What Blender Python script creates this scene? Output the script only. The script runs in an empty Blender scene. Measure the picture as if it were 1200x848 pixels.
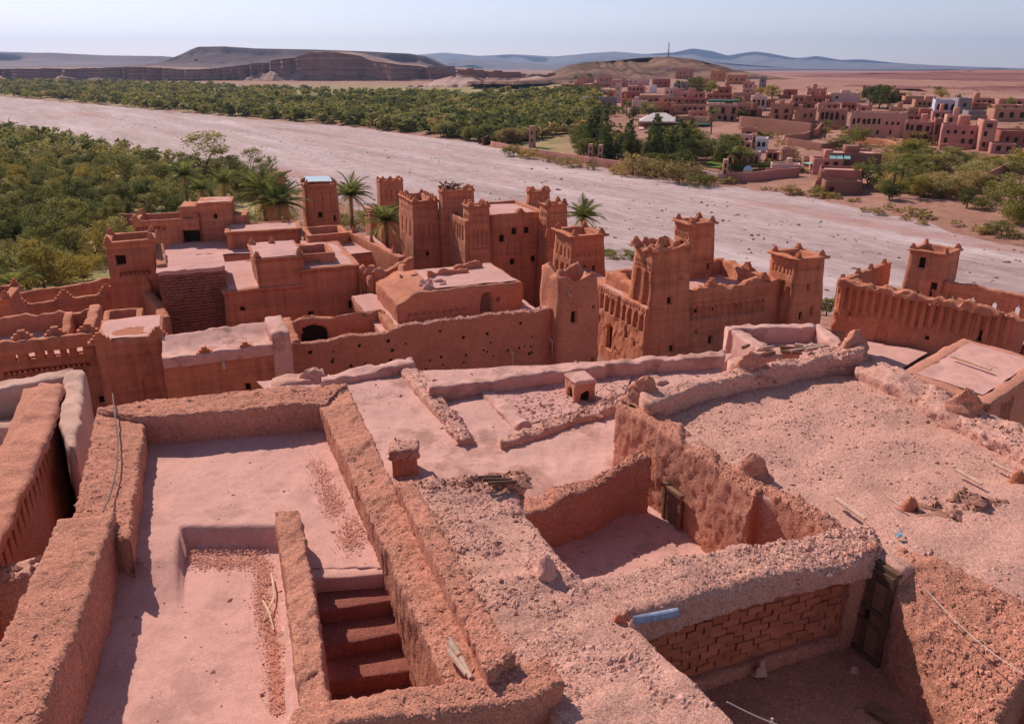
import bpy, bmesh, math, random
import numpy as np
from mathutils import Vector, Matrix

# ------------------------------------------------------------------ camera
CAMZ = 26.0                      # height of the camera above the river bed
FPX, CX, CY = 920.0, 600.0, 424.0
PITCH = math.atan(344.0 / FPX)
cp, sp = math.cos(PITCH), math.sin(PITCH)
scene = bpy.context.scene
COL = scene.collection
cam_d = bpy.data.cameras.new('camera')
cam = bpy.data.objects.new('camera', cam_d)
COL.objects.link(cam)
cam.location = (0, 0, CAMZ)
cam.rotation_euler = (math.pi / 2 - PITCH, 0, 0)
cam_d.sensor_width = 36.0
cam_d.lens = 36.0 * FPX / 1200.0
cam_d.clip_start = 0.1
cam_d.clip_end = 80000
scene.camera = cam

# ------------------------------------------------------------------ sky and sun
SUN_EL, SUN_AZ = math.radians(41), math.atan2(-0.64, 0.77)   # azimuth from +Y towards +X
world = bpy.data.worlds.new("World")
scene.world = world
world.use_nodes = True
wn = world.node_tree
bg = wn.nodes['Background']
sky = wn.nodes.new('ShaderNodeTexSky')
sky.sky_type = 'NISHITA'
sky.sun_disc = False
sky.sun_elevation = SUN_EL
sky.sun_rotation = SUN_AZ
sky.altitude = 1500
sky.air_density = 0.85
sky.dust_density = 0.8
sky.ozone_density = 1.0
tint = wn.nodes.new('ShaderNodeMix')          # the whole sky a little warmer: dust in the desert air
tint.data_type = 'RGBA'
tint.blend_type = 'MULTIPLY'
tint.inputs[0].default_value = 1.0
tint.inputs[7].default_value = (1.34, 1.05, 1.0, 1)
wn.links.new(sky.outputs[0], tint.inputs[6])
wn.links.new(tint.outputs[2], bg.inputs[0])
bg.inputs[1].default_value = 0.126
sd = bpy.data.lights.new('sun', 'SUN')
sd.energy = 5.0
sd.angle = math.radians(0.5)
sd.color = (1.0, 0.91, 0.81)
sun = bpy.data.objects.new('sun', sd)
COL.objects.link(sun)
TO_SUN = Vector((math.sin(SUN_AZ) * math.cos(SUN_EL), math.cos(SUN_AZ) * math.cos(SUN_EL), math.sin(SUN_EL)))
sun.rotation_euler = TO_SUN.to_track_quat('Z', 'Y').to_euler()
scene.view_settings.view_transform = 'Standard'
scene.view_settings.look = 'None'
scene.view_settings.exposure = 0.0
scene.view_settings.gamma = 1.0
scene.cycles.max_bounces = 8
scene.cycles.diffuse_bounces = 5
scene.cycles.volume_bounces = 0

rng = np.random.default_rng(7)
random.seed(7)

# ------------------------------------------------------------------ picture -> place
def ray(px, py):
    u, v = (px - CX) / FPX, (CY - py) / FPX
    return np.array([u, cp + v * sp, -sp + v * cp])

def P(px, py, z):
    d = ray(px, py)
    t = (z - CAMZ) / d[2]
    return np.array([d[0] * t, d[1] * t, z])

def PY(px, py, y):
    """the point seen at a pixel that stands at forward distance y"""
    d = ray(px, py)
    t = y / d[1]
    return np.array([d[0] * t, y, CAMZ + d[2] * t])

def proj(p):
    x, y, z = p[0], p[1], p[2] - CAMZ
    dep = y * cp - z * sp
    return CX + FPX * x / dep, CY - FPX * (y * sp + z * cp) / dep

def zat(y, py):
    return PY(CX, py, y)[2]

def reach(F, d, px):
    """distance along the level direction d from F at which the picture column px is met"""
    k = (px - CX) / FPX
    zc = F[2] - CAMZ
    return (k * (F[1] * cp - zc * sp) - F[0]) / (d[0] - k * d[1] * cp)

# ------------------------------------------------------------------ noise (numpy value noise)
def _hash(i, j, k, s):
    h = (i * 374761393 + j * 668265263 + k * 2147483647 + s * 1274126177) & 0xFFFFFFFF
    h = ((h ^ (h >> 13)) * 1274126177) & 0xFFFFFFFF
    return ((h ^ (h >> 16)) & 0xFFFF) / 65535.0

def vnoise(p, s=0):
    p = np.asarray(p, float)
    f = np.floor(p).astype(np.int64)
    t = p - f
    t = t * t * (3 - 2 * t)
    r = 0
    for a in (0, 1):
        wa = t[:, 0] if a else 1 - t[:, 0]
        for b in (0, 1):
            wb = t[:, 1] if b else 1 - t[:, 1]
            for c in (0, 1):
                wc = t[:, 2] if c else 1 - t[:, 2]
                r = r + wa * wb * wc * _hash(f[:, 0] + a, f[:, 1] + b, f[:, 2] + c, s)
    return r * 2 - 1

def fbm(p, oct=3, s=0):
    r, a = 0, 1.0
    p = np.asarray(p, float)
    for o in range(oct):
        r = r + a * vnoise(p * (2.03 ** o) + 17.3 * o, s + o)
        a *= 0.5
    return r

def rough(v, amp, scale, s=0):
    """push points about by smooth 3-D noise: weathered mud never keeps a straight edge"""
    v = np.asarray(v, float)
    if amp <= 0: return v
    q = v / scale
    n = np.stack([fbm(q, 3, s + 11 * k) for k in range(3)], 1)
    return v + n * amp

def sstep(a, b, x):
    t = np.clip((x - a) / (b - a), 0, 1)
    return t * t * (3 - 2 * t)

# ------------------------------------------------------------------ objects
def tag(o, label=None, cat=None, group=None, kind=None):
    if label: o['label'] = label
    if cat: o['category'] = cat
    if group: o['group'] = group
    if kind: o['kind'] = kind
    return o

def thing(name, loc, label, cat, group=None):
    o = bpy.data.objects.new(name, None)
    o.empty_display_size = 0.3
    COL.objects.link(o)
    o.location = [float(c) for c in loc]
    return tag(o, label, cat, group)

def wloc(o):
    v = np.zeros(3)
    while o is not None:
        v += np.array(o.location)
        o = o.parent
    return v

def mesh_obj(name, verts, faces, mat, parent=None, smooth=True, origin=None, matidx=None):
    verts = np.asarray(verts, float)
    o0 = wloc(parent) if parent is not None else np.zeros(3)
    if origin is not None: o0 = np.asarray(origin, float)
    me = bpy.data.meshes.new(name)
    me.from_pydata((verts - o0).tolist(), [], faces if isinstance(faces, list) else faces.tolist())
    for m in (mat if isinstance(mat, (list, tuple)) else [mat]): me.materials.append(m)
    if matidx is not None: me.polygons.foreach_set('material_index', matidx)
    if smooth: me.polygons.foreach_set('use_smooth', [True] * len(me.polygons))
    me.update()
    o = bpy.data.objects.new(name, me)
    COL.objects.link(o)
    if parent is not None:
        o.parent = parent
        o.location = [float(c) for c in (o0 - wloc(parent))]
    else:
        o.location = [float(c) for c in o0]
    return o

def base_of(v):
    v = np.asarray(v, float)
    return [(v[:, 0].min() + v[:, 0].max()) / 2, (v[:, 1].min() + v[:, 1].max()) / 2, v[:, 2].min()]

class MB:
    """gathers pieces that end up as ONE mesh"""
    def __init__(s): s.v, s.f, s.n = [], [], 0
    def add(s, v, f):
        v = np.asarray(v, float).reshape(-1, 3)
        s.v.append(v)
        s.f += [[i + s.n for i in q] for q in (f if isinstance(f, list) else f.tolist())]
        s.n += len(v)
        return s
    def box(s, c, size, rz=0.0, jit=0.0):
        hx, hy, hz = size[0] / 2, size[1] / 2, size[2] / 2
        v = np.array([[x, y, z] for z in (-hz, hz) for y in (-hy, hy) for x in (-hx, hx)], float)
        if jit: v = v + rng.uniform(-jit, jit, v.shape)
        ca, sa = math.cos(rz), math.sin(rz)
        v = np.stack([v[:, 0] * ca - v[:, 1] * sa, v[:, 0] * sa + v[:, 1] * ca, v[:, 2]], 1) + np.asarray(c, float)
        return s.add(v, BOXF)
    def tube(s, pts, rad, n=6):
        v, f = tube(pts, rad, n)
        return s.add(v, f)
    def build(s, name, mat, parent=None, smooth=False, origin=None):
        v = np.concatenate(s.v)
        if origin is None and parent is None: origin = base_of(v)
        return mesh_obj(name, v, s.f, mat, parent, smooth, origin)

BOXF = [[0, 2, 3, 1], [4, 5, 7, 6], [0, 1, 5, 4], [2, 6, 7, 3], [0, 4, 6, 2], [1, 3, 7, 5]]

def tube(pts, rad, n=6):
    pts = np.asarray(pts, float)
    m = len(pts)
    rad = np.broadcast_to(np.asarray(rad, float), (m,))
    v = []
    for i in range(m):
        d = pts[min(i + 1, m - 1)] - pts[max(i - 1, 0)]
        d = d / (np.linalg.norm(d) + 1e-9)
        a = np.cross(d, [0, 0, 1.0] if abs(d[2]) < .9 else [1.0, 0, 0])
        a /= np.linalg.norm(a)
        b = np.cross(d, a)
        for k in range(n):
            t = 2 * math.pi * k / n
            v.append(pts[i] + rad[i] * (math.cos(t) * a + math.sin(t) * b))
    f = []
    for i in range(m - 1):
        for k in range(n):
            k2 = (k + 1) % n
            f.append([i * n + k, i * n + k2, (i + 1) * n + k2, (i + 1) * n + k])
    f.append(list(range(n)))
    f.append(list(range((m - 1) * n, m * n))[::-1])
    return np.array(v), f

def copy_tree(o, parent=None):
    c = o.copy()
    COL.objects.link(c)
    c.parent = parent
    for ch in list(o.children): copy_tree(ch, c)
    return c

# ------------------------------------------------------------------ masses of mud
def gridf(n, m, closed=False):
    """quads of an n x m grid of points (n rows); closed joins the last column to the first"""
    f = []
    mm = m if closed else m - 1
    for i in range(n - 1):
        for j in range(mm):
            j2 = (j + 1) % m
            f.append([i * m + j, i * m + j2, (i + 1) * m + j2, (i + 1) * m + j])
    return f

def strip_geo(L, R, zb, res=.15, r=.08, jag=0.0, jagscale=.5, batter=0.0, seed=0, nzmax=30, sink=0.0):
    """a thick wall or parapet swept between a left and a right top edge (x, y, ztop), rounded on top"""
    L, R = np.asarray(L, float), np.asarray(R, float)
    A, B = [L[0]], [R[0]]
    for i in range(len(L) - 1):
        ln = max(np.linalg.norm(L[i + 1] - L[i]), np.linalg.norm(R[i + 1] - R[i]))
        n = max(1, int(math.ceil(ln / res)))
        for t in np.linspace(0, 1, n + 1)[1:]:
            A.append(L[i] + (L[i + 1] - L[i]) * t)
            B.append(R[i] + (R[i + 1] - R[i]) * t)
    A, B = np.array(A), np.array(B)
    n = len(A)
    if jag:
        mid = (A + B) / 2
        j = fbm(np.stack([mid[:, 0], mid[:, 1], mid[:, 2] * 0], 1) / jagscale, 3, seed) * jag
        A[:, 2] += j; B[:, 2] += j
    w = np.linalg.norm((B - A)[:, :2], axis=1)[:, None]
    a = (B - A) / np.maximum(w, 1e-6)
    a[:, 2] = 0
    hmax = (A[:, 2].max() - zb)
    nz = int(min(nzmax, max(1, math.ceil(hmax / res))))
    wm = float(w.mean())
    r = min(r, wm * .45)
    cols = []
    for k in range(nz):
        t = k / nz
        c = A.copy()
        c[:, 2] = zb + (A[:, 2] - r - zb) * t
        cols.append(c - a * batter * (1 - t))
    for ang in (0, 30, 60, 90):
        g = math.radians(ang)
        c = A + a * r * (1 - math.cos(g))
        c[:, 2] = A[:, 2] - r * (1 - math.sin(g))
        cols.append(c)
    nt = max(1, int(math.ceil((wm - 2 * r) / res)))
    for k in range(1, nt):
        t = k / nt
        c = (A + a * r) * (1 - t) + (B - a * r) * t
        c[:, 2] -= sink * math.sin(math.pi * t)
        cols.append(c)
    for ang in (90, 60, 30, 0):
        g = math.radians(ang)
        c = B - a * r * (1 - math.cos(g))
        c[:, 2] = B[:, 2] - r * (1 - math.sin(g))
        cols.append(c)
    for k in range(nz - 1, -1, -1):
        t = k / nz
        c = B.copy()
        c[:, 2] = zb + (B[:, 2] - r - zb) * t
        cols.append(c + a * batter * (1 - t))
    m = len(cols)
    V = np.stack(cols, 1).reshape(-1, 3)
    F = gridf(n, m)
    F.append(list(range(m))[::-1])
    F.append([(n - 1) * m + j for j in range(m)])
    return V, F

def strip(name, L, R, zb, mat, parent=None, amp=.03, nscale=.4, amp2=.0, nscale2=.1, seed=0, **k):
    V, F = strip_geo(L, R, zb, seed=seed, **k)
    V = rough(V, amp, nscale, seed)
    if amp2: V = rough(V, amp2, nscale2, seed + 5)
    return mesh_obj(name, V, F, mat, parent, origin=None if parent is not None else base_of(V))

def pstrip(name, Lpx, Rpx, z, zb, mat, parent=None, **k):
    """strip from pixel polylines read on the level z (or a list of levels)"""
    n = len(Lpx)
    zz = z if isinstance(z, (list, tuple)) else [z] * n
    L = [P(a[0], a[1], q) for a, q in zip(Lpx, zz)]
    R = [P(a[0], a[1], q) for a, q in zip(Rpx, zz)]
    return strip(name, L, R, zb, mat, parent, **k)

def cstrip(name, pts, width, zt, zb, mat, parent=None, side=0.0, **k):
    """strip along a centre line; side -1/+1 puts the line on the left/right edge"""
    p = np.asarray(pts, float)[:, :2]
    n = len(p)
    L, R = [], []
    zz = zt if isinstance(zt, (list, tuple, np.ndarray)) else [zt] * n
    for i in range(n):
        d0 = p[i] - p[i - 1] if i else p[1] - p[0]
        d1 = p[i + 1] - p[i] if i < n - 1 else d0
        d0 = d0 / np.linalg.norm(d0); d1 = d1 / np.linalg.norm(d1)
        nn = np.array([-(d0 + d1)[1], (d0 + d1)[0]])
        nn /= np.linalg.norm(nn)
        c = max(.4, float(nn @ np.array([-d0[1], d0[0]])))
        L.append([*(p[i] + nn * width / c * (.5 - side * .5)), zz[i]])
        R.append([*(p[i] - nn * width / c * (.5 + side * .5)), zz[i]])
    return strip(name, L, R, zb, mat, parent, **k)

def sheet(name, c00, c10, c11, c01, res, mat, parent=None, zf=None, amp=.02, nscale=.5, amp2=0, nscale2=.1, seed=0, kind=None):
    c = [np.asarray(q, float) for q in (c00, c10, c11, c01)]
    nu = max(2, int(max(np.linalg.norm(c[1] - c[0]), np.linalg.norm(c[2] - c[3])) / res) + 1)
    nv = max(2, int(max(np.linalg.norm(c[3] - c[0]), np.linalg.norm(c[2] - c[1])) / res) + 1)
    U, W = np.meshgrid(np.linspace(0, 1, nu), np.linspace(0, 1, nv))
    U, W = U.ravel()[:, None], W.ravel()[:, None]
    V = c[0] * (1 - U) * (1 - W) + c[1] * U * (1 - W) + c[2] * U * W + c[3] * (1 - U) * W
    if zf is not None: V[:, 2] += zf(U[:, 0], W[:, 0], V)
    n = fbm(np.stack([V[:, 0], V[:, 1], V[:, 2] * 0], 1) / nscale, 3, seed) * amp
    if amp2: n = n + fbm(np.stack([V[:, 0], V[:, 1], V[:, 2] * 0], 1) / nscale2, 2, seed + 3) * amp2
    V[:, 2] += n
    F = gridf(nv, nu)
    o = mesh_obj(name, V, F, mat, parent, origin=None if parent is not None else base_of(V))
    if kind: o['kind'] = kind
    return o

def inset(poly, d):
    p = np.asarray(poly, float)
    n = len(p)
    out = []
    for i in range(n):
        e0 = p[i] - p[i - 1]; e1 = p[(i + 1) % n] - p[i]
        n0 = np.array([-e0[1], e0[0]]) / np.linalg.norm(e0)
        n1 = np.array([-e1[1], e1[0]]) / np.linalg.norm(e1)
        b = n0 + n1
        b /= np.linalg.norm(b)
        out.append(p[i] + b * d / max(.3, float(b @ n0)))
    return np.array(out)

def block_geo(poly, z0, z1, taper=0.0, rim=None, res=.4, holes=(), hollow=None, topz=None, jag=0.0, seed=0, rnd=.06):
    """tower or house: counter-clockwise footprint AT THE TOP, walls widened by taper at the foot,
    optional overhanging rim (out, height), hollow=(parapet thickness, depth), and real openings:
    holes = [dict(s=side, u0, u1 (metres along the side at the top), z0, z1, d=depth, arch=bool)]"""
    poly = np.asarray(poly, float)[:, :2]
    n = len(poly)
    Ls = [float(np.linalg.norm(poly[(i + 1) % n] - poly[i])) for i in range(n)]
    fr = []
    zl = set(np.linspace(z0, z1 - rnd, max(2, int((z1 - z0) / res) + 1)).round(4).tolist())
    e = .02
    for i in range(n):
        s = set(np.linspace(0, 1, max(2, int(Ls[i] / res) + 2))[:-1].round(5).tolist())
        for h in holes:
            if h['s'] != i: continue
            for q in (h['u0'], h['u1']):
                s.add(round(min(.999, max(.001, (q - e) / Ls[i])), 5)); s.add(round(min(.999, max(.001, (q + e) / Ls[i])), 5))
            if h.get('arch'):
                for t in (.17, .33, .5, .67, .83): s.add(round((h['u0'] + (h['u1'] - h['u0']) * t) / Ls[i], 5))
        s = sorted(s)
        ss = [s[0]]
        for q in s[1:]:
            if (q - ss[-1]) * Ls[i] > .012: ss.append(q)
        fr.append(ss)
    for h in holes:
        for q in (h['z0'], h['z1']): zl.add(round(q - e, 4)); zl.add(round(q + e, 4))
        if h.get('arch'):
            zc = h['z1'] - min((h['u1'] - h['u0']) / 2, h['z1'] - h['z0'])
            for t in (0, .35, .65, .85): zl.add(round(zc + (h['z1'] - zc) * t, 4))
    zl = [z for z in sorted(zl) if z0 - 1e-3 <= z <= z1 - rnd + 1e-3] or [z0, z1 - rnd]
    zz = [zl[0]]
    for q in zl[1:]:
        if q - zz[-1] > .012: zz.append(q)
    zz[-1] = z1 - rnd
    rings = [(-taper * (1 - (z - z0) / (z1 - z0)), z, True) for z in zz]
    if rim:
        rings = [q for q in rings if q[1] < z1 - rim[1] - .01]
        rings += [(0.0, z1 - rim[1], True), (-rim[0], z1 - rim[1] + .02, False), (-rim[0] - .02, z1 - .03, False), (-rim[0] + .05, z1, False)]
    else:
        rings += [(rnd * .3, z1 - rnd * .3, False), (rnd, z1, False)]
    if hollow:
        rings += [(hollow[0] * .5, z1 + .01, False), (hollow[0] - .04, z1 - .01, False), (hollow[0], z1 - .08, False), (hollow[0] + .02, z1 - hollow[1], False)]
    V = []
    m = sum(len(s) for s in fr)
    side = np.concatenate([np.full(len(fr[i]), i) for i in range(n)])
    ulen = np.concatenate([np.array(fr[i]) * Ls[i] for i in range(n)])
    outn = []
    for i in range(n):
        d = poly[(i + 1) % n] - poly[i]
        outn.append([d[1] / Ls[i], -d[0] / Ls[i]])
    outn = np.array(outn)
    for (ins, z, wall) in rings:
        q = inset(poly, ins) if abs(ins) > 1e-6 else poly
        pts = np.concatenate([q[i] + (q[(i + 1) % n] - q[i]) * np.array(fr[i])[:, None] for i in range(n)])
        row = np.concatenate([pts, np.full((m, 1), z)], 1)
        if wall:
            for h in holes:
                if not (h['z0'] < z < h['z1']): continue
                k = (side == h['s']) & (ulen > h['u0']) & (ulen < h['u1'])
                if h.get('arch'):
                    hw = (h['u1'] - h['u0']) / 2
                    hh = min(hw, h['z1'] - h['z0'])
                    zc = h['z1'] - hh
                    if z > zc: k &= ((ulen - h['u0'] - hw) / hw) ** 2 + ((z - zc) / hh) ** 2 < 1.0
                row[k, :2] -= outn[h['s']] * h['d']
        V.append(row)
    nr = len(V)
    V = np.concatenate(V)
    F = gridf(nr, m, closed=True)
    F.append([(nr - 1) * m + j for j in range(m)])
    F.append([j for j in range(m)][::-1])
    if jag:
        hi = V[:, 2] > z1 - 1.2
        q = np.stack([V[:, 0], V[:, 1], V[:, 2] * 0], 1) / .8
        V[hi, 2] += (fbm(q[hi], 3, seed) * jag - jag * .5) * sstep(z1 - 1.2, z1, V[hi, 2])
    return V, F, outn, Ls

def block(name, poly, z0, z1, mat, parent=None, amp=.05, nscale=.8, amp2=0, nscale2=.2, seed=0, panel=None, panel_name='window', **k):
    poly = np.asarray(poly, float)[:, :2]
    V, F, outn, Ls = block_geo(poly, z0, z1, seed=seed, **k)
    V = rough(V, amp, nscale, seed)
    if amp2: V = rough(V, amp2, nscale2, seed + 9)
    o = mesh_obj(name, V, F, mat, parent, origin=None if parent is not None else base_of(V))
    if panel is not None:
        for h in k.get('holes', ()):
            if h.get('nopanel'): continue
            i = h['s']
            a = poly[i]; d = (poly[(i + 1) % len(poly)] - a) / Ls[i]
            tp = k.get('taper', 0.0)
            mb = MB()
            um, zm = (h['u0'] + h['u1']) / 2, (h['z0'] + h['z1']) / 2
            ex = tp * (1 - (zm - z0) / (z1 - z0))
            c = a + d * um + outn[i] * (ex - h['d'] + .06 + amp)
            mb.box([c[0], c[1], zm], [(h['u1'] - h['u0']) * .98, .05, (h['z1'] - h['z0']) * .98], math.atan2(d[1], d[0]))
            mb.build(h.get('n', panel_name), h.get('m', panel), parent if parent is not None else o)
    return o

def side_holes(s, L, n, w, z0, z1, d=.4, margin=.12, arch=False, **k):
    """n equal openings spread along a side of length L"""
    out = []
    for i in range(n):
        u = L * (margin + (1 - 2 * margin) * ((i + .5) / n))
        out.append(dict(s=s, u0=u - w / 2, u1=u + w / 2, z0=z0, z1=z1, d=d, arch=arch, **k))
    return out

def rect(F, L, R):
    """counter-clockwise corners: front-left start, L = left-rear corner, R = right corner"""
    F, L, R = (np.asarray(q, float)[:2] for q in (F, L, R))
    return np.array([F, R, R + L - F, L])

def orect(F, th, right, back):
    """rectangle from its front corner: right metres along th, back metres along th+90"""
    F = np.asarray(F, float)[:2]
    r = np.array([math.cos(th), math.sin(th)]); b = np.array([-r[1], r[0]])
    return np.array([F, F + r * right, F + r * right + b * back, F + b * back])

OCT_V = np.array([[1, 0, 0], [0, 1, 0], [-1, 0, 0], [0, -1, 0], [.0, .0, 1], [0, 0, -1]], float)
OCT_F = np.array([[0, 1, 4], [1, 2, 4], [2, 3, 4], [3, 0, 4], [1, 0, 5], [2, 1, 5], [3, 2, 5], [0, 3, 5]])

def lumps(pts, size, seed=1, flat=.6, var=.6):
    """many little irregular stones at pts as one vertex/face array"""
    g = np.random.default_rng(seed)
    n = len(pts)
    s = np.asarray(size) * (1 + g.uniform(-var, var, n))
    V = np.repeat(OCT_V[None], n, 0) + g.uniform(-.28, .28, (n, 6, 3))
    a = g.uniform(0, 2 * math.pi, n)
    sx, sy = g.uniform(.6, 1.4, n), g.uniform(.6, 1.2, n)
    V = V * np.stack([sx, sy, np.full(n, flat)], 1)[:, None, :]
    x = V[:, :, 0] * np.cos(a)[:, None] - V[:, :, 1] * np.sin(a)[:, None]
    y = V[:, :, 0] * np.sin(a)[:, None] + V[:, :, 1] * np.cos(a)[:, None]
    V = np.stack([x, y, V[:, :, 2]], 2) * s[:, None, None] + np.asarray(pts)[:, None, :]
    F = (OCT_F[None] + (np.arange(n) * 6)[:, None, None]).reshape(-1, 3)
    return V.reshape(-1, 3), F

def surf_points(o, n, seed=1, upmin=.6, mask=None):
    """random points on the upward faces of an object, in world coordinates"""
    me = o.data
    me.calc_loop_triangles()
    vs = np.empty(len(me.vertices) * 3); me.vertices.foreach_get('co', vs)
    vs = vs.reshape(-1, 3) + wloc(o)
    ti = np.empty(len(me.loop_triangles) * 3, dtype=np.int64); me.loop_triangles.foreach_get('vertices', ti)
    ti = ti.reshape(-1, 3)
    a, b, c = vs[ti[:, 0]], vs[ti[:, 1]], vs[ti[:, 2]]
    nn = np.cross(b - a, c - a)
    ar = np.linalg.norm(nn, axis=1)
    up = np.abs(nn[:, 2]) / np.maximum(ar, 1e-9)
    wgt = np.where(up > upmin, ar, 0)
    if mask is not None: wgt = wgt * mask((a + b + c) / 3)
    if wgt.sum() <= 0: return np.zeros((0, 3))
    g = np.random.default_rng(seed)
    t = g.choice(len(ti), n, p=wgt / wgt.sum())
    u, v = g.random(n), g.random(n)
    fl = u + v > 1
    u[fl], v[fl] = 1 - u[fl], 1 - v[fl]
    return a[t] + (b[t] - a[t]) * u[:, None] + (c[t] - a[t]) * v[:, None]

def rubble(o, n, size, mat, parent, name='rubble', seed=1, upmin=.6, flat=.55, mask=None, clump=None):
    """loose clods and chips strewn on o (nobody could count them)"""
    p = surf_points(o, n, seed, upmin, mask)
    if clump:
        k = fbm(np.stack([p[:, 0], p[:, 1], p[:, 2] * 0], 1) / clump, 2, seed) > np.random.default_rng(seed).uniform(-.9, .6, len(p))
        p = p[k]
    if not len(p): return None
    g = np.random.default_rng(seed + 77)
    sz = size * (.45 + g.pareto(3.0, len(p)).clip(0, 2.2))
    V, F = lumps(p, sz, seed, flat)
    r = mesh_obj(name, V, F, mat, parent, smooth=False, origin=None if parent is not None else base_of(V))
    r['kind'] = 'stuff'
    return r
# ------------------------------------------------------------------ materials
def new_mat(name):
    m = bpy.data.materials.new(name)
    m.use_nodes = True
    nt = m.node_tree
    b = nt.nodes['Principled BSDF']
    b.inputs['Roughness'].default_value = .95
    b.inputs['Specular IOR Level'].default_value = .15
    return m, nt, b

class NT:
    def __init__(s, nt): s.nt = nt
    def node(s, t, **k):
        n = s.nt.nodes.new(t)
        for a, v in k.items(): setattr(n, a, v)
        return n
    def link(s, a, b): s.nt.links.new(a, b)
    def noise(s, vec, scale, detail=5, rough=.6):
        n = s.node('ShaderNodeTexNoise')
        n.inputs['Scale'].default_value = scale
        n.inputs['Detail'].default_value = detail
        n.inputs['Roughness'].default_value = rough
        s.link(vec, n.inputs['Vector'])
        return n.outputs['Fac']
    def ramp(s, fac, stops):
        n = s.node('ShaderNodeValToRGB')
        el = n.color_ramp.elements
        while len(el) < len(stops): el.new(.5)
        for q, (p, c) in zip(el, stops):
            q.position = p
            q.color = (*c, 1) if len(c) == 3 else c
        s.link(fac, n.inputs[0])
        return n.outputs[0]
    def mix(s, fac, a, b, mode='MIX'):
        n = s.node('ShaderNodeMix', data_type='RGBA', blend_type=mode)
        if isinstance(fac, (int, float)): n.inputs[0].default_value = fac
        else: s.link(fac, n.inputs[0])
        for q, i in ((a, 6), (b, 7)):
            if isinstance(q, (tuple, list)): n.inputs[i].default_value = (*q, 1)
            else: s.link(q, n.inputs[i])
        return n.outputs[2]
    def math(s, op, a, b=None):
        n = s.node('ShaderNodeMath', operation=op)
        for q, i in ((a, 0), (b, 1)):
            if q is None: continue
            if isinstance(q, (int, float)): n.inputs[i].default_value = q
            else: s.link(q, n.inputs[i])
        return n.outputs[0]
    def pos(s): return s.node('ShaderNodeNewGeometry').outputs['Position']
    def mapping(s, vec, scale=(1, 1, 1), rot=(0, 0, 0)):
        n = s.node('ShaderNodeMapping')
        n.inputs['Scale'].default_value = scale
        n.inputs['Rotation'].default_value = rot
        s.link(vec, n.inputs['Vector'])
        return n.outputs[0]
    def bump(s, h, strength, dist, prev=None):
        n = s.node('ShaderNodeBump')
        n.inputs['Strength'].default_value = strength
        n.inputs['Distance'].default_value = dist
        s.link(h, n.inputs['Height'])
        if prev is not None: s.link(prev, n.inputs['Normal'])
        return n.outputs[0]

def sc(c, k): return tuple(min(.95, v * k) for v in c)

def adobe(name, base, big=1.2, fine=14., grain=90., bump=.5, bdist=.03, speck=.35, dark=.6, pale=1.35, layers=0.0):
    """sun-dried mud and straw: broad stains, mottling, straw flecks and pits"""
    m, nt, b = new_mat(name)
    t = NT(nt)
    p = t.pos()
    n1 = t.noise(p, big, 6)
    col = t.ramp(n1, [(.30, sc(base, .70)), (.5, base), (.70, sc(base, 1.28))])
    n2 = t.noise(p, fine, 6, .7)
    col = t.mix(.55, col, t.ramp(n2, [(.3, sc(base, dark)), (.55, base), (.75, sc(base, pale))]))
    n3 = t.noise(p, grain, 3, .7)
    f3 = t.ramp(n3, [(.56, (0, 0, 0)), (.64, (1, 1, 1))])
    col = t.mix(t.math('MULTIPLY', f3, speck), col, (min(.8, base[0] * 1.5 + .05), min(.7, base[1] * 1.7 + .05), min(.6, base[2] * 1.6 + .04)))
    f4 = t.ramp(n3, [(.36, (1, 1, 1)), (.44, (0, 0, 0))])
    col = t.mix(t.math('MULTIPLY', f4, speck), col, sc(base, .45))
    if layers:                      # rain streaks run down, lifts of rammed earth run level
        st = t.noise(t.mapping(p, (2.6, 2.6, .16)), 1.0, 5, .6)
        col = t.mix(.5, col, t.mix(1.0, col, t.ramp(st, [(.34, (.62, .60, .58)), (.5, (1, 1, 1)), (.68, (1.22, 1.22, 1.2))]), 'MULTIPLY'))
        lf = t.noise(t.mapping(p, (.15, .15, 2.4)), 1.0, 3, .5)
        col = t.mix(.4, col, t.mix(1.0, col, t.ramp(lf, [(.38, (.70, .68, .66)), (.52, (1, 1, 1)), (.66, (1.15, 1.14, 1.12))]), 'MULTIPLY'))
    t.link(col, b.inputs['Base Color'])
    nrm = t.bump(n2, bump, bdist * 2)
    if layers:
        w = t.noise(t.mapping(p, (.4, .4, 7.0)), layers, 3)
        nrm = t.bump(w, bump * .7, bdist * 2, nrm)
    nrm = t.bump(n3, bump * .8, bdist, nrm)
    t.link(nrm, b.inputs['Normal'])
    return m

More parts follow.
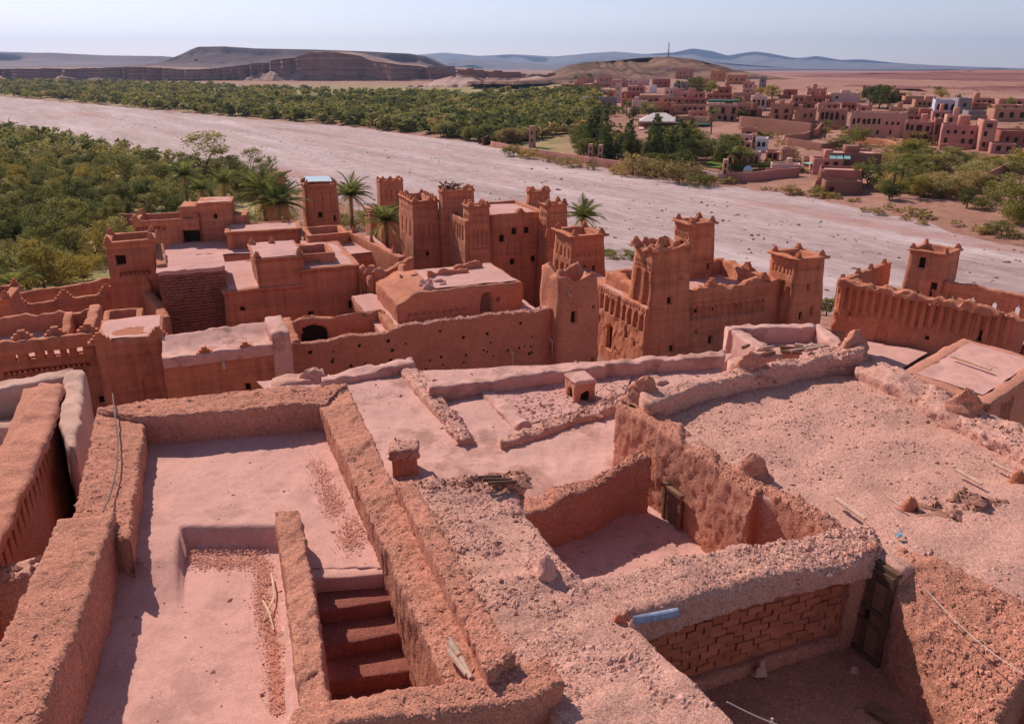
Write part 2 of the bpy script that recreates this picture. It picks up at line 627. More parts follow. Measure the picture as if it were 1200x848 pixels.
def worn_floor(name, base=(.65, .332, .275), k=.9):
    """smooth trodden mud floor: pale film worn through to redder earth, dusty swirls, hair cracks"""
    m = adobe(name, base, .9, 7, 48, .45, .014, .34, .82, 1.14)
    nt = m.node_tree; t = NT(nt); b = nt.nodes['Principled BSDF']
    p = t.pos()
    src = b.inputs['Base Color'].links[0].from_socket
    a = t.noise(p, .9, 8, .72)
    c = t.mix(t.math('MULTIPLY', t.ramp(a, [(.50, (0, 0, 0)), (.60, (1, 1, 1))]), k), src, sc(base, .74) if k < 1 else (.40, .205, .16))
    s = t.noise(t.mapping(p, (1.2, .35, 1), (0, 0, .4)), 2.2, 6, .65)
    c = t.mix(t.math('MULTIPLY', t.ramp(s, [(.48, (0, 0, 0)), (.68, (1, 1, 1))]), .45), c, sc(base, 1.18))
    v = t.node('ShaderNodeTexVoronoi', feature='DISTANCE_TO_EDGE')
    v.inputs['Scale'].default_value = 1.3
    wv = t.node('ShaderNodeVectorMath', operation='ADD')
    nz = t.node('ShaderNodeTexNoise'); nz.inputs['Scale'].default_value = 2.5; t.link(p, nz.inputs['Vector'])
    t.link(p, wv.inputs[0]); t.link(nz.outputs['Color'], wv.inputs[1]); t.link(wv.outputs[0], v.inputs['Vector'])
    ck = t.math('MULTIPLY', t.ramp(v.outputs['Distance'], [(.0, (1, 1, 1)), (.012, (0, 0, 0))]), t.ramp(t.noise(p, .7, 3), [(.5, (0, 0, 0)), (.6, (1, 1, 1))]))
    c = t.mix(t.math('MULTIPLY', ck, .6), c, (.36, .15, .10))
    t.link(c, b.inputs['Base Color'])
    return m

def plain(name, base, rough=.85, var=.25, scale=8., bump=.0, spec=.15, stretch=None):
    m, nt, b = new_mat(name)
    t = NT(nt)
    c = t.node('ShaderNodeTexCoord').outputs['Object']
    if stretch: c = t.mapping(c, stretch)
    n = t.noise(c, scale, 5)
    t.link(t.ramp(n, [(.3, sc(base, 1 - var)), (.7, sc(base, 1 + var))]), b.inputs['Base Color'])
    b.inputs['Roughness'].default_value = rough
    b.inputs['Specular IOR Level'].default_value = spec
    if bump: t.link(t.bump(n, bump, .02), b.inputs['Normal'])
    return m

def leafmat(name, c1, c2, scale=.6, rnd=.35):
    m, nt, b = new_mat(name)
    t = NT(nt)
    oi = t.node('ShaderNodeObjectInfo')
    n = t.noise(t.pos(), scale, 4)
    n = t.math('ADD', t.math('MULTIPLY', n, 1 - rnd), t.math('MULTIPLY', oi.outputs['Random'], rnd))
    c = t.ramp(n, [(.25, c1), (.7, c2)])
    t.link(c, b.inputs['Base Color'])
    b.inputs['Roughness'].default_value = .75
    tr = t.node('ShaderNodeBsdfTranslucent')          # leaves let some light through
    t.link(c, tr.inputs['Color'])
    mx = t.node('ShaderNodeMixShader')
    mx.inputs[0].default_value = .42
    t.link(b.outputs[0], mx.inputs[1]); t.link(tr.outputs[0], mx.inputs[2])
    t.link(mx.outputs[0], nt.nodes['Material Output'].inputs['Surface'])
    return m

MUD = (.54, .20, .115)
M = {}
M['near'] = adobe('straw_mud', (.60, .24, .16), 1.0, 11, 42, .8, .025, .8, .62, 1.28)
M['floor'] = worn_floor('smooth_mud_floor')
M['gravel'] = adobe('gravel_mud', (.63, .31, .238), .7, 11, 38, .7, .022, .8, .66, 1.28)
M['roof'] = worn_floor('pale_mud_roof', (.62, .33, .275), 1.0)
M['mid'] = adobe('mud_wall', MUD, .5, 5, 26, .5, .05, .22, .75, 1.2, layers=.8)
M['midred'] = adobe('red_mud_wall', (.53, .19, .105), .5, 4, 20, .45, .05, .2, .78, 1.2, layers=.8)
M['ruin'] = adobe('eroded_mud_wall', (.56, .21, .125), .6, 3, 16, .7, .06, .3, .66, 1.3)
M['midroof'] = adobe('dusty_roof', (.60, .31, .265), .35, 3, 18, .4, .04, .3, .75, 1.25)
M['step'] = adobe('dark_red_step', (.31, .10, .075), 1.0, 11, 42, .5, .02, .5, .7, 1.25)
M['brick'] = adobe('mud_brick', (.54, .175, .10), 3., 14, 80, .6, .02, .25, .7, 1.25)
M['joint'] = adobe('mud_joint', (.45, .15, .09), 3., 14, 80, .6, .02, .2, .7, 1.25)
M['stone'] = adobe('dark_stone', (.30, .125, .085), 2., 6, 30, .6, .04, .2, .6, 1.4)
M['chip'] = adobe('mud_clod', (.60, .315, .25), 9., 30, 90, .3, .01, .1, .6, 1.5)
M['chipmud'] = adobe('straw_mud_clod', (.57, .24, .165), 9., 30, 90, .3, .01, .1, .6, 1.4)
M['chipdark'] = adobe('dark_clod', (.40, .185, .13), 9., 30, 90, .3, .01, .1, .6, 1.5)
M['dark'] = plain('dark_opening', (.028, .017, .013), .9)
M['wood'] = plain('weathered_wood', (.22, .11, .07), .8, .35, 6, .3, .2, (1, 1, 8))
M['oldwood'] = plain('dark_timber', (.13, .066, .043), .8, .35, 6, .3, .2, (1, 1, 8))
M['palewood'] = plain('dry_wood', (.58, .37, .27), .8, .25, 9, .2)
M['straw'] = plain('straw', (.70, .50, .34), .8, .2, 9)
M['pipe'] = plain('grey_blue_plastic', (.27, .29, .38), .8, .35, 22, .3, .1)
M['cable'] = plain('grey_cable', (.18, .11, .085), .7, .2)
M['wire'] = plain('pale_wire', (.60, .46, .38), .6, .2)
M['rag'] = plain('blue_rag', (.16, .26, .36), .8, .35, 20)
M['white'] = plain('pale_plaster', (.72, .58, .52), .9, .12, 3)

# each brick fired a little differently by the sun
def vary(m, lo, hi):
    nt = m.node_tree; t = NT(nt); b = nt.nodes['Principled BSDF']
    src = b.inputs['Base Color'].links[0].from_socket
    oi = t.node('ShaderNodeObjectInfo')
    t.link(t.mix(1.0, src, t.ramp(oi.outputs['Random'], [(0, (lo, lo * .96, lo * .92)), (1, (hi, hi, hi))]), 'MULTIPLY'), b.inputs['Base Color'])
vary(M['brick'], .78, 1.10)
# ------------------------------------------------------------------ lie of the land
FAR_BANK = np.array([P(x, y, 0)[:2] for x, y in
    [(-700, 96), (-300, 103), (0, 113), (200, 131), (400, 148), (560, 168), (640, 187), (760, 208), (850, 219), (930, 229), (1010, 244), (1100, 266), (1200, 291), (1420, 345)]])
NEAR_BANK = np.array([P(x, y, 0)[:2] for x, y in
    [(-700, 120), (-300, 135), (0, 152), (120, 172), (230, 196), (330, 222), (470, 262), (620, 300), (800, 330), (990, 372), (1200, 420), (1420, 470)]])

def sdist(pl, x, y):
    """signed distance to a polyline running left to right: positive beyond it"""
    x, y = np.asarray(x, float), np.asarray(y, float)
    best = np.full(x.shape, 1e12); sg = np.ones(x.shape)
    for i in range(len(pl) - 1):
        a, b = pl[i], pl[i + 1]
        d = b - a
        L2 = d @ d
        t = np.clip(((x - a[0]) * d[0] + (y - a[1]) * d[1]) / L2, 0, 1)
        qx, qy = a[0] + t * d[0], a[1] + t * d[1]
        r = (x - qx) ** 2 + (y - qy) ** 2
        cr = d[0] * (y - a[1]) - d[1] * (x - a[0])
        k = r < best
        best = np.where(k, r, best)
        sg = np.where(k, np.sign(cr), sg)
    return np.sqrt(best) * sg

HY = np.array([-40, 0, 14, 20, 30, 45, 60, 70, 82, 100, 130, 200])
HZ = np.array([16, 14, 11.5, 9.5, 6.5, 5.0, 4.2, 3.0, 1.6, .5, .2, 0.])
def land(x, y):
    x, y = np.asarray(x, float), np.asarray(y, float)
    d = sdist(FAR_BANK, x, y)
    n = sdist(NEAR_BANK, x, y)
    q = x / np.maximum(y, 5)
    w = sstep(-.02, .14, q)
    right = np.interp(d, [0, 4, 15, 60, 120, 200, 350, 600, 1200, 5000], [0, .5, 1.2, 4.2, 8., 11.0, 13.0, 14.0, 11, 5])
    left = np.interp(d, [0, 6, 40, 300, 1000, 8000], [0, .7, 1.5, 3, 6, 14])
    z = np.where(d > 0, left * (1 - w) + right * w, 0)
    h = (np.interp(y + .12 * x, HY, HZ) + 1.1 * sstep(10, 24, x) * sstep(85, 60, y) * sstep(15, 40, y)) * sstep(0, -14, n)
    return z + np.where(n < 0, h + .5 * sstep(0, -3, n), 0)

def G(px, py, n=420):
    """where the line of sight of a pixel meets the ground"""
    d = ray(px, py)
    t = np.geomspace(20, 3000, n)
    x, y, z = d[0] * t, d[1] * t, CAMZ + d[2] * t
    k = np.nonzero(z < land(x, y))[0]
    if not len(k): return None
    i = max(1, k[0])
    a, b = t[i - 1], t[i]
    m = np.linspace(a, b, 60)
    k = np.nonzero(CAMZ + d[2] * m < land(d[0] * m, d[1] * m))[0]
    b = m[k[0]] if len(k) else b
    return np.array([d[0] * b, d[1] * b, CAMZ + d[2] * b])

def L1(x, y): return float(land(np.array([x]), np.array([y]))[0])

# ground: one sheet to the horizon
def ground():
    rs = np.concatenate([np.linspace(2, 30, 15), np.geomspace(32, 60, 20), np.geomspace(61, 420, 150), np.geomspace(430, 26000, 70)])
    an = np.radians(np.linspace(-62, 62, 300))
    R, A = np.meshgrid(rs, an, indexing='ij')
    x, y = (R * np.sin(A)).ravel(), (R * np.cos(A) - 3).ravel()
    z = land(x, y)
    d, n = sdist(FAR_BANK, x, y), sdist(NEAR_BANK, x, y)
    bed = (d < 0) & (n > 0)
    z = z + fbm(np.stack([x, y, x * 0], 1) / 9, 3, 3) * np.where(bed, .05, .35) * sstep(15, 60, y)
    z = np.where(bed, z - .35 * sstep(0, 3, np.minimum(-d, n)), z)
    V = np.stack([x, y, z], 1)
    m, nt, b = new_mat('dry_earth')
    t = NT(nt)
    p = t.pos()
    c = t.ramp(t.noise(p, .03, 7), [(.34, (.21, .09, .06)), (.5, (.34, .15, .105)), (.66, (.48, .25, .19))])
    c = t.mix(.5, c, t.ramp(t.noise(p, .5, 6, .7), [(.32, (.19, .09, .06)), (.52, (.37, .19, .135)), (.72, (.50, .30, .235))]))
    at = t.node('ShaderNodeAttribute', attribute_name='growth')
    gcol = t.ramp(t.noise(p, .07, 6, .7), [(.32, (.16, .15, .05)), (.46, (.24, .20, .07)), (.56, (.38, .27, .12)), (.7, (.44, .26, .16))])
    c = t.mix(at.outputs['Fac'], c, gcol)
    t.link(c, b.inputs['Base Color'])
    t.link(t.bump(t.noise(p, .8, 7, .7), .7, .3), b.inputs['Normal'])
    o = mesh_obj('ground', V, gridf(len(rs), len(an)), m)
    o['kind'] = 'structure'
    px = CX + FPX * x / np.maximum(y * cp - (z - CAMZ) * sp, 1)
    gr = np.where(n < -1, sstep(70, 84, y) * sstep(360, 300, px), 0) + np.where((d > 6) & (y < 2500), sstep(1.0, .0, x / np.maximum(y, 1) / .10 - .2) * sstep(1400, 900, y), 0)
    at = o.data.attributes.new('growth', 'FLOAT', 'POINT')
    at.data.foreach_set('value', np.clip(gr, 0, 1).astype(np.float32))
    # river bed, a gravel sheet between the banks
    U = np.concatenate([np.linspace(0, 1, 50)])
    N, Fb = [], []
    def resample(pl, k):
        s = np.concatenate([[0], np.cumsum(np.linalg.norm(np.diff(pl, axis=0), axis=1))])
        # even spacing in picture terms: sample by index
        ii = np.linspace(0, len(pl) - 1, k)
        return np.stack([np.interp(ii, np.arange(len(pl)), pl[:, j]) for j in (0, 1)], 1)
    k = 240
    a, c = resample(NEAR_BANK, k), resample(FAR_BANK, k)
    wob = fbm(np.stack([np.arange(k) / 6., np.zeros(k), np.zeros(k)], 1), 3, 8)[:, None]
    wob2 = fbm(np.stack([np.arange(k) / 5., np.zeros(k) + 9, np.zeros(k)], 1), 3, 8)[:, None]
    ac = (c - a) / np.linalg.norm(c - a, axis=1)[:, None]
    a = a + ac * (wob * 3 - 1.5)
    c = c + ac * (wob2 * 3 + .5)
    V = a[:, None, :] * (1 - U[None, :, None]) + c[:, None, :] * U[None, :, None]
    V = np.concatenate([V, np.zeros((k, len(U), 1))], 2).reshape(-1, 3)
    V[:, 2] = .05 + fbm(V / np.array([14, 5, 1.]), 3, 5) * .10
    m, nt, b = new_mat('river_gravel')
    t = NT(nt)
    p = t.pos()
    st = t.mapping(p, (1, 1, 1), (0, 0, math.radians(56)))
    lo = t.mapping(st, (.010, .075, 1))
    c1 = t.ramp(t.noise(lo, 1.0, 9, .68), [(.36, (.27, .16, .145)), (.46, (.42, .28, .265)), (.55, (.51, .355, .345)), (.65, (.70, .53, .52))])
    c2 = t.ramp(t.noise(t.mapping(st, (.25, .6, 1)), 1.0, 7, .75), [(.34, (.27, .175, .155)), (.5, (.47, .335, .31)), (.66, (.63, .49, .46))])
    c = t.mix(.5, c1, c2)
    red = t.ramp(t.noise(t.mapping(st, (.006, .04, 1)), 1.3, 5), [(.56, (0, 0, 0)), (.68, (1, 1, 1))])
    c = t.mix(t.math('MULTIPLY', red, .8), c, (.42, .20, .16))
    sp_ = t.noise(p, 1.6, 4, .8)
    c = t.mix(t.math('MULTIPLY', t.ramp(sp_, [(.62, (0, 0, 0)), (.70, (1, 1, 1))]), .6), c, (.20, .12, .11))
    t.link(c, b.inputs['Base Color'])
    t.link(t.bump(t.noise(p, 1.2, 7, .75), .6, .25), b.inputs['Normal'])
    o = mesh_obj('river_bed', V, gridf(k, len(U)), m)
    o['kind'] = 'structure'
ground()

# river stones, dark against the gravel
def river_stones():
    pts, sz = [], []
    g = np.random.default_rng(5)
    while len(pts) < 1100:
        px, py = g.uniform(0, 1200), 110 + 260 * g.random() ** 1.2
        q = P(px, py, .08)
        if sdist(NEAR_BANK, q[:1], q[1:2])[0] > 1 and sdist(FAR_BANK, q[:1], q[1:2])[0] < -2:
            if fbm(np.array([[q[0] / 25, q[1] / 25, 0]]), 2, 4)[0] < -.15: continue
            pts.append(q); sz.append(.08 + .32 * g.random() ** 5 + q[1] * .0003)
    V, F = lumps(np.array(pts), np.array(sz), 3, .5)
    o = mesh_obj('river_stones', V, F, adobe('river_stone', (.19, .12, .11), 1, 6, 20, .4, .03, .2, .6, 1.6), smooth=False, origin=base_of(V))
    o['kind'] = 'stuff'
river_stones()

# ------------------------------------------------------------------ far hills
def hillmat(name, stops, scale, bump=0.6, bscale=.02, bd=6., band=None, noisemap=(1, 1, 1)):
    m, nt, b = new_mat(name)
    t = NT(nt)
    p = t.pos()
    c = t.ramp(t.noise(t.mapping(p, noisemap), scale, 8, .65), stops)
    if band:
        z = t.mapping(p, (.0006, .0006, band[0]))
        c = t.mix(.62, c, t.ramp(t.noise(z, 1.0, 3), [(.35, band[1]), (.6, band[2])]))
    t.link(c, b.inputs['Base Color'])
    t.link(t.bump(t.noise(p, bscale, 9, .7), bump, bd), b.inputs['Normal'])
    return m

def ridge(name, top, Y, foot, mat, prof, ero=0.0, escale=60., depth=None, nu=260, rows=26, seed=0, back=None, jag=0.0, gully=0.0, gscale=40., yfoot=None):
    """a hill whose skyline is read from the photograph: top = [(px, py)] at distance Y, foot = ground level;
    prof = [(distance in front of the skyline as a share of depth, height share)]"""
    xs = np.linspace(top[0][0], top[-1][0], nu)
    ys = np.interp(xs, [a for a, _ in top], [b for _, b in top])
    pt = np.array([PY(a, b, Y) for a, b in zip(xs, ys)])
    pt[:, 2] += fbm(np.stack([pt[:, 0] / escale, pt[:, 0] * 0, pt[:, 0] * 0], 1), 4, seed) * jag
    D = depth or Y * .15
    ps = np.array([a for a, _ in prof]); ph = np.array([b for _, b in prof])
    ts = np.linspace(0, 1, rows)
    seg = np.concatenate([[0], np.cumsum(np.hypot(np.diff(ps), np.diff(ph)))]); seg /= seg[-1]
    ps2, ph2 = np.interp(ts, seg, ps), np.interp(ts, seg, ph)
    bk = back or D
    rowsL = []
    for q in (1.0, .6, .3, .1):
        r = pt.copy(); r[:, 1] += bk * q; r[:, 2] -= 0.02 * bk * q if q < 1 else (pt[:, 2] - foot) + 2
        rowsL.append(r)
    for a, h in zip(ps2, ph2):
        r = pt.copy()
        e = fbm(np.stack([pt[:, 0] / escale, np.full(nu, a * D / escale * .4), np.full(nu, 0)], 1), 4, seed + 3)
        gl = np.abs(fbm(np.stack([pt[:, 0] / gscale + e * .3, np.full(nu, .3 * a), np.zeros(nu)], 1), 3, seed + 9))
        r[:, 1] -= a * D + (e * ero - gl * gully) * sstep(0, .15, a) 
        r[:, 2] = foot + (pt[:, 2] - foot) * h
        rowsL.append(r)
    V = np.concatenate(rowsL)
    V[-nu:, 2] = foot - 3
    o = mesh_obj(name, V, gridf(len(rowsL), nu), mat)
    o['kind'] = 'structure'
    return o

bluem = hillmat('blue_mountain_rock', [(.35, (.11, .09, .09)), (.65, (.22, .17, .16))], .0012, .8, .002, 80)
ridge('mountain', [(-160, 70), (0, 61), (40, 62), (90, 64), (150, 67), (205, 70), (300, 72), (430, 66), (470, 66), (520, 62), (560, 66), (600, 64), (650, 67), (690, 63), (720, 61), (755, 64), (790, 62), (812, 57), (835, 60), (856, 66), (870, 62), (885, 60), (900, 62), (925, 67), (945, 69), (957, 66), (985, 71), (1010, 70), (1060, 75), (1095, 77), (1135, 82), (1190, 80), (1300, 84)], 15000, 15, bluem,
      [(0, 1), (.25, .75), (.5, .45), (.8, .15), (1, 0)], 900, 1500, 3500, 320, 22, 4, gully=900, gscale=900., jag=8)
ridge('mountain', [(300, 82), (380, 74), (430, 68), (470, 73), (500, 76), (560, 70), (600, 74), (640, 76), (700, 74), (760, 70), (800, 68), (850, 74), (900, 78), (1000, 84), (1060, 92)], 9500, 15, bluem,
      [(0, 1), (.25, .7), (.5, .4), (.8, .12), (1, 0)], 500, 900, 2200, 240, 22, 6, gully=500, gscale=600., jag=5)
plainm = hillmat('dusty_plain', [(.35, (.13, .075, .075)), (.65, (.22, .135, .125))], .002, .5, .01, 20)
ridge('plateau', [(-300, 66), (-100, 64), (0, 62), (60, 62), (120, 65), (190, 66), (260, 71)], 5600, 12, plainm, [(0, 1), (.08, .6), (.3, .4), (.7, .2), (1, 0)], 200, 500, 1800, 160, 18, 8, gully=150, gscale=260.)
mesam = hillmat('mesa_rock', [(.35, (.10, .052, .05)), (.55, (.16, .088, .082)), (.72, (.24, .145, .125))], .006, .9, .012, 25, (.03, (.10, .05, .05), (.20, .115, .105)))
ridge('mesa', [(120, 80), (185, 74), (212, 64), (224, 58), (232, 55), (262, 54.5), (300, 57), (360, 58), (420, 60), (480, 63), (498, 66), (520, 77), (560, 84)], 3200, 14, mesam,
      [(0, 1), (.05, .72), (.12, .60), (.35, .3), (.7, .08), (1, 0)], 60, 160, 700, 320, 24, 10, gully=110, gscale=130.)
cliffm = hillmat('cliff_rock', [(.32, (.20, .10, .075)), (.5, (.33, .18, .14)), (.7, (.46, .29, .235))], .03, 1.0, .05, 6, (.22, (.20, .10, .075), (.44, .27, .215)))
# table of eroded cliffs behind the green belt
def cliff(top, Y, foot, mat, seed, hard=1.0, nu=900):
    xs = np.linspace(top[0][0], top[-1][0], nu)
    ys = np.interp(xs, [a for a, _ in top], [b for _, b in top])
    pt = np.array([PY(a, b, Y) for a, b in zip(xs, ys)])
    n1 = lambda s, f, o=4: fbm(np.stack([pt[:, 0] / s, np.full(nu, f), np.zeros(nu)], 1), o, seed)
    pt[:, 2] += n1(25, 0) * 1.2
    Hh = np.maximum(pt[:, 2] - foot, 2)
    big = n1(240, 3) * 60 + n1(70, 5) * 22
    rows = []
    for d, dz in ((900, -20), (400, -4), (120, 1.5), (30, .6)):
        r = pt.copy(); r[:, 1] += d + big * .9; r[:, 2] += dz + n1(60, d) * 1.5; rows.append(r)
    ht = np.clip(.30 + .45 * n1(110, 7, 3) + .15 * n1(30, 9, 3), .06, .82)
    for k in range(12):
        t = k / 11
        r = pt.copy()
        but = np.abs(n1(26, .25 * t + 11, 4)) * 20 * hard * np.clip(.55 + 1.1 * n1(120, 31, 3), .05, 1.5) + np.abs(n1(9, .4 * t + 13, 3)) * 5 * np.clip(.5 + n1(60, 33, 2), 0, 1.4) + n1(55, 35, 3) * 9
        r[:, 1] += big + but - 6 * t + (2.5 if k % 3 == 1 else 0)
        r[:, 2] = pt[:, 2] - (1 - ht) * Hh * t
        rows.append(r)
    for k in range(1, 13):
        t = k / 12
        r = pt.copy()
        gl = np.abs(n1(20, .12 * t + 21, 4)) * 14 * t * (1 - .5 * t)
        r[:, 1] += big - 6 + gl - 2.6 * ht * Hh * t
        r[:, 2] = foot + ht * Hh * (1 - t) ** 1.25
        rows.append(r)
    V = np.concatenate(rows); V[-nu:, 2] = foot - 4
    o = mesh_obj('cliff', V, gridf(len(rows), nu), mat, smooth=False)
    o['kind'] = 'structure'
cliff([(-200, 84), (0, 81), (100, 80), (170, 79), (225, 82), (255, 79), (300, 73), (318, 70), (345, 66), (362, 61), (392, 61), (410, 64), (430, 70), (470, 76), (520, 81), (580, 85), (640, 88), (700, 92), (760, 100)], 1500, 2, cliffm, 12)
talus = hillmat('pale_scree', [(.32, (.34, .19, .15)), (.5, (.46, .28, .23)), (.7, (.54, .36, .30))], .03, .8, .06, 4)
ridge('hill', [(485, 103), (510, 94), (535, 88), (556, 90), (572, 97), (590, 101), (610, 93), (630, 89), (655, 95), (680, 102)], 1120, 6, talus,
      [(0, 1), (.2, .75), (.6, .28), (1, 0)], 8, 40, 90, 200, 20, 14, gully=26, gscale=22., back=60)
brownm = hillmat('brown_hill_earth', [(.38, (.06, .028, .02)), (.5, (.17, .08, .05)), (.64, (.29, .155, .10))], .012, .9, .03, 8)
ridge('hill', [(560, 103), (600, 96), (640, 88), (668, 76), (690, 73), (720, 71), (750, 68), (784, 66.5), (810, 69), (840, 76), (865, 84), (890, 90), (940, 96), (1000, 101)], 1250, 12, brownm,
      [(0, 1), (.15, .86), (.3, .62), (.42, .5), (.7, .2), (1, 0)], 25, 60, 330, 420, 34, 16, gully=60, gscale=24.)
redm = hillmat('red_hill_earth', [(.40, (.17, .06, .055)), (.5, (.35, .135, .12)), (.62, (.46, .21, .19))], .014, 1.0, .03, 12, (.16, (.19, .07, .06), (.42, .17, .15)), (1, .25, 1))  # strata bands, their darkness also painting in the shade of a missing scarp
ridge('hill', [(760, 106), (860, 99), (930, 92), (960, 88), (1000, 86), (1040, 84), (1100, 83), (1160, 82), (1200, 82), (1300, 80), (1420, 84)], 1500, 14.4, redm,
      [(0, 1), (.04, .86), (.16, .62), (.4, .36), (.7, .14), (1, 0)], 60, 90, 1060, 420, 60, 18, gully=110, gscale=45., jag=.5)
# ------------------------------------------------------------------ near roofs
NR = dict(res=.045, r=.055, amp=.024, nscale=.45, amp2=.021, nscale2=.065, jag=.03, jagscale=.5)

def mound(name, px, py, z, w, h, mat, parent=None, rz=0, thin=.6, seed=0, label=None, base=None):
    c = P(px, py, z) if base is None else np.asarray(base, float)
    n, m = 14, 18
    V = []
    lx, ly = .07 * w * math.sin(seed * 1.7), .10 * w * math.cos(seed * 2.3)
    for k in range(n):
        t = k / (n - 1)
        rr = w / 2 * (1 - t ** 1.5) ** .6 * (1.0 + .5 * (1 - t) ** 4)
        zz = -.12 + (h + .12) * t
        for j in range(m):
            a = 2 * math.pi * j / m
            x, y = rr * math.cos(a) * (1 + .18 * math.sin(2 * a + seed)) + lx * t, rr * thin * math.sin(a) + ly * t
            V.append([c[0] + x * math.cos(rz) - y * math.sin(rz), c[1] + x * math.sin(rz) + y * math.cos(rz), c[2] + zz])
    V = rough(np.array(V), w * .10, w * .30, seed + 3)
    V = rough(V, w * .045, w * .09, seed + 4)
    o = mesh_obj(name, V, gridf(n, m, True), mat, parent, origin=None if parent is not None else c)
    if label: o['label'] = label
    return o

def center(pts, z): return np.mean([P(x, y, z) for x, y in pts], axis=0)

# ---- stair terrace in the left foreground
t = thing('terrace_house', center([(150, 560), (430, 560), (330, 800)], 17.0), 'flat roof terrace with thick straw mud parapets and a sunken stair, left foreground', 'house')
TER = t
near, gravel = M['near'], M['gravel']
pstrip('parapet', [(113, 478), (100, 540), (86, 606)], [(170, 487), (161, 560), (151, 632)], 20.44, 17.2, near, t, seed=1, **NR)
pstrip('parapet', [(113, 477), (250, 460), (375, 449), (407, 448)], [(168, 488), (280, 480), (372, 471), (380, 470)], 20.54, 17.2, near, t, seed=2, **NR)
pstrip('parapet', [(372, 467), (400, 530), (437, 612), (478, 700), (520, 797), (530, 816)], [(406, 449), (436, 510), (463, 572), (520, 690), (573, 790), (586, 810)], 20.49, 17.2, near, t, seed=3, **NR)
pstrip('parapet', [(464, 566), (482, 600), (526, 692), (573, 790)], [(487, 561), (505, 598), (549, 675), (604, 768)], 20.72, 17.2, near, t, seed=4, **NR)
pstrip('parapet', [(345, 826), (478, 806), (573, 791), (640, 774)], [(330, 860), (470, 841), (612, 821), (662, 800)], 20.56, 17.2, near, t, seed=5, **NR)
pstrip('parapet', [(66, 608), (20, 706), (-80, 920)], [(135, 601), (95, 720), (10, 920)], 20.58, 17.2, near, t, seed=6, **NR)
pstrip('dividing_wall', [(322, 599), (336, 700), (350, 800), (358, 860)], [(352, 599), (365, 668), (380, 760), (393, 860)], 20.46, 17.2, near, t, seed=7, **NR)

def terr_z(U, W, V):
    pr = np.array([proj(v) for v in V])
    x, y = pr[:, 0], pr[:, 1]
    low = np.where(x > 212, sstep(615, 623, y), sstep(628, 700, y) * sstep(250, 205, x) + sstep(205, 214, x) * sstep(619, 660, y))
    low = np.clip(low, 0, 1) * (x < 335)
    hollow = -.06 * np.exp(-(((x - 265) / 55) ** 2 + ((y - 632) / 12) ** 2))
    z = -.27 * low + hollow * low
    well = (x > 352 + (y - 600) * .18) & (y > 667)
    return np.where(well, -1.9, z)
fl = sheet('floor', P(140, 486, 20), P(396, 477, 20), P(545, 830, 20), P(-10, 920, 20), .045, M['floor'], t, terr_z, amp=.018, nscale=.9, amp2=.004, nscale2=.12, seed=4)
st = MB
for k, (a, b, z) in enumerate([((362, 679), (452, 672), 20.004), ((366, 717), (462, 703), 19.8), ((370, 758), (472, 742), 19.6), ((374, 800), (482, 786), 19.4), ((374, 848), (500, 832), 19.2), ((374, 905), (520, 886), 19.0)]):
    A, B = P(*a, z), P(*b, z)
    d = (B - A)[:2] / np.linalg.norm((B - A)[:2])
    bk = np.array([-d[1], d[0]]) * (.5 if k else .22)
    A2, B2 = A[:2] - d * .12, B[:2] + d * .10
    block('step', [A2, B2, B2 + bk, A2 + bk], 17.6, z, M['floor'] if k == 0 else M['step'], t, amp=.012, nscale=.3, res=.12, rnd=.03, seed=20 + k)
block('wall', [P(x, y, 17.6)[:2] for x, y in [(60, 940), (600, 860), (420, 500), (150, 520)]], 10.0, 17.5, M['mid'], t, res=.6, taper=.3)
rubble(fl, 240, .016, M['chipdark'], t, seed=3, name='loose_clod')
for q, sd_ in zip([o for o in t.children if o.name.startswith('parapet')], range(9)):
    rubble(q, 2600, .011, M['chipmud'], t, seed=30 + sd_, upmin=.5, name='straw_chaff', flat=.35)
# loose red soil swept along the dividing wall, under the ledge and by the parapet
def soil(line, spread, n, seed, z):
    g = np.random.default_rng(seed); pts = []
    for k in range(n):
        t_ = g.random() * (len(line) - 1); i = int(t_); f = t_ - i
        x = line[i][0] * (1 - f) + line[i + 1][0] * f + g.normal() * spread; y = line[i][1] * (1 - f) + line[i + 1][1] * f + g.normal() * spread * .8
        pts.append(P(x, y, z))
    V, F = lumps(np.array(pts), g.uniform(.004, .013, n), seed, .35)
    o = mesh_obj('loose_soil', V, F, M['chipmud'], t, smooth=False); o['kind'] = 'stuff'
soil([(308, 655), (306, 700), (316, 745), (322, 790), (326, 830)], 6, 3200, 3, 19.752)
soil([(222, 652), (262, 656), (305, 650)], 8, 2000, 4, 19.752)
soil([(368, 540), (385, 575), (392, 600)], 7, 1700, 5, 20.018)
soil([(415, 610), (408, 640)], 9, 1000, 6, 20.018)
soil([(150, 655), (160, 668)], 7, 400, 7, 19.93)
# sticks of straw, cable
for a, b in [((318, 672), (322, 706)), ((308, 703), (321, 737)), ((321, 700), (309, 727))]:
    mb = MB(); p0, p1 = P(*a, 19.80), P(*b, 19.77)
    mb.tube([p0, (p0 + p1) / 2 + [0.01, 0, .03], p1], [.011, .013, .009], 5)
    o = mb.build('straw_stalk', M['straw'])
    tag(o, 'thin pale straw stalk lying crossed with others beside the dividing wall', 'straw', 'crossed straw stalks on the terrace floor')
mb = MB()
mb.tube([P(132, 461, 20.66), P(134, 480, 20.62), P(138, 515, 20.56), P(137, 548, 20.56), P(129, 580, 20.55), P(121, 599, 20.6)], .012, 6)
tag(mb.build('cable', M['cable']), 'dark thin cable lying along the top of the left terrace parapet', 'cable')
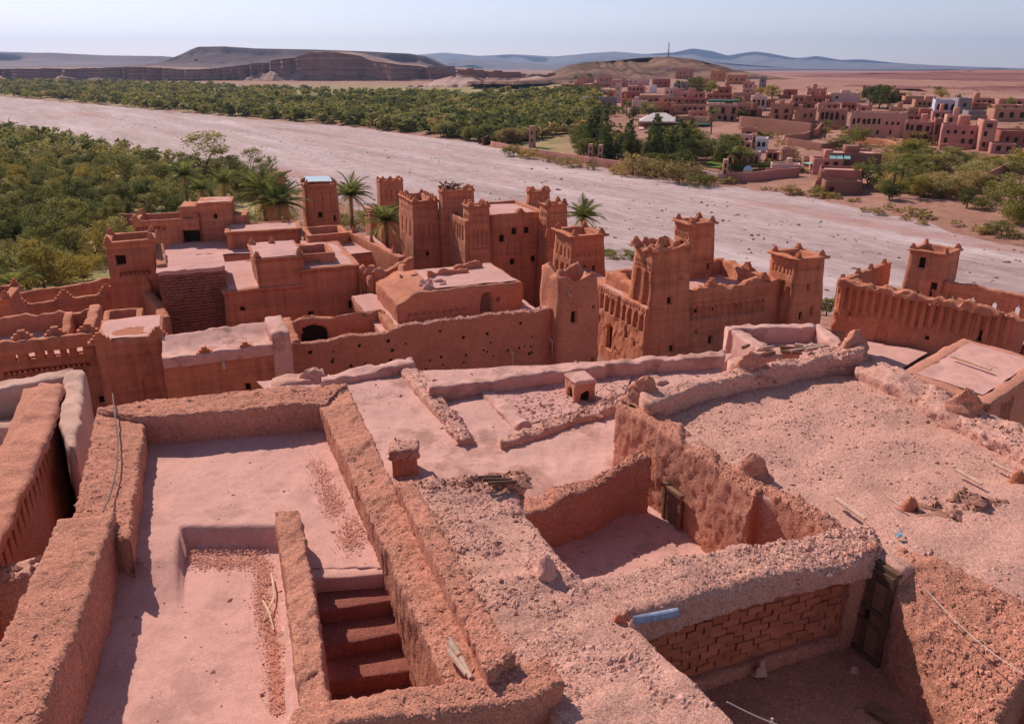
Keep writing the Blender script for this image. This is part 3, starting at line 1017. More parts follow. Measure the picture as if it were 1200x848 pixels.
# broken timber lying in the gutter between the two parapets
for k, (a, b, r) in enumerate([((527, 752), (538, 768), .045), ((526, 762), (547, 790), .03), ((540, 770), (552, 794), .03), ((524, 746), (536, 756), .02)]):
    mb = MB(); mb.tube([P(*a, 20.60), P(*b, 20.57)], [r, r * .85], 7)
    tag(mb.build('wood_stick', M['palewood']), 'short dry piece of wood heaped in the gutter behind the stair', 'stick', 'wood scraps in the gutter by the stair')

# ---- rubble roof in the middle foreground
t = thing('rubble_roof_house', center([(540, 600), (620, 700), (760, 850)], 16.5), 'rough rubble strewn flat roof between the stair terrace and the two courtyards', 'house')
rr = pstrip('roof', [(478, 566), (500, 592), (556, 690), (600, 768), (640, 805), (668, 920)], [(603, 563), (609, 592), (676, 672), (712, 705), (745, 733), (925, 905)],
            [20.30, 20.34, 20.36, 20.34, 20.32, 20.3], 17.0, gravel, t, seed=9, res=.06, r=.08, amp=.035, nscale=.5, amp2=.016, nscale2=.07, jag=.04)
rubble(rr, 11000, .013, M['chip'], t, seed=5, clump=.5)
rubble(rr, 1200, .017, M['chipdark'], t, seed=6, clump=.35)
edge = pstrip('roof_edge', [(486, 560), (545, 556), (608, 553)], [(500, 574), (555, 572), (616, 570)], 20.40, 19.6, gravel, t, seed=10, res=.05, r=.1, amp=.06, nscale=.2, amp2=.03, nscale2=.07, jag=.08)
rubble(edge, 420, .045, M['chipdark'], t, seed=8)
block('wall', [P(x, y, 17.1)[:2] for x, y in [(690, 900), (850, 900), (640, 640), (520, 620)]], 9.0, 17.0, M['mid'], t, res=.6, taper=.3)
o = mound('boulder', 640, 672, 20.36, .34, .26, M['chip'], seed=4, thin=.8)
tag(o, 'pale lump of broken mud on the rubble roof beside the courtyard edge', 'clod')
# timber ends at the back rim
for a, b, r in [((566, 562), (600, 562), .035), ((572, 566), (606, 564), .03), ((560, 559), (588, 558), .025)]:
    mb = MB(); mb.tube([P(*a, 20.52), P(*b, 20.50)], [r, r * .9], 7)
    tag(mb.build('wood_stick', M['oldwood']), 'dark weathered stick lying on the back rim of the rubble roof', 'stick', 'sticks on the back rim of the rubble roof')
# drain pipe with its clay plug
pt = thing('drain_pipe', P(735, 727, 20.3), 'blue grey plastic drain pipe poking out over the brick courtyard', 'pipe')
mb = MB(); a, b = P(742, 727, 20.38), P(794, 717, 20.36)
V, F = tube([a, a + (b - a) * .5, b], .05, 18)
mesh_obj('tube', V, F[:-1], M['pipe'], pt)
mb = MB(); mb.tube([b - (b - a) * .02, b + (b - a) * .004], .041, 14); mb.build('bore', M['dark'], pt)
for x, y, r, h, m_ in [(727, 729, .2, .12, M['brick']), (741, 722, .16, .12, M['chip']), (741, 733, .14, .1, M['chip']), (733, 722, .14, .12, M['chip'])]:
    mound('clay_plug', x, y, 20.33, r, h, m_, pt, seed=int(x))

# ---- walled courtyard with the little door, and its brick yard
t = thing('courtyard_house', center([(760, 600), (900, 700), (1000, 800)], 16.5), 'mud house of two sunken courtyards with crumbling thick walls, right foreground', 'house')
CY_ = t
GK = dict(res=.05, r=.08, amp=.028, nscale=.5, amp2=.022, nscale2=.07, jag=.06, jagscale=.4)
w1 = pstrip('wall', [(592, 584), (660, 568), (715, 551), (736, 534), (746, 529)], [(606, 607), (676, 580), (735, 551), (750, 541), (764, 536)], [19.33, 19.33, 19.36, 19.5, 19.56], 17.6, near, t, seed=12, **GK)
w2 = pstrip('wall', [(722, 470), (800, 520), (883, 577), (893, 571), (961, 619), (1005, 650)], [(744, 462), (798, 498), (880, 553), (900, 566), (982, 611), (1035, 640)], 20.06, 17.6, near, t, seed=13, **GK)
w3 = pstrip('wall', [(660, 682), (760, 659), (833, 643), (960, 622), (1018, 610)], [(728, 724), (800, 702), (873, 684), (1000, 654), (1036, 646)], [20.22, 20.12, 20.08, 20.08, 20.08], 19.72, gravel, t, seed=14, res=.05, r=.11, amp=.03, nscale=.5, amp2=.022, nscale2=.08, jag=.06)
for q, n, s in ((w1, 1400, 50), (w2, 3600, 51), (w3, 5200, 52)):
    rubble(q, n, .014, M['chip' if s == 52 else 'chipmud'], t, seed=s, upmin=.55)
    rubble(q, n // 3, .014, M['chipdark'], t, seed=s + 5, upmin=.55)
fa = sheet('floor', P(575, 640, 18.45), P(770, 572, 18.45), P(930, 655, 18.45), P(650, 745, 18.45), .07, M['floor'], t, amp=.03, nscale=.7, amp2=.008, nscale2=.1, seed=6)
rubble(fa, 160, .022, M['chipdark'], t, seed=16, name='loose_clod')
# plank door let into the right wall of the far courtyard
A, B = P(722, 470, 20.06), P(883, 577, 20.06)
d = (B - A) / np.linalg.norm(B - A)
def on_wall(px, z):
    F = A.copy(); F[2] = z
    return F + d * reach(F, d, px)
a, b = on_wall(780, 18.9), on_wall(798, 18.9)
nrm = np.array([-d[1], d[0], 0]); nrm = nrm if nrm @ (np.array([0, 0, 0]) - a)[:3] > 0 else -nrm
az = math.atan2(d[1], d[0])
ln = np.linalg.norm(b - a)
a, b = a - nrm * .01, b - nrm * .01
zb, zt = 18.5, 19.12
dr = MB(); dr.box((a + b) / 2 * [1, 1, 0] + [0, 0, (zb + zt) / 2], (ln, .05, zt - zb), az)
dr = dr.build('door', M['dark'], t)
for k in range(4):
    q = a + (b - a) * ((k + .5) / 4)
    mb = MB(); mb.box([q[0] + nrm[0] * .025, q[1] + nrm[1] * .025, (zb + zt) / 2 - .01], (ln / 4 * .9, .03, zt - zb - .04), az)
    mb.build('plank', M['wood'], dr)
mb = MB()
for q in (a, b): mb.box([q[0] + nrm[0] * .03, q[1] + nrm[1] * .03, (zb + zt) / 2], (.05, .05, zt - zb + .04), az)
mb.box([(a + b)[0] / 2 + nrm[0] * .05, (a + b)[1] / 2 + nrm[1] * .05, zt + .03], (ln + .10, .09, .06), az)
mb.build('frame', M['wood'], dr)
# small hatch in the recess at the near end
q = P(945, 612, 19.55)
mb = MB(); mb.box(q, (.5, .06, .5), az); mb.build('hatch', M['wood'], t)
# brick wall of the near yard: each brick laid by itself on a recessed backing
BF0, BF1 = P(728, 724, 20.0), P(1000, 654, 20.0)
bd = (BF1 - BF0) / np.linalg.norm(BF1 - BF0)
bn = np.array([bd[1], -bd[0], 0])
BL = np.linalg.norm((BF1 - BF0)[:2]) + .12
BF0 = BF0 - bn * .10
z0, z1 = 18.50, 19.80
baz = math.atan2(bd[1], bd[0])
cback = BF0 + bd * BL / 2 - bn * .16
bw = MB(); bw.box([cback[0], cback[1], (z0 + z1) / 2 - .3], (BL + .3, .30, z1 - z0 + .6), baz)
bw = bw.build('brick_wall', M['joint'], t)
bme = []
for s in range(6):
    mb = MB(); g = np.random.default_rng(s)
    v, f = tube([[0, 0, 0], [0, 0, 1]], 1, 4)
    # a softened, uneven mud brick 0.235 x 0.10 x 0.085
    hx, hy, hz = .1165, .05, .0455
    xs = [(-hx, .8), (-hx * .93, 1), (hx * .93, 1), (hx, .8)]
    V = []
    for x, kk in xs:
        for y, z in ((-hy, -hz * kk), (-hy, hz * kk), (hy, hz * kk), (hy, -hz * kk)):
            V.append([x, y, z])
    V = np.array(V) + g.uniform(-.007, .007, (16, 3))
    mb.add(V, gridf(4, 4, True) + [[3, 2, 1, 0], [12, 13, 14, 15]])
    me = bpy.data.meshes.new('brick')
    me.from_pydata(np.concatenate(mb.v).tolist(), [], mb.f)
    me.materials.append(M['brick']); bme.append(me)
row, z, nb = 0, z0 + .25, 0
g = np.random.default_rng(3)
while z < z1 - .02 and nb < 300:
    x = -.1 + (row % 2) * .13
    while x < BL - .1:
        L_ = .26 * g.uniform(.92, 1.06)
        q = BF0 + bd * (x + L_ / 2) + bn * (-.034 + g.uniform(-.012, .012))
        o = bpy.data.objects.new('brick', bme[g.integers(6)])
        COL.objects.link(o); o.parent = bw
        lw = wloc(bw)
        o.location = [float(q[0] - lw[0]), float(q[1] - lw[1]), float(z + .05 - lw[2] + g.uniform(-.008, .008))]
        o.rotation_euler = (g.uniform(-.05, .05), g.uniform(-.045, .045), baz + g.uniform(-.05, .05))
        o.scale = (L_ / .246, 1, g.uniform(1.02, 1.12))
        nb += 1; x += L_ + g.uniform(0, .012)
    row += 1; z += .099
pl_ = MB(); c = BF0 + bd * BL / 2 + bn * .04
V, F = strip_geo([BF0 - bn * .1 + [0, 0, z0 + .2 - BF0[2]], BF0 + bd * BL - bn * .1 + [0, 0, z0 + .2 - BF0[2]]], [BF0 + bn * .10 + [0, 0, z0 + .2 - BF0[2]], BF0 + bd * BL + bn * .10 + [0, 0, z0 + .2 - BF0[2]]], 18.2, res=.1, r=.07)
mesh_obj('plinth', rough(V, .025, .2), F, near, t)
fb = sheet('floor', P(650, 760, 18.5), P(1075, 735, 18.5), P(1420, 900, 18.5), P(800, 1000, 18.5), .09, M['near'], t, amp=.03, nscale=.6, amp2=.012, nscale2=.1, seed=8)
rubble(fb, 300, .03, M['chipdark'], t, seed=18, name='loose_clod')
# right wall of the yard: upright at the foot, slumped into a rough shoulder above
def slump():
    foot = np.array([P(x, y, 18.5) for x, y in [(1028, 776), (1040, 792), (1081, 848), (1138, 925)]])
    top = np.array([P(x, y, 20.04) for x, y in [(1058, 640), (1080, 650), (1200, 704), (1228, 742)]])
    tt = np.linspace(0, 3, 80)
    Ft = np.stack([np.interp(tt, range(4), foot[:, j]) for j in range(3)], 1)
    Tp = np.stack([np.interp(tt, range(4), top[:, j]) for j in range(3)], 1)
    cols = []
    lip = Ft.copy(); lip[:, 2] = np.interp(tt, [0, 1, 2, 3], [19.75, 19.55, 19.2, 19.0])
    for k in np.linspace(0, 1, 16): c = Ft * (1 - k) + lip * k; c[:, 2] = 18.3 + (lip[:, 2] - 18.3) * k; cols.append(c)
    for k in np.linspace(0, 1, 30)[1:]:
        c = lip * (1 - k) + Tp * k
        c[:, 2] = lip[:, 2] + (Tp[:, 2] - lip[:, 2]) * (1 - (1 - k) ** 1.7)
        cols.append(c)
    for k in (.5, 1.0):
        c = Tp.copy(); c[:, 0] += .25 * k; c[:, 1] += .3 * k; c[:, 2] -= .1 + 1.6 * (k > .6); cols.append(c)
    V = np.stack(cols, 1).reshape(-1, 3); m = len(cols)
    V = rough(rough(V, .04, .5, 2), .024, .08, 3)
    F = gridf(80, m) + [list(range(m))[::-1], [79 * m + j for j in range(m)]]
    return mesh_obj('wall', V, F, near, t)
sl = slump()
rubble(sl, 3200, .015, M['chipmud'], t, seed=19, upmin=.25)
rubble(sl, 900, .017, M['chipdark'], t, seed=20, upmin=.25)
# panelled door in the corner of the brick yard
q0, q1 = P(1004, 772, 18.5), P(1040, 777, 18.5)
a = P(1007, 759, 18.52); b = P(1031, 779, 18.52); a = a - (b - a) * .75
dd = (b - a); dd[2] = 0; W_ = np.linalg.norm(dd); dd /= W_
daz = math.atan2(dd[1], dd[0]); dn = np.array([dd[1], -dd[0], 0]); dn = dn if dn @ (-a) > 0 else -dn
H_ = 1.34
def dbox(mb, u, z, su, sz, thick, off):
    c = a + dd * u + dn * off
    mb.box([c[0], c[1], 18.52 + z], (su, thick, sz), daz)
mb = MB(); dbox(mb, W_ / 2, H_ / 2, W_, H_, .05, 0); door = mb.build('door', M['oldwood'], t)
for u in (.25, .75):
    for z, h in ((.28, .42), (.62, .14), (.98, .40)):
        mb = MB(); dbox(mb, W_ * u, z, W_ * .34, h, .03, .035); mb.build('panel', M['wood'], door)
mb = MB()
for u in (0.02, W_ * .5, W_ - .02): dbox(mb, u, H_ / 2, .07, H_ + .04, .06, .04)
for z in (.03, .52, .74, H_): dbox(mb, W_ / 2, z, W_, .07, .062, .042)
mb.build('frame', M['oldwood'], door)
mb = MB(); dbox(mb, W_ * .58, .66, .03, .12, .05, .09); mb.build('handle', M['dark'], door)
rt = np.array([-dn[0], -dn[1], 0])
block('corner', [x[:2] for x in (a + rt * .06 - dd * .3, b + rt * .06, b + rt * .7, a + rt * .7 - dd * .3)], 18.0, 19.97, gravel, t, amp=.03, res=.12, amp2=.015, nscale2=.07)
mb = MB(); dbox(mb, W_ / 2, H_ + .07, W_ + .04, .07, .10, -.01); mb.build('lintel', M['oldwood'], t)
c = P(1003, 757, 18.5)
block('jamb', [x[:2] for x in (c, c + dn * .02 + bd * .02, c - bd * .28 - bn * .5, c - bd * .30)] if False else [x[:2] for x in (P(986, 752, 18.5), P(1003, 757, 18.5), P(1003, 757, 18.5) - dd * .5, P(986, 752, 18.5) - dd * .45)], 18.3, 19.9, near, t, amp=.02, res=.12)
block('wall', [P(x, y, 17.6)[:2] for x, y in [(640, 700), (900, 900), (1250, 760), (1020, 640), (760, 560)]], 9.0, 17.5, M['mid'], t, res=.6, taper=.3)
# plank and stone left in the yard
mb = MB(); p0 = P(1040, 838, 18.6); mb.box(p0, (.5, .16, .05), -.9); tag(mb.build('plank', M['wood']), 'short wooden plank lying in the shade of the brick yard', 'plank')
o = mound('stone', 1001, 786, 18.52, .16, .1, M['chip'], seed=9); tag(o, 'pale stone on the shaded yard floor below the panelled door', 'stone')
o = mound('stone', 892, 781, 18.7, .15, .12, M['chip'], seed=12); tag(o, 'small pale stone lodged at the foot of the brick wall', 'stone')
# washing lines
mb = MB(); p0, p1 = P(1085, 690, 19.9), P(1235, 810, 20.2)
mb.tube([p0 * (1 - k) + p1 * k - [0, 0, .12 * math.sin(math.pi * k)] for k in np.linspace(0, 1, 14)], .005, 5)
tag(mb.build('wire', M['wire']), 'thin pale wire hanging across the slumped yard wall at the right', 'wire')
mb = MB(); p0, p1 = P(852, 822, 20.25), P(960, 862, 20.0)
mb.tube([p0 * (1 - k) + p1 * k - [0, 0, .05 * math.sin(math.pi * k)] for k in np.linspace(0, 1, 14)], .008, 5)
mb.tube([P(905, 841, 20.1), P(903, 850, 20.02)], .014, 5)
tag(mb.build('rope', M['wire']), 'knotted pale rope tied across the corner of the brick yard', 'rope')

# ---- big flat roof on the right
t = thing('broad_roof_house', center([(800, 480), (1100, 600)], 15.0), 'broad dusty flat roof with rubble parapets and small mud finials, right foreground', 'house')
br = pstrip('roof', [(733, 474), (800, 520), (890, 575), (1020, 645), (1200, 706), (1330, 772)], [(1008, 424), (1045, 444), (1080, 464), (1140, 492), (1240, 540), (1420, 632)], 20.0, 17.0, M['gravel'], t, seed=21, res=.09, r=.08, amp=.05, nscale=.8, amp2=.012, nscale2=.12)
pb = pstrip('parapet', [(750, 457), (820, 436), (900, 426), (970, 406), (1003, 393)], [(763, 470), (820, 450), (903, 434), (975, 416), (1012, 410)], [20.38, 20.38, 20.36, 20.42, 20.5], 19.0, gravel, t, seed=22, res=.06, r=.10, amp=.03, nscale=.4, amp2=.022, nscale2=.09, jag=.06)
pr_ = pstrip('parapet', [(1003, 430), (1080, 468), (1140, 499), (1200, 528), (1320, 585)], [(1014, 412), (1090, 446), (1150, 476), (1210, 503), (1330, 558)], 20.24, 19.0, gravel, t, seed=23, res=.06, r=.12, amp=.04, nscale=.4, amp2=.026, nscale2=.09, jag=.07)
rubble(br, 15000, .0135, M['chip'], t, seed=24, clump=.7)
rubble(br, 2600, .015, M['chipdark'], t, seed=25, clump=.5)
for q, n, s in ((pb, 2000, 26), (pr_, 2400, 27)):
    rubble(q, n, .022, M['chip'], t, seed=s, upmin=.2); rubble(q, n // 5, .026, M['chipdark'], t, seed=s + 9, upmin=.2)
mound('finial', 757, 468, 20.15, .62, .50, near, t, rz=-.5, thin=.5, seed=2)
mound('finial', 881, 434, 20.32, .75, .42, near, t, rz=.3, thin=.5, seed=3)
mound('finial', 999, 414, 20.3, .95, .46, near, t, rz=.4, thin=.5, seed=5)
mound('finial', 1131, 482, 20.2, .62, .48, near, t, rz=-.6, thin=.55, seed=6)
mound('finial', 884, 551, 20.1, .42, .32, near, t, rz=-.5, thin=.6, seed=7)
block('wall', [P(x, y, 17.1)[:2] for x, y in [(1040, 680), (1330, 800), (1420, 660), (1020, 450), (760, 480)]], 9.0, 17.1, M['mid'], t, res=.6, taper=.3)
# collapsed patch of dark clods and the sticks round it
hp = mound('rubble_heap', 1135, 598, 19.98, 1.25, .11, M['chipdark'], None, rz=.2, thin=.5, seed=8)
tag(hp, 'low heap of dark broken mud clods on the broad roof', 'rubble heap')
hp2 = rubble(hp, 260, .025, M['chipdark'], hp, seed=28, upmin=.3)
for k, (a, b, r, lab) in enumerate([((980, 584), (1014, 608), .035, 'pale wooden pole lying on the broad roof near the courtyard wall'),
        ((1120, 550), (1151, 567), .028, 'pale stick on the broad roof behind the dark clods, left of two'),
        ((1163, 542), (1200, 560), .026, 'pale stick on the broad roof by the right picture edge'),
        ((1040, 582), (1056, 592), .018, 'short pale stick beside the brown stone on the broad roof')]):
    mb = MB(); mb.tube([P(*a, 20.10), P(*b, 20.09)], [r, r * .8], 7); tag(mb.build('wood_stick', M['palewood']), lab, 'stick')
for x, y, w, lab in [(1066, 592, .26, 'brown angular stone on the broad roof beside a short stick'), (1194, 563, .3, 'dark brown stone on the broad roof at the right edge'),
        ]:
    o = mound('stone', x, y, 20.03, w, w * .6, M['brick'], seed=x, thin=.7); tag(o, lab, 'stone')
g = np.random.default_rng(4); mb = MB()
for k in range(5):
    q = P(1046 + g.uniform(-8, 10), 626 + g.uniform(-5, 5), 20.08)
    mb.add(lumps([q], [.035], k, .3)[0], lumps([q], [.035], k, .3)[1])
tag(mb.build('rag', M['rag']), 'scrap of blue plastic on the broad roof above the panelled door', 'rag')

# ---- lower roofs behind
t = thing('low_roof_house', center([(480, 470), (700, 480)], 14.5), 'row of pale low roofs with gravel ridges behind the foreground terrace', 'house')
Z = 18.7
pale = M['roof']
ml = sheet('roof', P(300, 446, Z), P(858, 414, Z), P(740, 572, Z), P(455, 606, Z), .10, pale, t, amp=.03, nscale=.8, amp2=.008, nscale2=.12, seed=31)
g3 = sheet('roof', P(567, 449, Z + .035), P(747, 424, Z + .035), P(728, 470, Z + .035), P(612, 498, Z + .035), .10, M['midroof'], t, amp=.012, nscale=.6, amp2=.008, nscale2=.1, seed=32)
RK = dict(res=.10, r=.08, amp=.04, nscale=.3, amp2=.02, nscale2=.09, jag=.05)
e1 = pstrip('roof_ridge', [(464, 429), (500, 470), (537, 514)], [(484, 424), (518, 464), (557, 512)], Z + .13, Z - .4, gravel, t, seed=33, **RK)
e2 = pstrip('roof_ridge', [(582, 512), (650, 488), (722, 461)], [(590, 520), (655, 498), (724, 475)], Z + .15, Z - .4, gravel, t, seed=34, **RK)
pstrip('roof_ridge', [(553, 451), (606, 501)], [(567, 447), (621, 495)], Z + .07, Z - .4, pale, t, seed=35, **RK)
pstrip('roof_ridge', [(735, 428), (772, 448)], [(746, 426), (784, 445)], Z + .09, Z - .4, pale, t, seed=36, **RK)
pstrip('parapet', [(377, 437), (430, 427), (484, 418)], [(378, 446), (432, 436), (486, 427)], Z + .2, Z - 2, pale, t, seed=37, **RK)
pstrip('parapet', [(318, 440), (350, 435), (379, 431)], [(318, 452), (352, 447), (380, 444)], Z + .08, Z - 2, gravel, t, seed=38, **RK)
e3 = pstrip('parapet', [(500, 448), (570, 440), (640, 431), (742, 419), (850, 410)], [(503, 455), (572, 446), (642, 437), (744, 425), (850, 416)], Z + .34, Z - 2, M['roof'], t, seed=39, **RK)
mound('finial', 370, 444, Z + .05, .8, .22, gravel, t, thin=.4, seed=3)
rubble(e1, 700, .028, M['chip'], t, seed=41, upmin=.4); rubble(e2, 700, .03, M['chip'], t, seed=42, upmin=.4); rubble(e2, 260, .03, M['chipdark'], t, seed=43, upmin=.4)
rubble(g3, 1600, .02, M['chipdark'], t, seed=44); rubble(ml, 1500, .02, M['chip'], t, seed=45, clump=.7)
block('wall', [P(x, y, Z - .1)[:2] for x, y in [(460, 600), (735, 560), (846, 420), (310, 446)]], 9.0, Z - .12, M['mid'], t, res=.6, taper=.3)
q = P(459, 531, 19.22)
ch = thing('chimney', [q[0], q[1], Z], 'square mud chimney with a crumbling gravel lid beside the terrace parapet', 'chimney')
fp = orect(q, math.radians(8), .46, .44)
block('shaft', fp, Z - .1, 19.16, M['near'], ch, amp=.02, nscale=.2, amp2=.01, nscale2=.06, res=.08)
lid = block('lid', inset(fp, -.05), 19.10, 19.28, gravel, ch, amp=.04, nscale=.15, amp2=.02, nscale2=.06, res=.07)
rubble(lid, 160, .03, M['chip'], ch, seed=46)
q = P(675, 449, 19.22)
ch = thing('chimney', [q[0], q[1], Z], 'small box shaped mud chimney with dark arched vents on the gravel roof', 'chimney')
fp = orect(q, math.radians(20), .50, .62)
block('shaft', fp, Z - .1, 19.20, near, ch, amp=.02, nscale=.2, amp2=.008, nscale2=.06, res=.07,
      holes=[dict(s=0, u0=.16, u1=.36, z0=Z + .02, z1=Z + .28, d=.16, arch=True, n='vent'), dict(s=3, u0=.18, u1=.42, z0=Z + .02, z1=Z + .3, d=.16, arch=True, n='vent')], panel=M['dark'])
block('lid', inset(fp, -.015), 19.18, 19.26, pale, ch, amp=.015, nscale=.2, res=.08)

# ---- house at the left picture edge
t = thing('lattice_house', center([(40, 460), (0, 600)], 13.0), 'house at the left edge with pale parapets and a band of triangular openings', 'house')
LK = dict(res=.08, r=.10, amp=.03, nscale=.35, amp2=.012, nscale2=.09, jag=.03)
whiteish = adobe('pale_lime_mud', (.59, .345, .27), .8, 9, 60, .5, .02, .3, .8, 1.15)
pstrip('parapet', [(-60, 453), (40, 440), (84, 431)], [(-60, 464), (40, 450), (78, 441)], 19.30, 15.5, whiteish, t, seed=51, **LK)
pstrip('parapet', [(76, 434), (70, 470), (67, 486), (76, 523)], [(99, 433), (97, 470), (95, 490), (87, 525)], 19.32, 14.0, whiteish, t, seed=52, **LK)
pstrip('parapet', [(45, 449), (18, 500), (-20, 566), (-60, 632), (-110, 715)], [(73, 449), (60, 500), (31, 566), (0, 632), (-38, 715)], 19.46, 19.28, near, t, seed=53, **LK)
pstrip('parapet', [(-60, 468), (-10, 460), (42, 450)], [(-60, 482), (-10, 473), (38, 463)], 18.98, 15.5, whiteish, t, seed=54, **LK)
pstrip('parapet', [(-60, 498), (24, 489)], [(-60, 509), (20, 500)], 18.7, 15.5, whiteish, t, seed=55, **LK)
sheet('floor', P(-90, 470, 18.3), P(60, 455, 18.3), P(40, 560, 18.3), P(-120, 600, 18.3), .15, pale, t, seed=56)
R3 = [P(x, y, 19.3) for x, y in [(73, 449), (60, 500), (31, 566), (0, 632), (-38, 715)]]
Lw = []
for i, q in enumerate(R3):
    j = min(i, len(R3) - 2); e = R3[j + 1] - R3[j]; e /= np.linalg.norm(e[:2])
    Lw.append((q + np.array([e[1], -e[0], 0]) * .24))
Lw = [np.array(q) for q in Lw]
inn = [q if np.linalg.norm(q[:2]) > np.linalg.norm(r[:2]) else 2 * r - q for q, r in zip(Lw, R3)]
strip('wall', [q + (q - r) * 2.2 for q, r in zip(inn, R3)], inn, 13.0, near, t, seed=57, res=.12, r=.02, amp=.02)
strip('wall', [np.array([*q[:2], 18.70]) for q in inn], [np.array([*r[:2], 18.70]) for r in R3], 13.0, near, t, seed=58, res=.12, r=.03, amp=.02)
# three-cornered bricks of the lattice band
tri = None
tot = np.linalg.norm(np.diff([q[:2] for q in R3], axis=0), axis=1); cum = np.concatenate([[0], np.cumsum(tot)])
for s in np.arange(.1, cum[-1] - .1, .31):
    x, y = np.interp(s, cum, [q[0] for q in R3]), np.interp(s, cum, [q[1] for q in R3])
    x2, y2 = np.interp(s + .05, cum, [q[0] for q in R3]), np.interp(s + .05, cum, [q[1] for q in R3])
    e = np.array([x2 - x, y2 - y]); e /= np.linalg.norm(e)
    if tri is None:
        v = [[-.15, 0, 0], [.15, 0, 0], [.03, 0, .62], [-.03, 0, .62], [-.15, .12, 0], [.15, .12, 0], [.03, .12, .62], [-.03, .12, .62]]
        tri = bpy.data.meshes.new('lattice_brick')
        tri.from_pydata(v, [], [[0, 1, 2, 3], [7, 6, 5, 4], [0, 4, 5, 1], [1, 5, 6, 2], [2, 6, 7, 3], [3, 7, 4, 0]]); tri.materials.append(near)
    o = bpy.data.objects.new('lattice_brick', tri); COL.objects.link(o); o.parent = t
    lw = wloc(t)
    sgn = 1 if np.cross(e, -np.array([x, y])) < 0 else -1
    o.location = [float(x - lw[0]), float(y - lw[1]), 18.69 - float(lw[2])]
    o.rotation_euler = (0, 0, math.atan2(e[1], e[0]) + (math.pi if np.dot([-e[1], e[0]], -np.array([x, y])) > 0 else 0))
block('wall', [P(x, y, 18.2)[:2] for x, y in [(-200, 640), (-20, 640), (62, 470), (-150, 480)]], 9, 18.25, near, t, res=.5)
w = thing('stone_wall', P(10, 680, 17.5), 'crumbling wall capped with loose stones at the left edge below the terrace', 'wall')
q = pstrip('core', [(-60, 676), (50, 650)], [(-60, 700), (44, 672)], 19.0, 15.5, gravel, w, seed=59, **LK)
g = np.random.default_rng(8)
for k in range(34):
    s = g.random(); px, py = -40 + 86 * s, 690 - 30 * s + g.uniform(-9, 9)
    V, F = lumps([P(px, py, 19.03)], [g.uniform(.05, .09)], 100 + k, .7, .2)
    mesh_obj('stone', V, F.tolist(), M['chip'] if k % 3 else whiteish, w, smooth=False)
# ------------------------------------------------------------------ the old mud village below
TH = math.radians(22)
mid, ruin, mroof, midred = M['mid'], M['ruin'], M['midroof'], M['midred']

def axes(th):
    r = np.array([math.cos(th), math.sin(th), 0]); return r, np.array([-r[1], r[0], 0])

def merlon_mesh(w, h, d, steps=3, seed=0):
    mb = MB(); g = np.random.default_rng(seed)
    for k in range(steps):
        s = 1 - k / steps
        mb.box([0, 0, h * (k + .5) / steps - .04], (w * s, d * (1 - .12 * k), h / steps * 1.06), 0, .025)
    me = bpy.data.meshes.new('merlon')
    me.from_pydata(np.concatenate(mb.v).tolist(), [], mb.f)
    return me
MER = {}
def merlon(parent, p, rz, w=.6, h=.5, d=.3, mat=None, name='merlon', steps=3):
    key = (round(w, 2), round(h, 2), round(d, 2), steps, mat.name if mat else '')
    if key not in MER:
        MER[key] = merlon_mesh(w, h, d, steps, len(MER)); MER[key].materials.append(mat or mid)
    o = bpy.data.objects.new(name, MER[key]); COL.objects.link(o); o.parent = parent
    o.location = [float(a) for a in np.asarray(p) - wloc(parent)]
    o.rotation_euler = (random.uniform(-.06, .06), random.uniform(-.06, .06), rz + random.uniform(-.08, .08))
    return o

def merlon_row(parent, a, b, n, z, **k):
    a, b = np.asarray(a, float)[:2], np.asarray(b, float)[:2]
    rz = math.atan2(*(b - a)[::-1])
    for t in (np.linspace(0, 1, n) if n > 1 else [.5]):
        q = a + (b - a) * t
        merlon(parent, [q[0], q[1], z], rz, **k)

def corners(parent, poly, z, ins=.16, **k):
    q = inset(poly, ins)
    for i, c in enumerate(q): merlon(parent, [c[0], c[1], z], math.atan2(*(q[(i + 1) % 4] - q[i])[::-1]) + .78 * (i % 2), **k)

def plan(fx, fy, rx, z, th=TH, lx=None, depth=3.5):
    F = P(fx, fy, z); r, b = axes(th)
    return orect(F, th, reach(F, r, rx), reach(F, b, lx) if lx is not None else depth)

def tower(label, fx, fy, rx, z, z0, th=TH, lx=None, depth=3.5, holes=(), mat=None, rim=(.14, .22), hollow=(.34, .9), taper=.35, mer='corners', cat='tower', name='mud_tower', jag=0., amp=.05, seed=0, group=None, mk={}, res=.35, panel='dark', **k):
    poly = plan(fx, fy, rx, z, th, lx, depth)
    c = poly.mean(0)
    t = thing(name, [c[0], c[1], z0], label, cat, group)
    o = block('walls', poly, z0, z, mat or mid, t, res=res, taper=taper, rim=rim, hollow=hollow, holes=holes, jag=jag, amp=amp, seed=seed, panel=M[panel], **k)
    if mer == 'corners': corners(t, poly, z - .02, w=.5, h=.5, d=.36, mat=mat or mid, **mk)
    if mer == 'row':
        for i in range(4):
            a, b = inset(poly, .15)[[i, (i + 1) % 4]]
            merlon_row(t, a + (b - a) * .02, b - (b - a) * .25, max(2, int(np.linalg.norm(b - a) / .95)), z - .02, w=.55, h=.42, d=.3, mat=mat or mid)
    return t, poly

def lens(poly): return [float(np.linalg.norm(poly[(i + 1) % 4] - poly[i])) for i in range(4)]

def H(s, u, w, z0, z1, d=.4, arch=False, **k): return dict(s=s, u0=u - w / 2, u1=u + w / 2, z0=z0, z1=z1, d=d, arch=arch, **k)

def slots(s, L, n, w, z0, z1, d=.10, arch=False, m=.1, **k): return side_holes(s, L, n, w, z0, z1, d, m, arch, nopanel=True, **k)

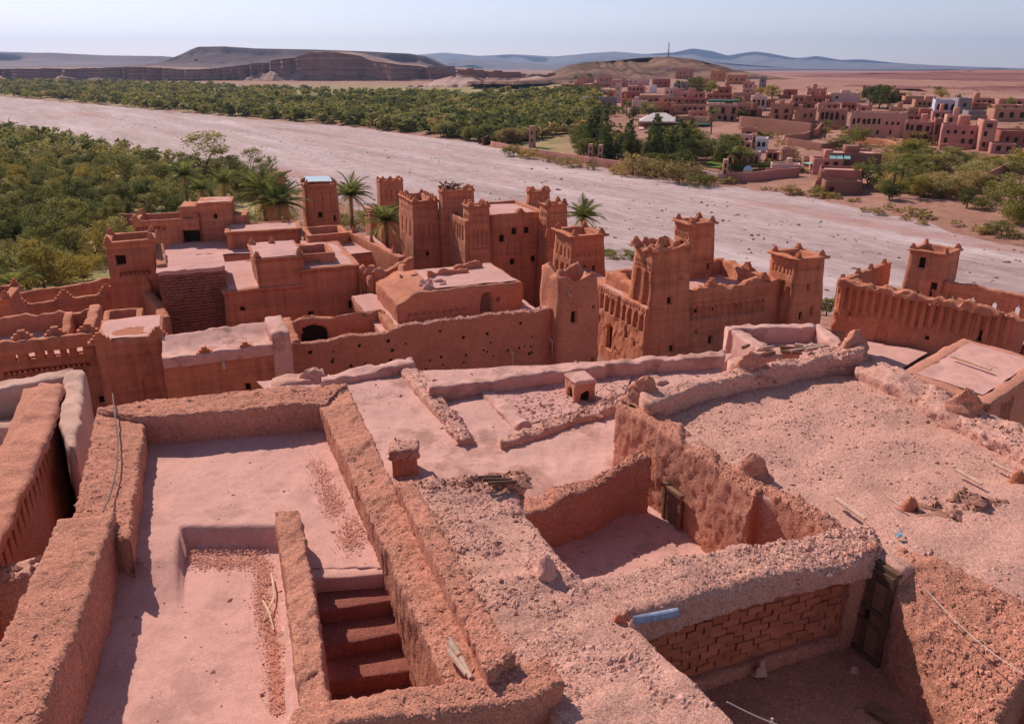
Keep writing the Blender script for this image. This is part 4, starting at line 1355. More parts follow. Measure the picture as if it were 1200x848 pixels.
def roofsheet(parent, poly, z, mat=None, ins=.3, res=.5, seed=0, name='roof'):
    q = inset(poly, ins)
    return sheet(name, [*q[0], z], [*q[1], z], [*q[2], z], [*q[3], z], res, mat or mroof, parent, amp=.05, nscale=1.2, seed=seed)

def triangles(parent, poly, side, z, u0, u1, w, h, mat, name='triangular_brick'):
    """a band of small three-cornered openings: a raised course of triangular bricks"""
    a = poly[side]; b = poly[(side + 1) % 4]; d = (b - a) / np.linalg.norm(b - a); n = np.array([d[1], -d[0]])
    me = bpy.data.meshes.new(name)
    v = [[-w / 2, 0, 0], [w / 2, 0, 0], [0, 0, h], [-w / 2, .14, 0], [w / 2, .14, 0], [0, .14, h]]
    me.from_pydata(v, [], [[0, 1, 2], [5, 4, 3], [0, 3, 4, 1], [1, 4, 5, 2], [2, 5, 3, 0]]); me.materials.append(mat)
    for s in np.arange(u0 + w / 2, u1 - w / 2 + .01, w * 1.04):
        o = bpy.data.objects.new(name, me); COL.objects.link(o); o.parent = parent
        q = a + d * s - n * .015
        o.location = [float(x) for x in np.array([q[0], q[1], z]) - wloc(parent)]
        o.rotation_euler = (0, 0, math.atan2(d[1], d[0]))

# ---- great kasbah right of centre
kt = 'mud_tower'
z8 = 14.4
p8 = plan(768, 291, 809, z8, TH, 745)
L8 = lens(p8)
hol = [H(3, L8[3] * .34, L8[3] * .26, 10.0, 12.6, .22, True, nopanel=True), H(3, L8[3] * .72, L8[3] * .24, 9.6, 12.6, .22, True, nopanel=True)]
hol += slots(3, L8[3], 8, .14, 13.0, 13.25, .12) + slots(3, L8[3], 8, .12, 12.75, 12.9, .1) + slots(3, L8[3], 9, .12, 9.15, 9.4, .1)
hol += [H(0, L8[0] * .48, .42, 10.3, 10.85, .4), H(0, L8[0] * .75, .3, 12.0, 12.3, .12, nopanel=True), H(0, L8[0] * .6, .4, 6.7, 7.2, .4)]
t8, p8 = tower('tall kasbah tower with two deep blind arches and a crumbling rubble top, right of centre', 768, 291, 809, z8, 3.5, TH, 745, holes=hol, mer=None, mat=midred, taper=.5, hollow=(.3, .7), jag=.25, seed=61)
for k in range(9):
    q = inset(p8, .3)[k % 4] * (1 - .1 * (k % 3)) + p8.mean(0) * .1 * (k % 3)
    mound('clod', 0, 0, 0, .6 + .25 * random.random(), .3 + .3 * random.random(), ruin, t8, seed=k, thin=.6, base=[q[0] + random.uniform(-.5, .5), q[1] + random.uniform(-.4, .4), z8 - .12])
p7 = plan(672, 276, 708, 13.0, TH, 651); L7 = lens(p7)
hol = slots(3, L7[3], 3, .5, 9.0, 10.4, .25, True) + slots(3, L7[3], 4, .3, 10.9, 11.6, .12) + [H(0, L7[0] * .15, .2, 10.1, 10.4, .3), H(0, L7[0] * .38, .2, 10.1, 10.4, .3), H(0, L7[0] * .66, .25, 8.5, 10.3, .3), H(0, L7[0] * .15, .22, 9.1, 9.5, .3)] + slots(0, L7[0], 7, .12, 11.3, 11.5, .1)
tower('kasbah tower with an overhanging square rim in front of the small palm', 672, 276, 708, 13.0, 3.0, TH, 651, holes=hol, mat=midred, taper=.45, rim=(.3, .2), seed=62)
p9 = plan(810, 262, 838, 14.5, TH, 792); L9 = lens(p9)
hol = [H(3, L9[3] * .5, .9, 11.3, 12.9, .4, True)] + slots(3, L9[3], 6, .14, 13.2, 13.5, .12) + slots(0, L9[0], 6, .14, 11.4, 11.7, .15) + slots(0, L9[0], 7, .12, 13.3, 13.5, .1) + [H(0, L9[0] * .82, .3, 10.6, 11.2, .3)]
tower('rear tower of the great kasbah standing highest against the river bed', 810, 262, 838, 14.5, 3, TH, 792, holes=hol, mat=mid, rim=(.22, .2), seed=63)
p10 = plan(935, 303, 967, 12.9, TH, 905); L10 = lens(p10)
hol = slots(3, L10[3], 6, .16, 11.5, 12.0, .12) + [H(3, L10[3] * .6, .5, 9.6, 11.0, .15, True, nopanel=True), H(3, L10[3] * .8, .4, 8.8, 10.6, .15, nopanel=True)]
hol += [H(0, L10[0] * .35, .28, 8.1, 8.8, .35), H(0, L10[0] * .7, .3, 8.4, 9.0, .35), H(0, L10[0] * .5, .25, 10.4, 10.9, .3), H(0, L10[0] * .2, .2, 6.6, 7.7, .3), H(0, L10[0] * .48, .2, 6.6, 7.8, .3), H(0, L10[0] * .78, .2, 6.6, 7.7, .3)] + slots(0, L10[0], 8, .12, 11.9, 12.1, .1)
tower('right corner tower of the great kasbah with a square hollow top', 935, 303, 967, 12.9, 3.5, TH, 905, holes=hol, mat=midred, rim=(.26, .2), taper=.4, seed=64)
r, b = axes(TH)
F8 = np.array([*p8[0], 11.2]) + r * .25 + b * .25
wR = reach(F8, r, 915); dB = float(np.dot(p9[0] - F8[:2], b[:2])) + 1.0
pm = orect(F8, TH, wR, dB)
km = thing('kasbah', [*pm.mean(0), 4], 'great mud kasbah with arcaded left wall and blind arches, its roof court between four towers', 'kasbah')
hol = slots(0, wR, 16, .5, 8.75, 9.7, .22, True, m=.12) + slots(0, wR, 40, .12, 9.9, 10.05, .12, m=.1) + [H(0, wR * f, .22, 9.2, 9.45, .4) for f in (.22, .34, .47, .66, .8)] + [H(0, wR * .46, .38, 6.7, 7.3, .4), H(0, wR * .35, .22, 7.7, 7.95, .3), H(0, wR * .24, .2, 7.0, 7.2, .3)]
block('walls', pm, 3.5, 11.2, midred, km, res=.4, taper=.4, hollow=(.55, 1.25), holes=hol, amp=.06, jag=.3, seed=65, panel=M['dark'])
roofsheet(km, pm, 9.98, ins=.62, seed=4)
q = inset(pm, .3)
for i, f in ((0, .45), (1, .5), (0, .9), (2, .3)): 
    a = q[i] + (q[(i + 1) % 4] - q[i]) * f
    merlon(km, [a[0], a[1], 11.1], TH + (i % 2) * 1.57, .9, .6, .4, midred)
wing = orect(np.array([*p8[0], 0]) - r * .42 - b * .1, TH, 1.6, 13.0)
Lw_ = 13.0
# side 3 runs from the rear (u = 0) to the front corner
hw = slots(3, Lw_, 15, .5, 8.35, 9.55, .4, True, m=.01) + slots(3, Lw_, 34, .12, 9.7, 9.85, .12, m=.01) + [H(3, Lw_ * .62, .95, 5.6, 7.5, .5, True, n='opening'), H(3, Lw_ * .80, .3, 7.2, 8.0, .3), H(3, Lw_ * .9, .3, 6.9, 7.3, .3), H(3, Lw_ * .7, .25, 5.8, 6.1, .3), H(3, Lw_ * .5, .3, 7.3, 7.7, .3)]
block('left_wing', wing, 3.0, 10.15, ruin, km, res=.35, taper=.35, holes=hw, amp=.06, nscale=.5, seed=67, panel=M['dark'])
roofsheet(km, wing, 10.17, ins=.05, seed=5)
cc = pm[0] + (r * wR * .18 + b * dB * .30)[:2]
block('light_well', orect(cc, TH, 2.6, 1.4), 9.6, 10.25, mid, km, hollow=(.25, .6), amp=.03, res=.3)

# ---- ruined tower in the centre
z6 = 13.5
p6 = plan(656, 323, 701, z6, TH, 635); L6 = lens(p6)
hol = [H(0, L6[0] * .38, .42, 10.2, 10.95, .45), H(0, L6[0] * .88, .22, 7.2, 7.6, .3), H(0, L6[0] * .88, .16, 11.0, 11.2, .3)]
t6, p6 = tower('roofless ruined tower with a broken scooped top and one dark window, centre', 656, 323, 701, z6, 2.0, TH, 635, holes=hol, mat=ruin, rim=None, hollow=(.34, 2.2), mer=None, jag=.6, taper=.3, amp=.07, seed=66)
mb = MB(); a = P(664, 340, 12.2); a = np.array([*(p6[0] + (p6[1] - p6[0]) * .22), 12.3]); n_ = -b
mb.tube([a, a + n_ * .45 - [0, 0, .1]], .09, 6); mb.build('spout', M['palewood'], t6)

# ---- long enclosure in front of it
zw = 10.9
A = P(323, 403, zw); r, b = axes(TH)
ew = thing('enclosure_house', [*(A + r * 9 + b * 4)[:2], 3], 'low mud building with a long windowless front wall pocked with putlog holes', 'house')
line = [(323, 403), (336, 403), (360, 402.5), (387, 400), (398, 396), (425, 393), (453, 390), (466, 386), (480, 381), (497, 380), (520, 376), (547, 373), (577, 369), (605, 367), (630, 365), (640, 362), (648, 360)]
tops = []
for px, py in line:
    q = A + r * reach(A, r, px); q[2] = zat(q[1], py); tops.append(q)
Lw, Rw = [q + b * .55 for q in tops], tops
fw = strip('front_wall', Lw, Rw, 2.0, ruin, ew, seed=67, res=.25, r=.12, amp=.05, nscale=.6, amp2=.03, nscale2=.2, jag=.08, nzmax=26)
rubble(fw, 900, .06, M['chip'], ew, seed=67, upmin=.5)
g = np.random.default_rng(12)
hm = bpy.data.meshes.new('putlog_hole'); mbx = MB(); mbx.box([0, 0, 0], (.15, .10, .15), 0, .02); hm.from_pydata(np.concatenate(mbx.v).tolist(), [], mbx.f); hm.materials.append(M['dark'])
for k in range(46):
    px = g.uniform(328, 640); q = A + r * reach(A, r, px)
    zt = np.interp(px, [a for a, _ in line], [t[2] for t in tops])
    o = bpy.data.objects.new('putlog_hole', hm); COL.objects.link(o); o.parent = ew
    q = q - b * .02; q[2] = zt - g.choice([.6, 1.2, 1.8, 2.4, 2.9]) + g.uniform(-.1, .1)
    o.location = [float(x) for x in q - wloc(ew)]; o.rotation_euler = (0, 0, TH); s = g.uniform(.5, 1.15); o.scale = (s, 1, s)
for u, z in ((reach(A, r, 598), 8.6), (reach(A, r, 645), 9.0)):
    mb = MB(); q = A + r * u; q[2] = z
    mb.tube([q + b * .1, q - b * .42 - [0, 0, .12]], .11, 6); mb.tube([q - b * .40 - [0, 0, .1], q - b * .44 - [0, 0, .95]], .05, 6); mb.build('spout', M['palewood'], ew)
Ab = P(337, 377, zw)
pb_ = orect(Ab, TH, reach(Ab, r, 447), .55); Lb = lens(pb_)
hol = [H(0, Lb[0] * .27, 1.7, 9.3, 10.5, .46, True, n='opening')] + slots(0, Lb[0], 2, .15, 9.2, 10.0, .1)
block('rear_wall', pb_, 2.0, 10.9, ruin, ew, res=.35, holes=hol, amp=.06, jag=.25, seed=68, panel=M['dark'], rnd=.14)
q = Ab + r * Lb[0] * .27 - b * .3; q[2] = 9.0
for k in range(8): mound('straw_heap', 0, 0, 0, .8, .45, M['chip'], ew, seed=k, base=q + r * g.uniform(-.9, .9) - b * g.uniform(0, .3))
e0 = Ab + r * Lb[0]; cstrip('side_wall', [e0 + b * .3, e0 - b * 4.0], .5, [10.95, 10.75], 2.0, ruin, ew, seed=69, res=.3, r=.12, amp=.06, jag=.2)
cstrip('side_wall', [Ab + b * .3, Ab - b * 4.0], .5, [10.95, 10.8], 2.0, ruin, ew, seed=70, res=.3, r=.12, amp=.06, jag=.2)
rr_, bb_ = axes(TH)
T0 = A + r * reach(A, r, 452) + b * .5
pt_ = orect(T0, TH, reach(T0, r, 645), 10.5)
block('terrace', pt_, 1.0, 10.15, ruin, ew, res=.6, amp=.05)
ts = sheet('roof', [*pt_[0], 10.3], [*pt_[1], 10.3], [*pt_[2], 10.3], [*pt_[3], 10.3], .3, mroof, ew, amp=.06, nscale=.8, seed=71)
pe = orect(A + b * .4, TH, reach(A, r, 452), 4.4)
block('yard', pe, 1.0, 9.2, ruin, ew, res=.6, amp=.05)
U0 = P(467, 379, 10.3)
pu = orect(U0, TH, reach(U0, r, 612), 6.2); Lu = lens(pu)
V_, F_, _, _ = block_geo(pu, 9.8, 12.25, res=.3, holes=[H(0, Lu[0] * .70, .85, 10.3, 11.75, .5, True), H(0, Lu[0] * .8, .25, 11.0, 11.3, .3)] + slots(0, Lu[0] * .6, 9, .18, 10.7, 10.85, .15), rnd=.14)
# the broken left end steps down towards the yard
s_ = (V_[:, :2] - pu[0]) @ r[:2]
V_[:, 2] -= np.where(V_[:, 2] > 11.0, (1 - sstep(-.2, 1.6, s_)) * .8 * (V_[:, 2] - 11.0) / 1.5, 0)
mesh_obj('upper_room', rough(V_, .07, .7, 5), F_, ruin, ew)
roofsheet(ew, orect(U0 + r * 2.6 + b * .2, TH, Lu[0] - 2.8, 5.6), 12.32, ins=.1, res=.3, seed=72)
mb = MB(); q = U0 + r * Lu[0] * .7 + b * .42; mb.box([q[0], q[1], 10.95], (.8, .05, 1.3), TH); mb.build('door', M['wood'], ew)
for k, (f, bk, w, h, z) in enumerate([(.35, 3.6, 3.0, .4, 12.25), (.15, 4.6, 2.4, .5, 11.8), (.62, 4.8, 2.2, .4, 12.25)]):
    cstrip('roof_wall', [U0 + r * (Lu[0] * f) + b * bk, U0 + r * (Lu[0] * f + w) + b * (bk + .2)], .35, z + h, z - .8, ruin, ew, seed=73 + k, res=.25, r=.1, amp=.06, jag=.2)
q = U0 + r * 2.6 + b * 1.2; q[2] = 12.2
for k in range(10): mound('clod', 0, 0, 0, .7, .35, M['chip'], ew, seed=k, base=q + r * g.uniform(-.7, .9) + b * g.uniform(-.5, 1.2))

# ---- ribbed ruin behind it
ra, rb_ = P(423, 311, 12.0), P(467, 323, 11.7)
rw = thing('ruined_wall', [*((ra + rb_) / 2)[:2], 6], 'fluted stump of a ruined wall eroded into vertical ribs, left of the ruined rooms', 'wall')
cstrip('core', [ra, rb_], .6, [12.0, 11.5], 5.0, ruin, rw, seed=75, res=.2, r=.15, amp=.08, nscale=.4, jag=.4)
dr_ = (rb_ - ra); dr_[2] = 0; Lr = np.linalg.norm(dr_); dr_ /= Lr; nn_ = np.array([dr_[1], -dr_[0], 0])
for k in range(9):
    q = ra + dr_ * (.2 + (Lr - .4) * k / 8) + nn_ * .32
    zt = 11.7 - .3 * k / 8 + random.uniform(-.25, .2)
    V, F = tube([[q[0], q[1], 8.3], [q[0], q[1], 10], [q[0], q[1], zt]], [.2, .17, .12], 7)
    mesh_obj('rib', rough(V, .07, .3, k), F, ruin, rw)
cstrip('side_wall', [rb_, rb_ + r * 1.2 + b * 3.5], .5, [11.4, 11.9], 5, ruin, rw, seed=76, res=.3, r=.12, amp=.06, jag=.2)
ra2 = P(408, 318, 11.6)
tw = thing('garden_wall', [*(ra2)[:2], 6], 'low curved mud wall behind the fluted ruin', 'wall')
cstrip('core', [P(432, 322, 11.6), P(452, 318, 11.4), P(482, 304, 11.3)], .5, 11.5, 5, mid, tw, seed=77, res=.3, r=.12, amp=.05, jag=.1)

# ---- back cluster of slender towers
def back(label, fx, fy, rx, z, lx=None, depth=3.5, mer='row', rows=True, z0=0.5, seed=0, **k):
    p = plan(fx, fy, rx, z, TH, lx, depth); L = lens(p)
    hol = slots(0, L[0], 4, .2, z - 3.6, z - 2.2, .16, True) + slots(0, L[0], 7, .14, z - .9, z - .7, .1) + slots(0, L[0], 6, .16, z - 4.0, z - 3.8, .12)
    if lx is not None and L[3] > 1.6: hol += slots(3, L[3], 3, .4, z - 3.6, z - 2.0, .22, True) + slots(3, L[3], 4, .16, z - 1.2, z - .9, .1)
    hol += [H(0, L[0] * .5, .26, z - 5.4, z - 5.0, .3)]
    return tower(label, fx, fy, rx, z, z0, TH, lx, depth, holes=hol, mer=mer, mat=mid, taper=.4, seed=seed, rim=(.10, .2), **k)
back('slim toothed tower with an arched opening in its left face, leftmost of the rear kasbah', 484, 236, 513, 14.0, 468, seed=81)
back('tall rear kasbah tower with a ragged dark crest of brushwood', 519, 224, 555, 15.0, 514, 4, seed=82)
back('short square tower in front of the rear kasbah with four narrow blind arches', 550, 242, 573, 14.3, 543, seed=83)
back('small tower with three pointed teeth behind the rear kasbah roof', 621, 224, 644, 14.3, 617, 3, seed=84)
back('right hand corner tower of the rear kasbah beside the small palm', 642, 240, 664, 14.2, 633, 3.5, 'corners', seed=85)
Fb = P(575, 252, 13.2); pbk = orect(Fb, TH, reach(Fb, axes(TH)[0], 640), 7.5); Lk = lens(pbk)
kb = thing('rear_kasbah', [*pbk.mean(0), 0], 'plain tall mud facade with a few square windows between the slender towers', 'kasbah')
hol = [H(0, Lk[0] * f, .5, z, z + .6, .4) for f, z in ((.42, 11.2), (.64, 11.2), (.2, 10.6), (.38, 8.3), (.76, 8.4))] + [H(0, Lk[0] * f, .1, 9.2, 10.4, .12, nopanel=True) for f in (.3, .55, .7, .9)]
block('walls', pbk, 0, 13.2, mid, kb, res=.5, taper=.3, holes=hol, hollow=(.4, .35), amp=.05, seed=86, panel=M['dark'])
roofsheet(kb, pbk, 12.95, ins=.5, seed=7)
merlon(kb, [*(inset(pbk, .3)[0] * .45 + inset(pbk, .3)[1] * .55), 13.15], TH, .9, .5, .5, mid)
Fw = P(546, 259, 13.0); pw = orect(Fw, TH, 1.2, reach(Fw, axes(TH)[1], 524)); Lq = lens(pw)
block('wing', pw, 0, 13.0, mid, kb, res=.4, taper=.25, holes=slots(3, Lq[3], 6, .45, 11.0, 12.2, .3) + [H(3, Lq[3] * .4, .5, 9.2, 9.9, .4)], amp=.05, seed=87, hollow=(.3, .3), panel=M['dark'])
rq, bq = axes(TH); q = P(519, 224, 15.0) + rq * .9 + bq * .9 + [0, 0, .25]
br_ = MB()
for k in range(60):
    a = q + np.array([random.uniform(-.8, .9), random.uniform(-.5, .8), random.uniform(-.25, .2)]); br_.tube([a, a + np.array([random.uniform(-.6, .6), random.uniform(-.4, .4), random.uniform(0, .4)])], .04, 4)
o = br_.build('brushwood', M['oldwood']); tag(o, 'bundle of dark brushwood on the crest of the tall rear tower', 'brushwood')

# ---- left half: houses stepping down to the grove
p1 = plan(123, 284, 179, 14.0, TH, None, 3.4); L1_ = lens(p1)
hol = [H(0, L1_[0] * .26, .62, 12.2, 12.95, .6)] + slots(0, L1_[0], 12, .1, 13.25, 13.4, .08)
hb = dict(s=0, u0=L1_[0] * .2, u1=L1_[0] * .84, z0=11.35, z1=11.67, d=.3, arch=False, nopanel=True)
t1, p1 = tower('sturdy left tower with a square window and a band of triangular openings', 123, 284, 179, 14.0, 4.0, TH, None, 3.4, holes=hol + [hb], mat=midred, taper=.3, seed=91, hollow=(.4, .7))
triangles(t1, p1 - 0 * p1, 0, 11.37, L1_[0] * .22, L1_[0] * .82, .30, .28, midred)
a = p1[0] + (p1[1] - p1[0]) * .7; q = np.array([a[0], a[1], 10.2])
rr2, bb2 = axes(TH)
wl = thing('garden_wall', [q[0], q[1], 6], 'thick rounded wall running from the foot of the left tower towards the viewer', 'wall')
cstrip('core', [q - bb2 * .2, q - bb2 * 3.6 + rr2 * .9, q - bb2 * 6.5 + rr2 * 1.2], .8, [10.2, 9.9, 9.7], 5, ruin, wl, seed=92, res=.25, r=.25, amp=.06)
a = q - bb2 * .1; a[2] = 10.0
mound('buttress', 0, 0, 0, .9, 1.3, mid, wl, base=a, seed=2)

p14 = plan(185, 320, 263, 12.4, TH, None, 5.4); L14 = lens(p14)
b14 = thing('brick_house', [*p14.mean(0), 4], 'block shaped house with a dark coursed stone front and a pale dusty roof', 'house')
block('walls', p14, 4, 12.4, M['stone'], b14, res=.3, taper=.1, amp=.05, amp2=.03, nscale2=.15, seed=93, hollow=(.5, .12))
roofsheet(b14, orect(np.array([*p14[0], 0]) - rr2 * .12 - bb2 * .12, TH, L14[0] + .24, L14[1] + .24), 12.44, ins=0, res=.3, seed=8)
V, F = strip_geo([[*(p14[0] - bb2[:2] * .15), 12.5], [*(p14[1] - bb2[:2] * .15), 12.5]], [[*(p14[0] + bb2[:2] * .35), 12.5], [*(p14[1] + bb2[:2] * .35), 12.5]], 12.2, res=.25, r=.1)
mesh_obj('eave', rough(V, .05, .4), F, mroof, b14)
# courses of rough stones across the front
mb = MB(); g = np.random.default_rng(6)
z = 4.8; row = 0
while z < 12.05:
    u = .05 + .2 * (row % 2)
    ex = .1 * (1 - (z - 4) / 8.4)
    while u < L14[0] - .35:
        w = g.uniform(.28, .6); q = p14[0] + rr2[:2] * (u + w / 2) - bb2[:2] * (.03 + ex + g.uniform(0, .05))
        if g.random() < .93: mb.box([q[0], q[1], z + .1], (w * .93, .22, .19 * g.uniform(.85, 1.05)), TH + g.uniform(-.04, .04), .02)
        u += w
    z += .225; row += 1
o = mb.build('stone_course', M['stone'], b14); o['kind'] = 'stuff'
cstrip('roof_wall', [P(189, 319, 12.6) + bb2 * 2.4, P(187, 299, 12.6) + bb2 * 1.5], .7, [12.6, 13.2], 11.5, ruin, b14, seed=94, res=.25, r=.15, amp=.05)

# large plain house left of centre
A15 = P(262, 341, 11.0); r, b = axes(TH)
b15 = thing('house', [*(A15 + r * 4 + b * 4)[:2], 4], 'large plain mud house with stepped roof terraces and a raised roof room, left of centre', 'house')
w15 = reach(A15, r, 420)
p15 = orect(A15, TH, reach(A15, r, 360), 9.5); L15 = lens(p15)
block('walls', p15, 3.5, 11.0, mid, b15, res=.45, taper=.3, rim=(.14, .25), holes=[H(0, reach(A15, r, 362) * .98, .5, 8.3, 8.85, .4), H(0, L15[0] * .2, .3, 9.4, 9.7, .3)], amp=.05, seed=95, panel=M['dark'], hollow=(.5, .1))
roofsheet(b15, p15, 11.02, ins=.2, res=.4, seed=9)
A15b = A15 + r * reach(A15, r, 352) + b * .05; A15b[2] = 12.1
p15b = orect(A15b, TH, reach(A15b, r, 419), 9.0); Lb_ = lens(p15b)
block('walls', p15b, 3.5, 12.1, mid, b15, res=.45, taper=.3, rim=(.16, .28), holes=[H(0, Lb_[0] * .14, .45, 8.3, 8.85, .4), H(0, Lb_[0] * .82, .4, 8.7, 9.3, .4)], amp=.05, seed=96, panel=M['dark'], hollow=(.5, .12))
roofsheet(b15, p15b, 12.1, ins=.2, res=.4, seed=10)
A15c = A15 + r * reach(A15, r, 304) + b * .1; A15c[2] = zat(A15c[1], 303)
p15c = orect(A15c, TH, reach(A15c, r, 354), 5.6)
block('roof_room', p15c, 10.5, A15c[2], mid, b15, res=.4, taper=.05, rim=(.16, .2), amp=.05, seed=97)
roofsheet(b15, p15c, A15c[2] + .03, ins=.0, res=.35, seed=11)
for f, g_ in ((.03, .05), (.95, .05), (.05, .95), (.5, .9)):
    q = p15c[0] + r[:2] * lens(p15c)[0] * f + b[:2] * 5.6 * g_; merlon(b15, [q[0], q[1], A15c[2]], TH + .6, .5, .5, .3, mid)
A15d = A15c + r * lens(p15c)[0] + b * 1.2; A15d[2] = A15c[2] - .25
p15d = orect(A15d, TH, 2.6, 3.6); Ld = lens(p15d)
block('roof_room', p15d, 10.8, A15d[2], mid, b15, res=.35, amp=.04, seed=98, hollow=(.3, .6), holes=[H(0, .9, .9, A15d[2] - 1.35, A15d[2] - .45, .25, n='louver')], panel=M['palewood'])
for k in range(4):
    mb = MB(); q = p15d[0] + r[:2] * .9; mb.box([q[0] - b[0] * .0, q[1] - b[1] * .0, A15d[2] - 1.25 + .22 * k], (.95, .1, .06), TH); mb.build('slat', M['oldwood'], b15)

# long low range and terrace house at the back left
p13 = plan(265, 272, 352, 10.6, TH * .8, None, 4.6)
l13 = thing('long_house', [*p13.mean(0), 4], 'long low flat roofed range in front of the palms', 'house')
block('walls', p13, 4, 10.6, mid, l13, res=.5, taper=.1, rim=(.15, .25), amp=.05, seed=101, hollow=(.35, .2)); roofsheet(l13, p13, 10.5, ins=.3, seed=12)
th12 = math.radians(14)
p12 = plan(155, 259, 232, 11.4, th12, None, 4.5); L12 = lens(p12)
h12 = thing('house', [*p12.mean(0), 4], 'back left house with a wide dark doorway and a taller square room beside it', 'house')
hb = dict(s=0, u0=.3, u1=L12[0] * .5, z0=10.35, z1=10.7, d=.3, arch=False, nopanel=True)
block('walls', p12, 4, 11.4, mid, h12, res=.4, taper=.1, amp=.05, seed=102, hollow=(.4, .8), holes=[H(0, L12[0] * .86, 1.7, 8.7, 10.2, .8, n='doorway'), hb], panel=M['dark'])
triangles(h12, p12, 0, 10.37, .5, L12[0] * .48, .36, .3, mid)
corners(h12, p12, 11.35, .2, w=.8, h=.65, d=.35, mat=mid)
p12b = plan(231, 238, 270, 12.9, th12, None, 3.8); L = lens(p12b)
block('walls', p12b, 4, 12.9, mid, h12, res=.4, taper=.15, amp=.04, seed=103, rim=(.1, .2), holes=[H(0, L[0] * .5, .35, 11.2, 11.7, .4)], panel=M['dark']); roofsheet(h12, p12b, 12.92, ins=.05, seed=13)
q0 = p12b[0] - axes(th12)[0][:2] * 1.9
block('walls', orect(q0, th12, 2.0, 3.4), 11.3, 12.6, mid, h12, res=.4, amp=.05, seed=104, rnd=.2)
p12c = orect(p12b[1] + axes(th12)[1][:2] * .4, th12, 1.4, 3); block('walls', p12c, 4, 11.4, mid, h12, res=.4, amp=.04, seed=105, holes=[H(0, .35, .5, 8.6, 10.2, .4, n='doorway')], panel=M['dark'])
pT = orect(P(186, 300, 9.0), th12, reach(P(186, 300, 9.0), axes(th12)[0], 300), 9)
block('terrace', pT, 3, 8.75, mid, h12, res=.7, amp=.04); roofsheet(h12, pT, 8.85, ins=.0, res=.5, seed=14)

# pavilion tower with the sheet metal roof
p16 = plan(357, 217, 394, 13.4, TH, 353, 4); L16 = lens(p16)
hol = slots(0, L16[0], 3, .1, 10.5, 12.6, .1) + [H(0, L16[0] * .42, .5, 9.6, 10.2, .35), H(0, L16[0] * .85, .25, 9.0, 9.8, .3)] + slots(0, L16[0], 8, .12, 12.8, 13.0, .1)
t16, p16 = tower('square tower roofed with a pale blue metal sheet beside the palm', 357, 217, 394, 13.4, 2.0, TH, 353, holes=hol, mat=midred, taper=.35, seed=106, rim=(.08, .2))
tin = plain('pale_blue_metal', (.50, .62, .68), .45, .1, 3, 0, .5)
q = inset(p16, .35)
sheet('metal_roof', [*q[0], 13.75], [*q[1], 13.65], [*q[2], 14.0], [*q[3], 14.1], .4, tin, t16, amp=.02, nscale=1)
for k in range(4): 
    mb = MB(); mb.box([*q[k], 13.6], (.12, .12, .8), TH); mb.build('post', M['wood'], t16)
t19, p19 = tower('far tower with a notched crown near the river bank, behind the palms', 445, 212, 472, 11.2, -.5, TH, 441, 4, holes=slots(0, 4, 4, .2, 8.6, 9.8, .15), mer='row', mat=mid, seed=107, rim=(.08, .2))
F19 = P(434, 247, 6.0); block('wing', orect(F19, TH, reach(F19, axes(TH)[0], 470), 4), -1, 6.0, mid, t19, res=.6, amp=.06)
t20, p20 = tower('small ruined tower standing behind the drooping palms at the river edge', 309, 207, 333, 9.3, -1, TH, None, 4, holes=(), mer='row', mat=midred, seed=108, rim=None)
# walled court and finialled wall beyond the big house
cw = plan(362, 276, 408, 10.6, TH, None, 4.6)
c1 = thing('courtyard_house', [*cw.mean(0), 4], 'small open courtyard with low walls below the metal roofed tower', 'house')
block('walls', cw, 3, 10.6, mid, c1, res=.45, hollow=(.4, 1.0), amp=.05, seed=109, rim=(.08, .15))
fw_ = thing('garden_wall', P(440, 285, 7), 'sloping boundary wall topped with small clay finials in front of the date palms', 'wall')
a, c = P(410, 270, 10.4), P(472, 301, 10.4)
cstrip('core', [a, c], .6, 10.4, 3, mid, fw_, seed=110, res=.35, r=.12, amp=.05)
for f in (.08, .45, .85):
    q = a + (c - a) * f; merlon(fw_, [q[0], q[1], 10.35], 2.0, .5, .7, .35, mid, 'finial', 4)
F17 = P(365, 300, 9.6); block('terrace', orect(F17, TH, 7.5, 8), 3, 9.4, mid, c1, res=.7, amp=.04); roofsheet(c1, orect(F17, TH, 7.5, 8), 9.5, ins=0, seed=15)

# front left: pierced parapet house
A1 = P(-45, 404, 12.0); r, b = axes(TH)
w1_ = reach(A1, r, 109)
h1 = thing('pierced_house', [*(A1 + r * 4 + b * 3)[:2], 4], 'left house with a pierced parapet of slits over rows of triangular openings', 'house')
pp = orect(A1, TH, w1_, 5.4)
hb1 = dict(s=0, u0=1.6, u1=w1_ - .5, z0=9.92, z1=10.2, d=.3, arch=False, nopanel=True)
hb2 = dict(s=0, u0=1.8, u1=w1_ - .7, z0=9.42, z1=9.75, d=.3, arch=False, nopanel=True)
block('walls', pp, 3.5, 10.75, midred, h1, res=.4, taper=.15, amp=.04, seed=111, holes=[hb1, hb2, H(0, w1_ * .96, .35, 7.6, 8.0, .35)], panel=M['dark'])
triangles(h1, pp, 0, 9.94, 1.7, w1_ - .6, .26, .25, midred); triangles(h1, pp, 0, 9.44, 1.9, w1_ - .8, .34, .3, midred)
opens = [(reach(A1, r, px), w) for px, w in ((14, .16), (32, .34), (49, .16), (62, .36), (75, .16), (89, .34), (107, .2))]
prev = 0.0
mb_ = []
for u, w in opens + [(w1_ + .2, .2)]:
    L_ = u - w / 2 - prev
    if L_ > .05:
        q = A1 + r * (prev + L_ / 2) + b * .2
        mb = MB(); mb.box([q[0], q[1], 11.0], (L_, .4, .62), TH, .015); mb.build('pier', midred, h1)
    prev = u + w / 2
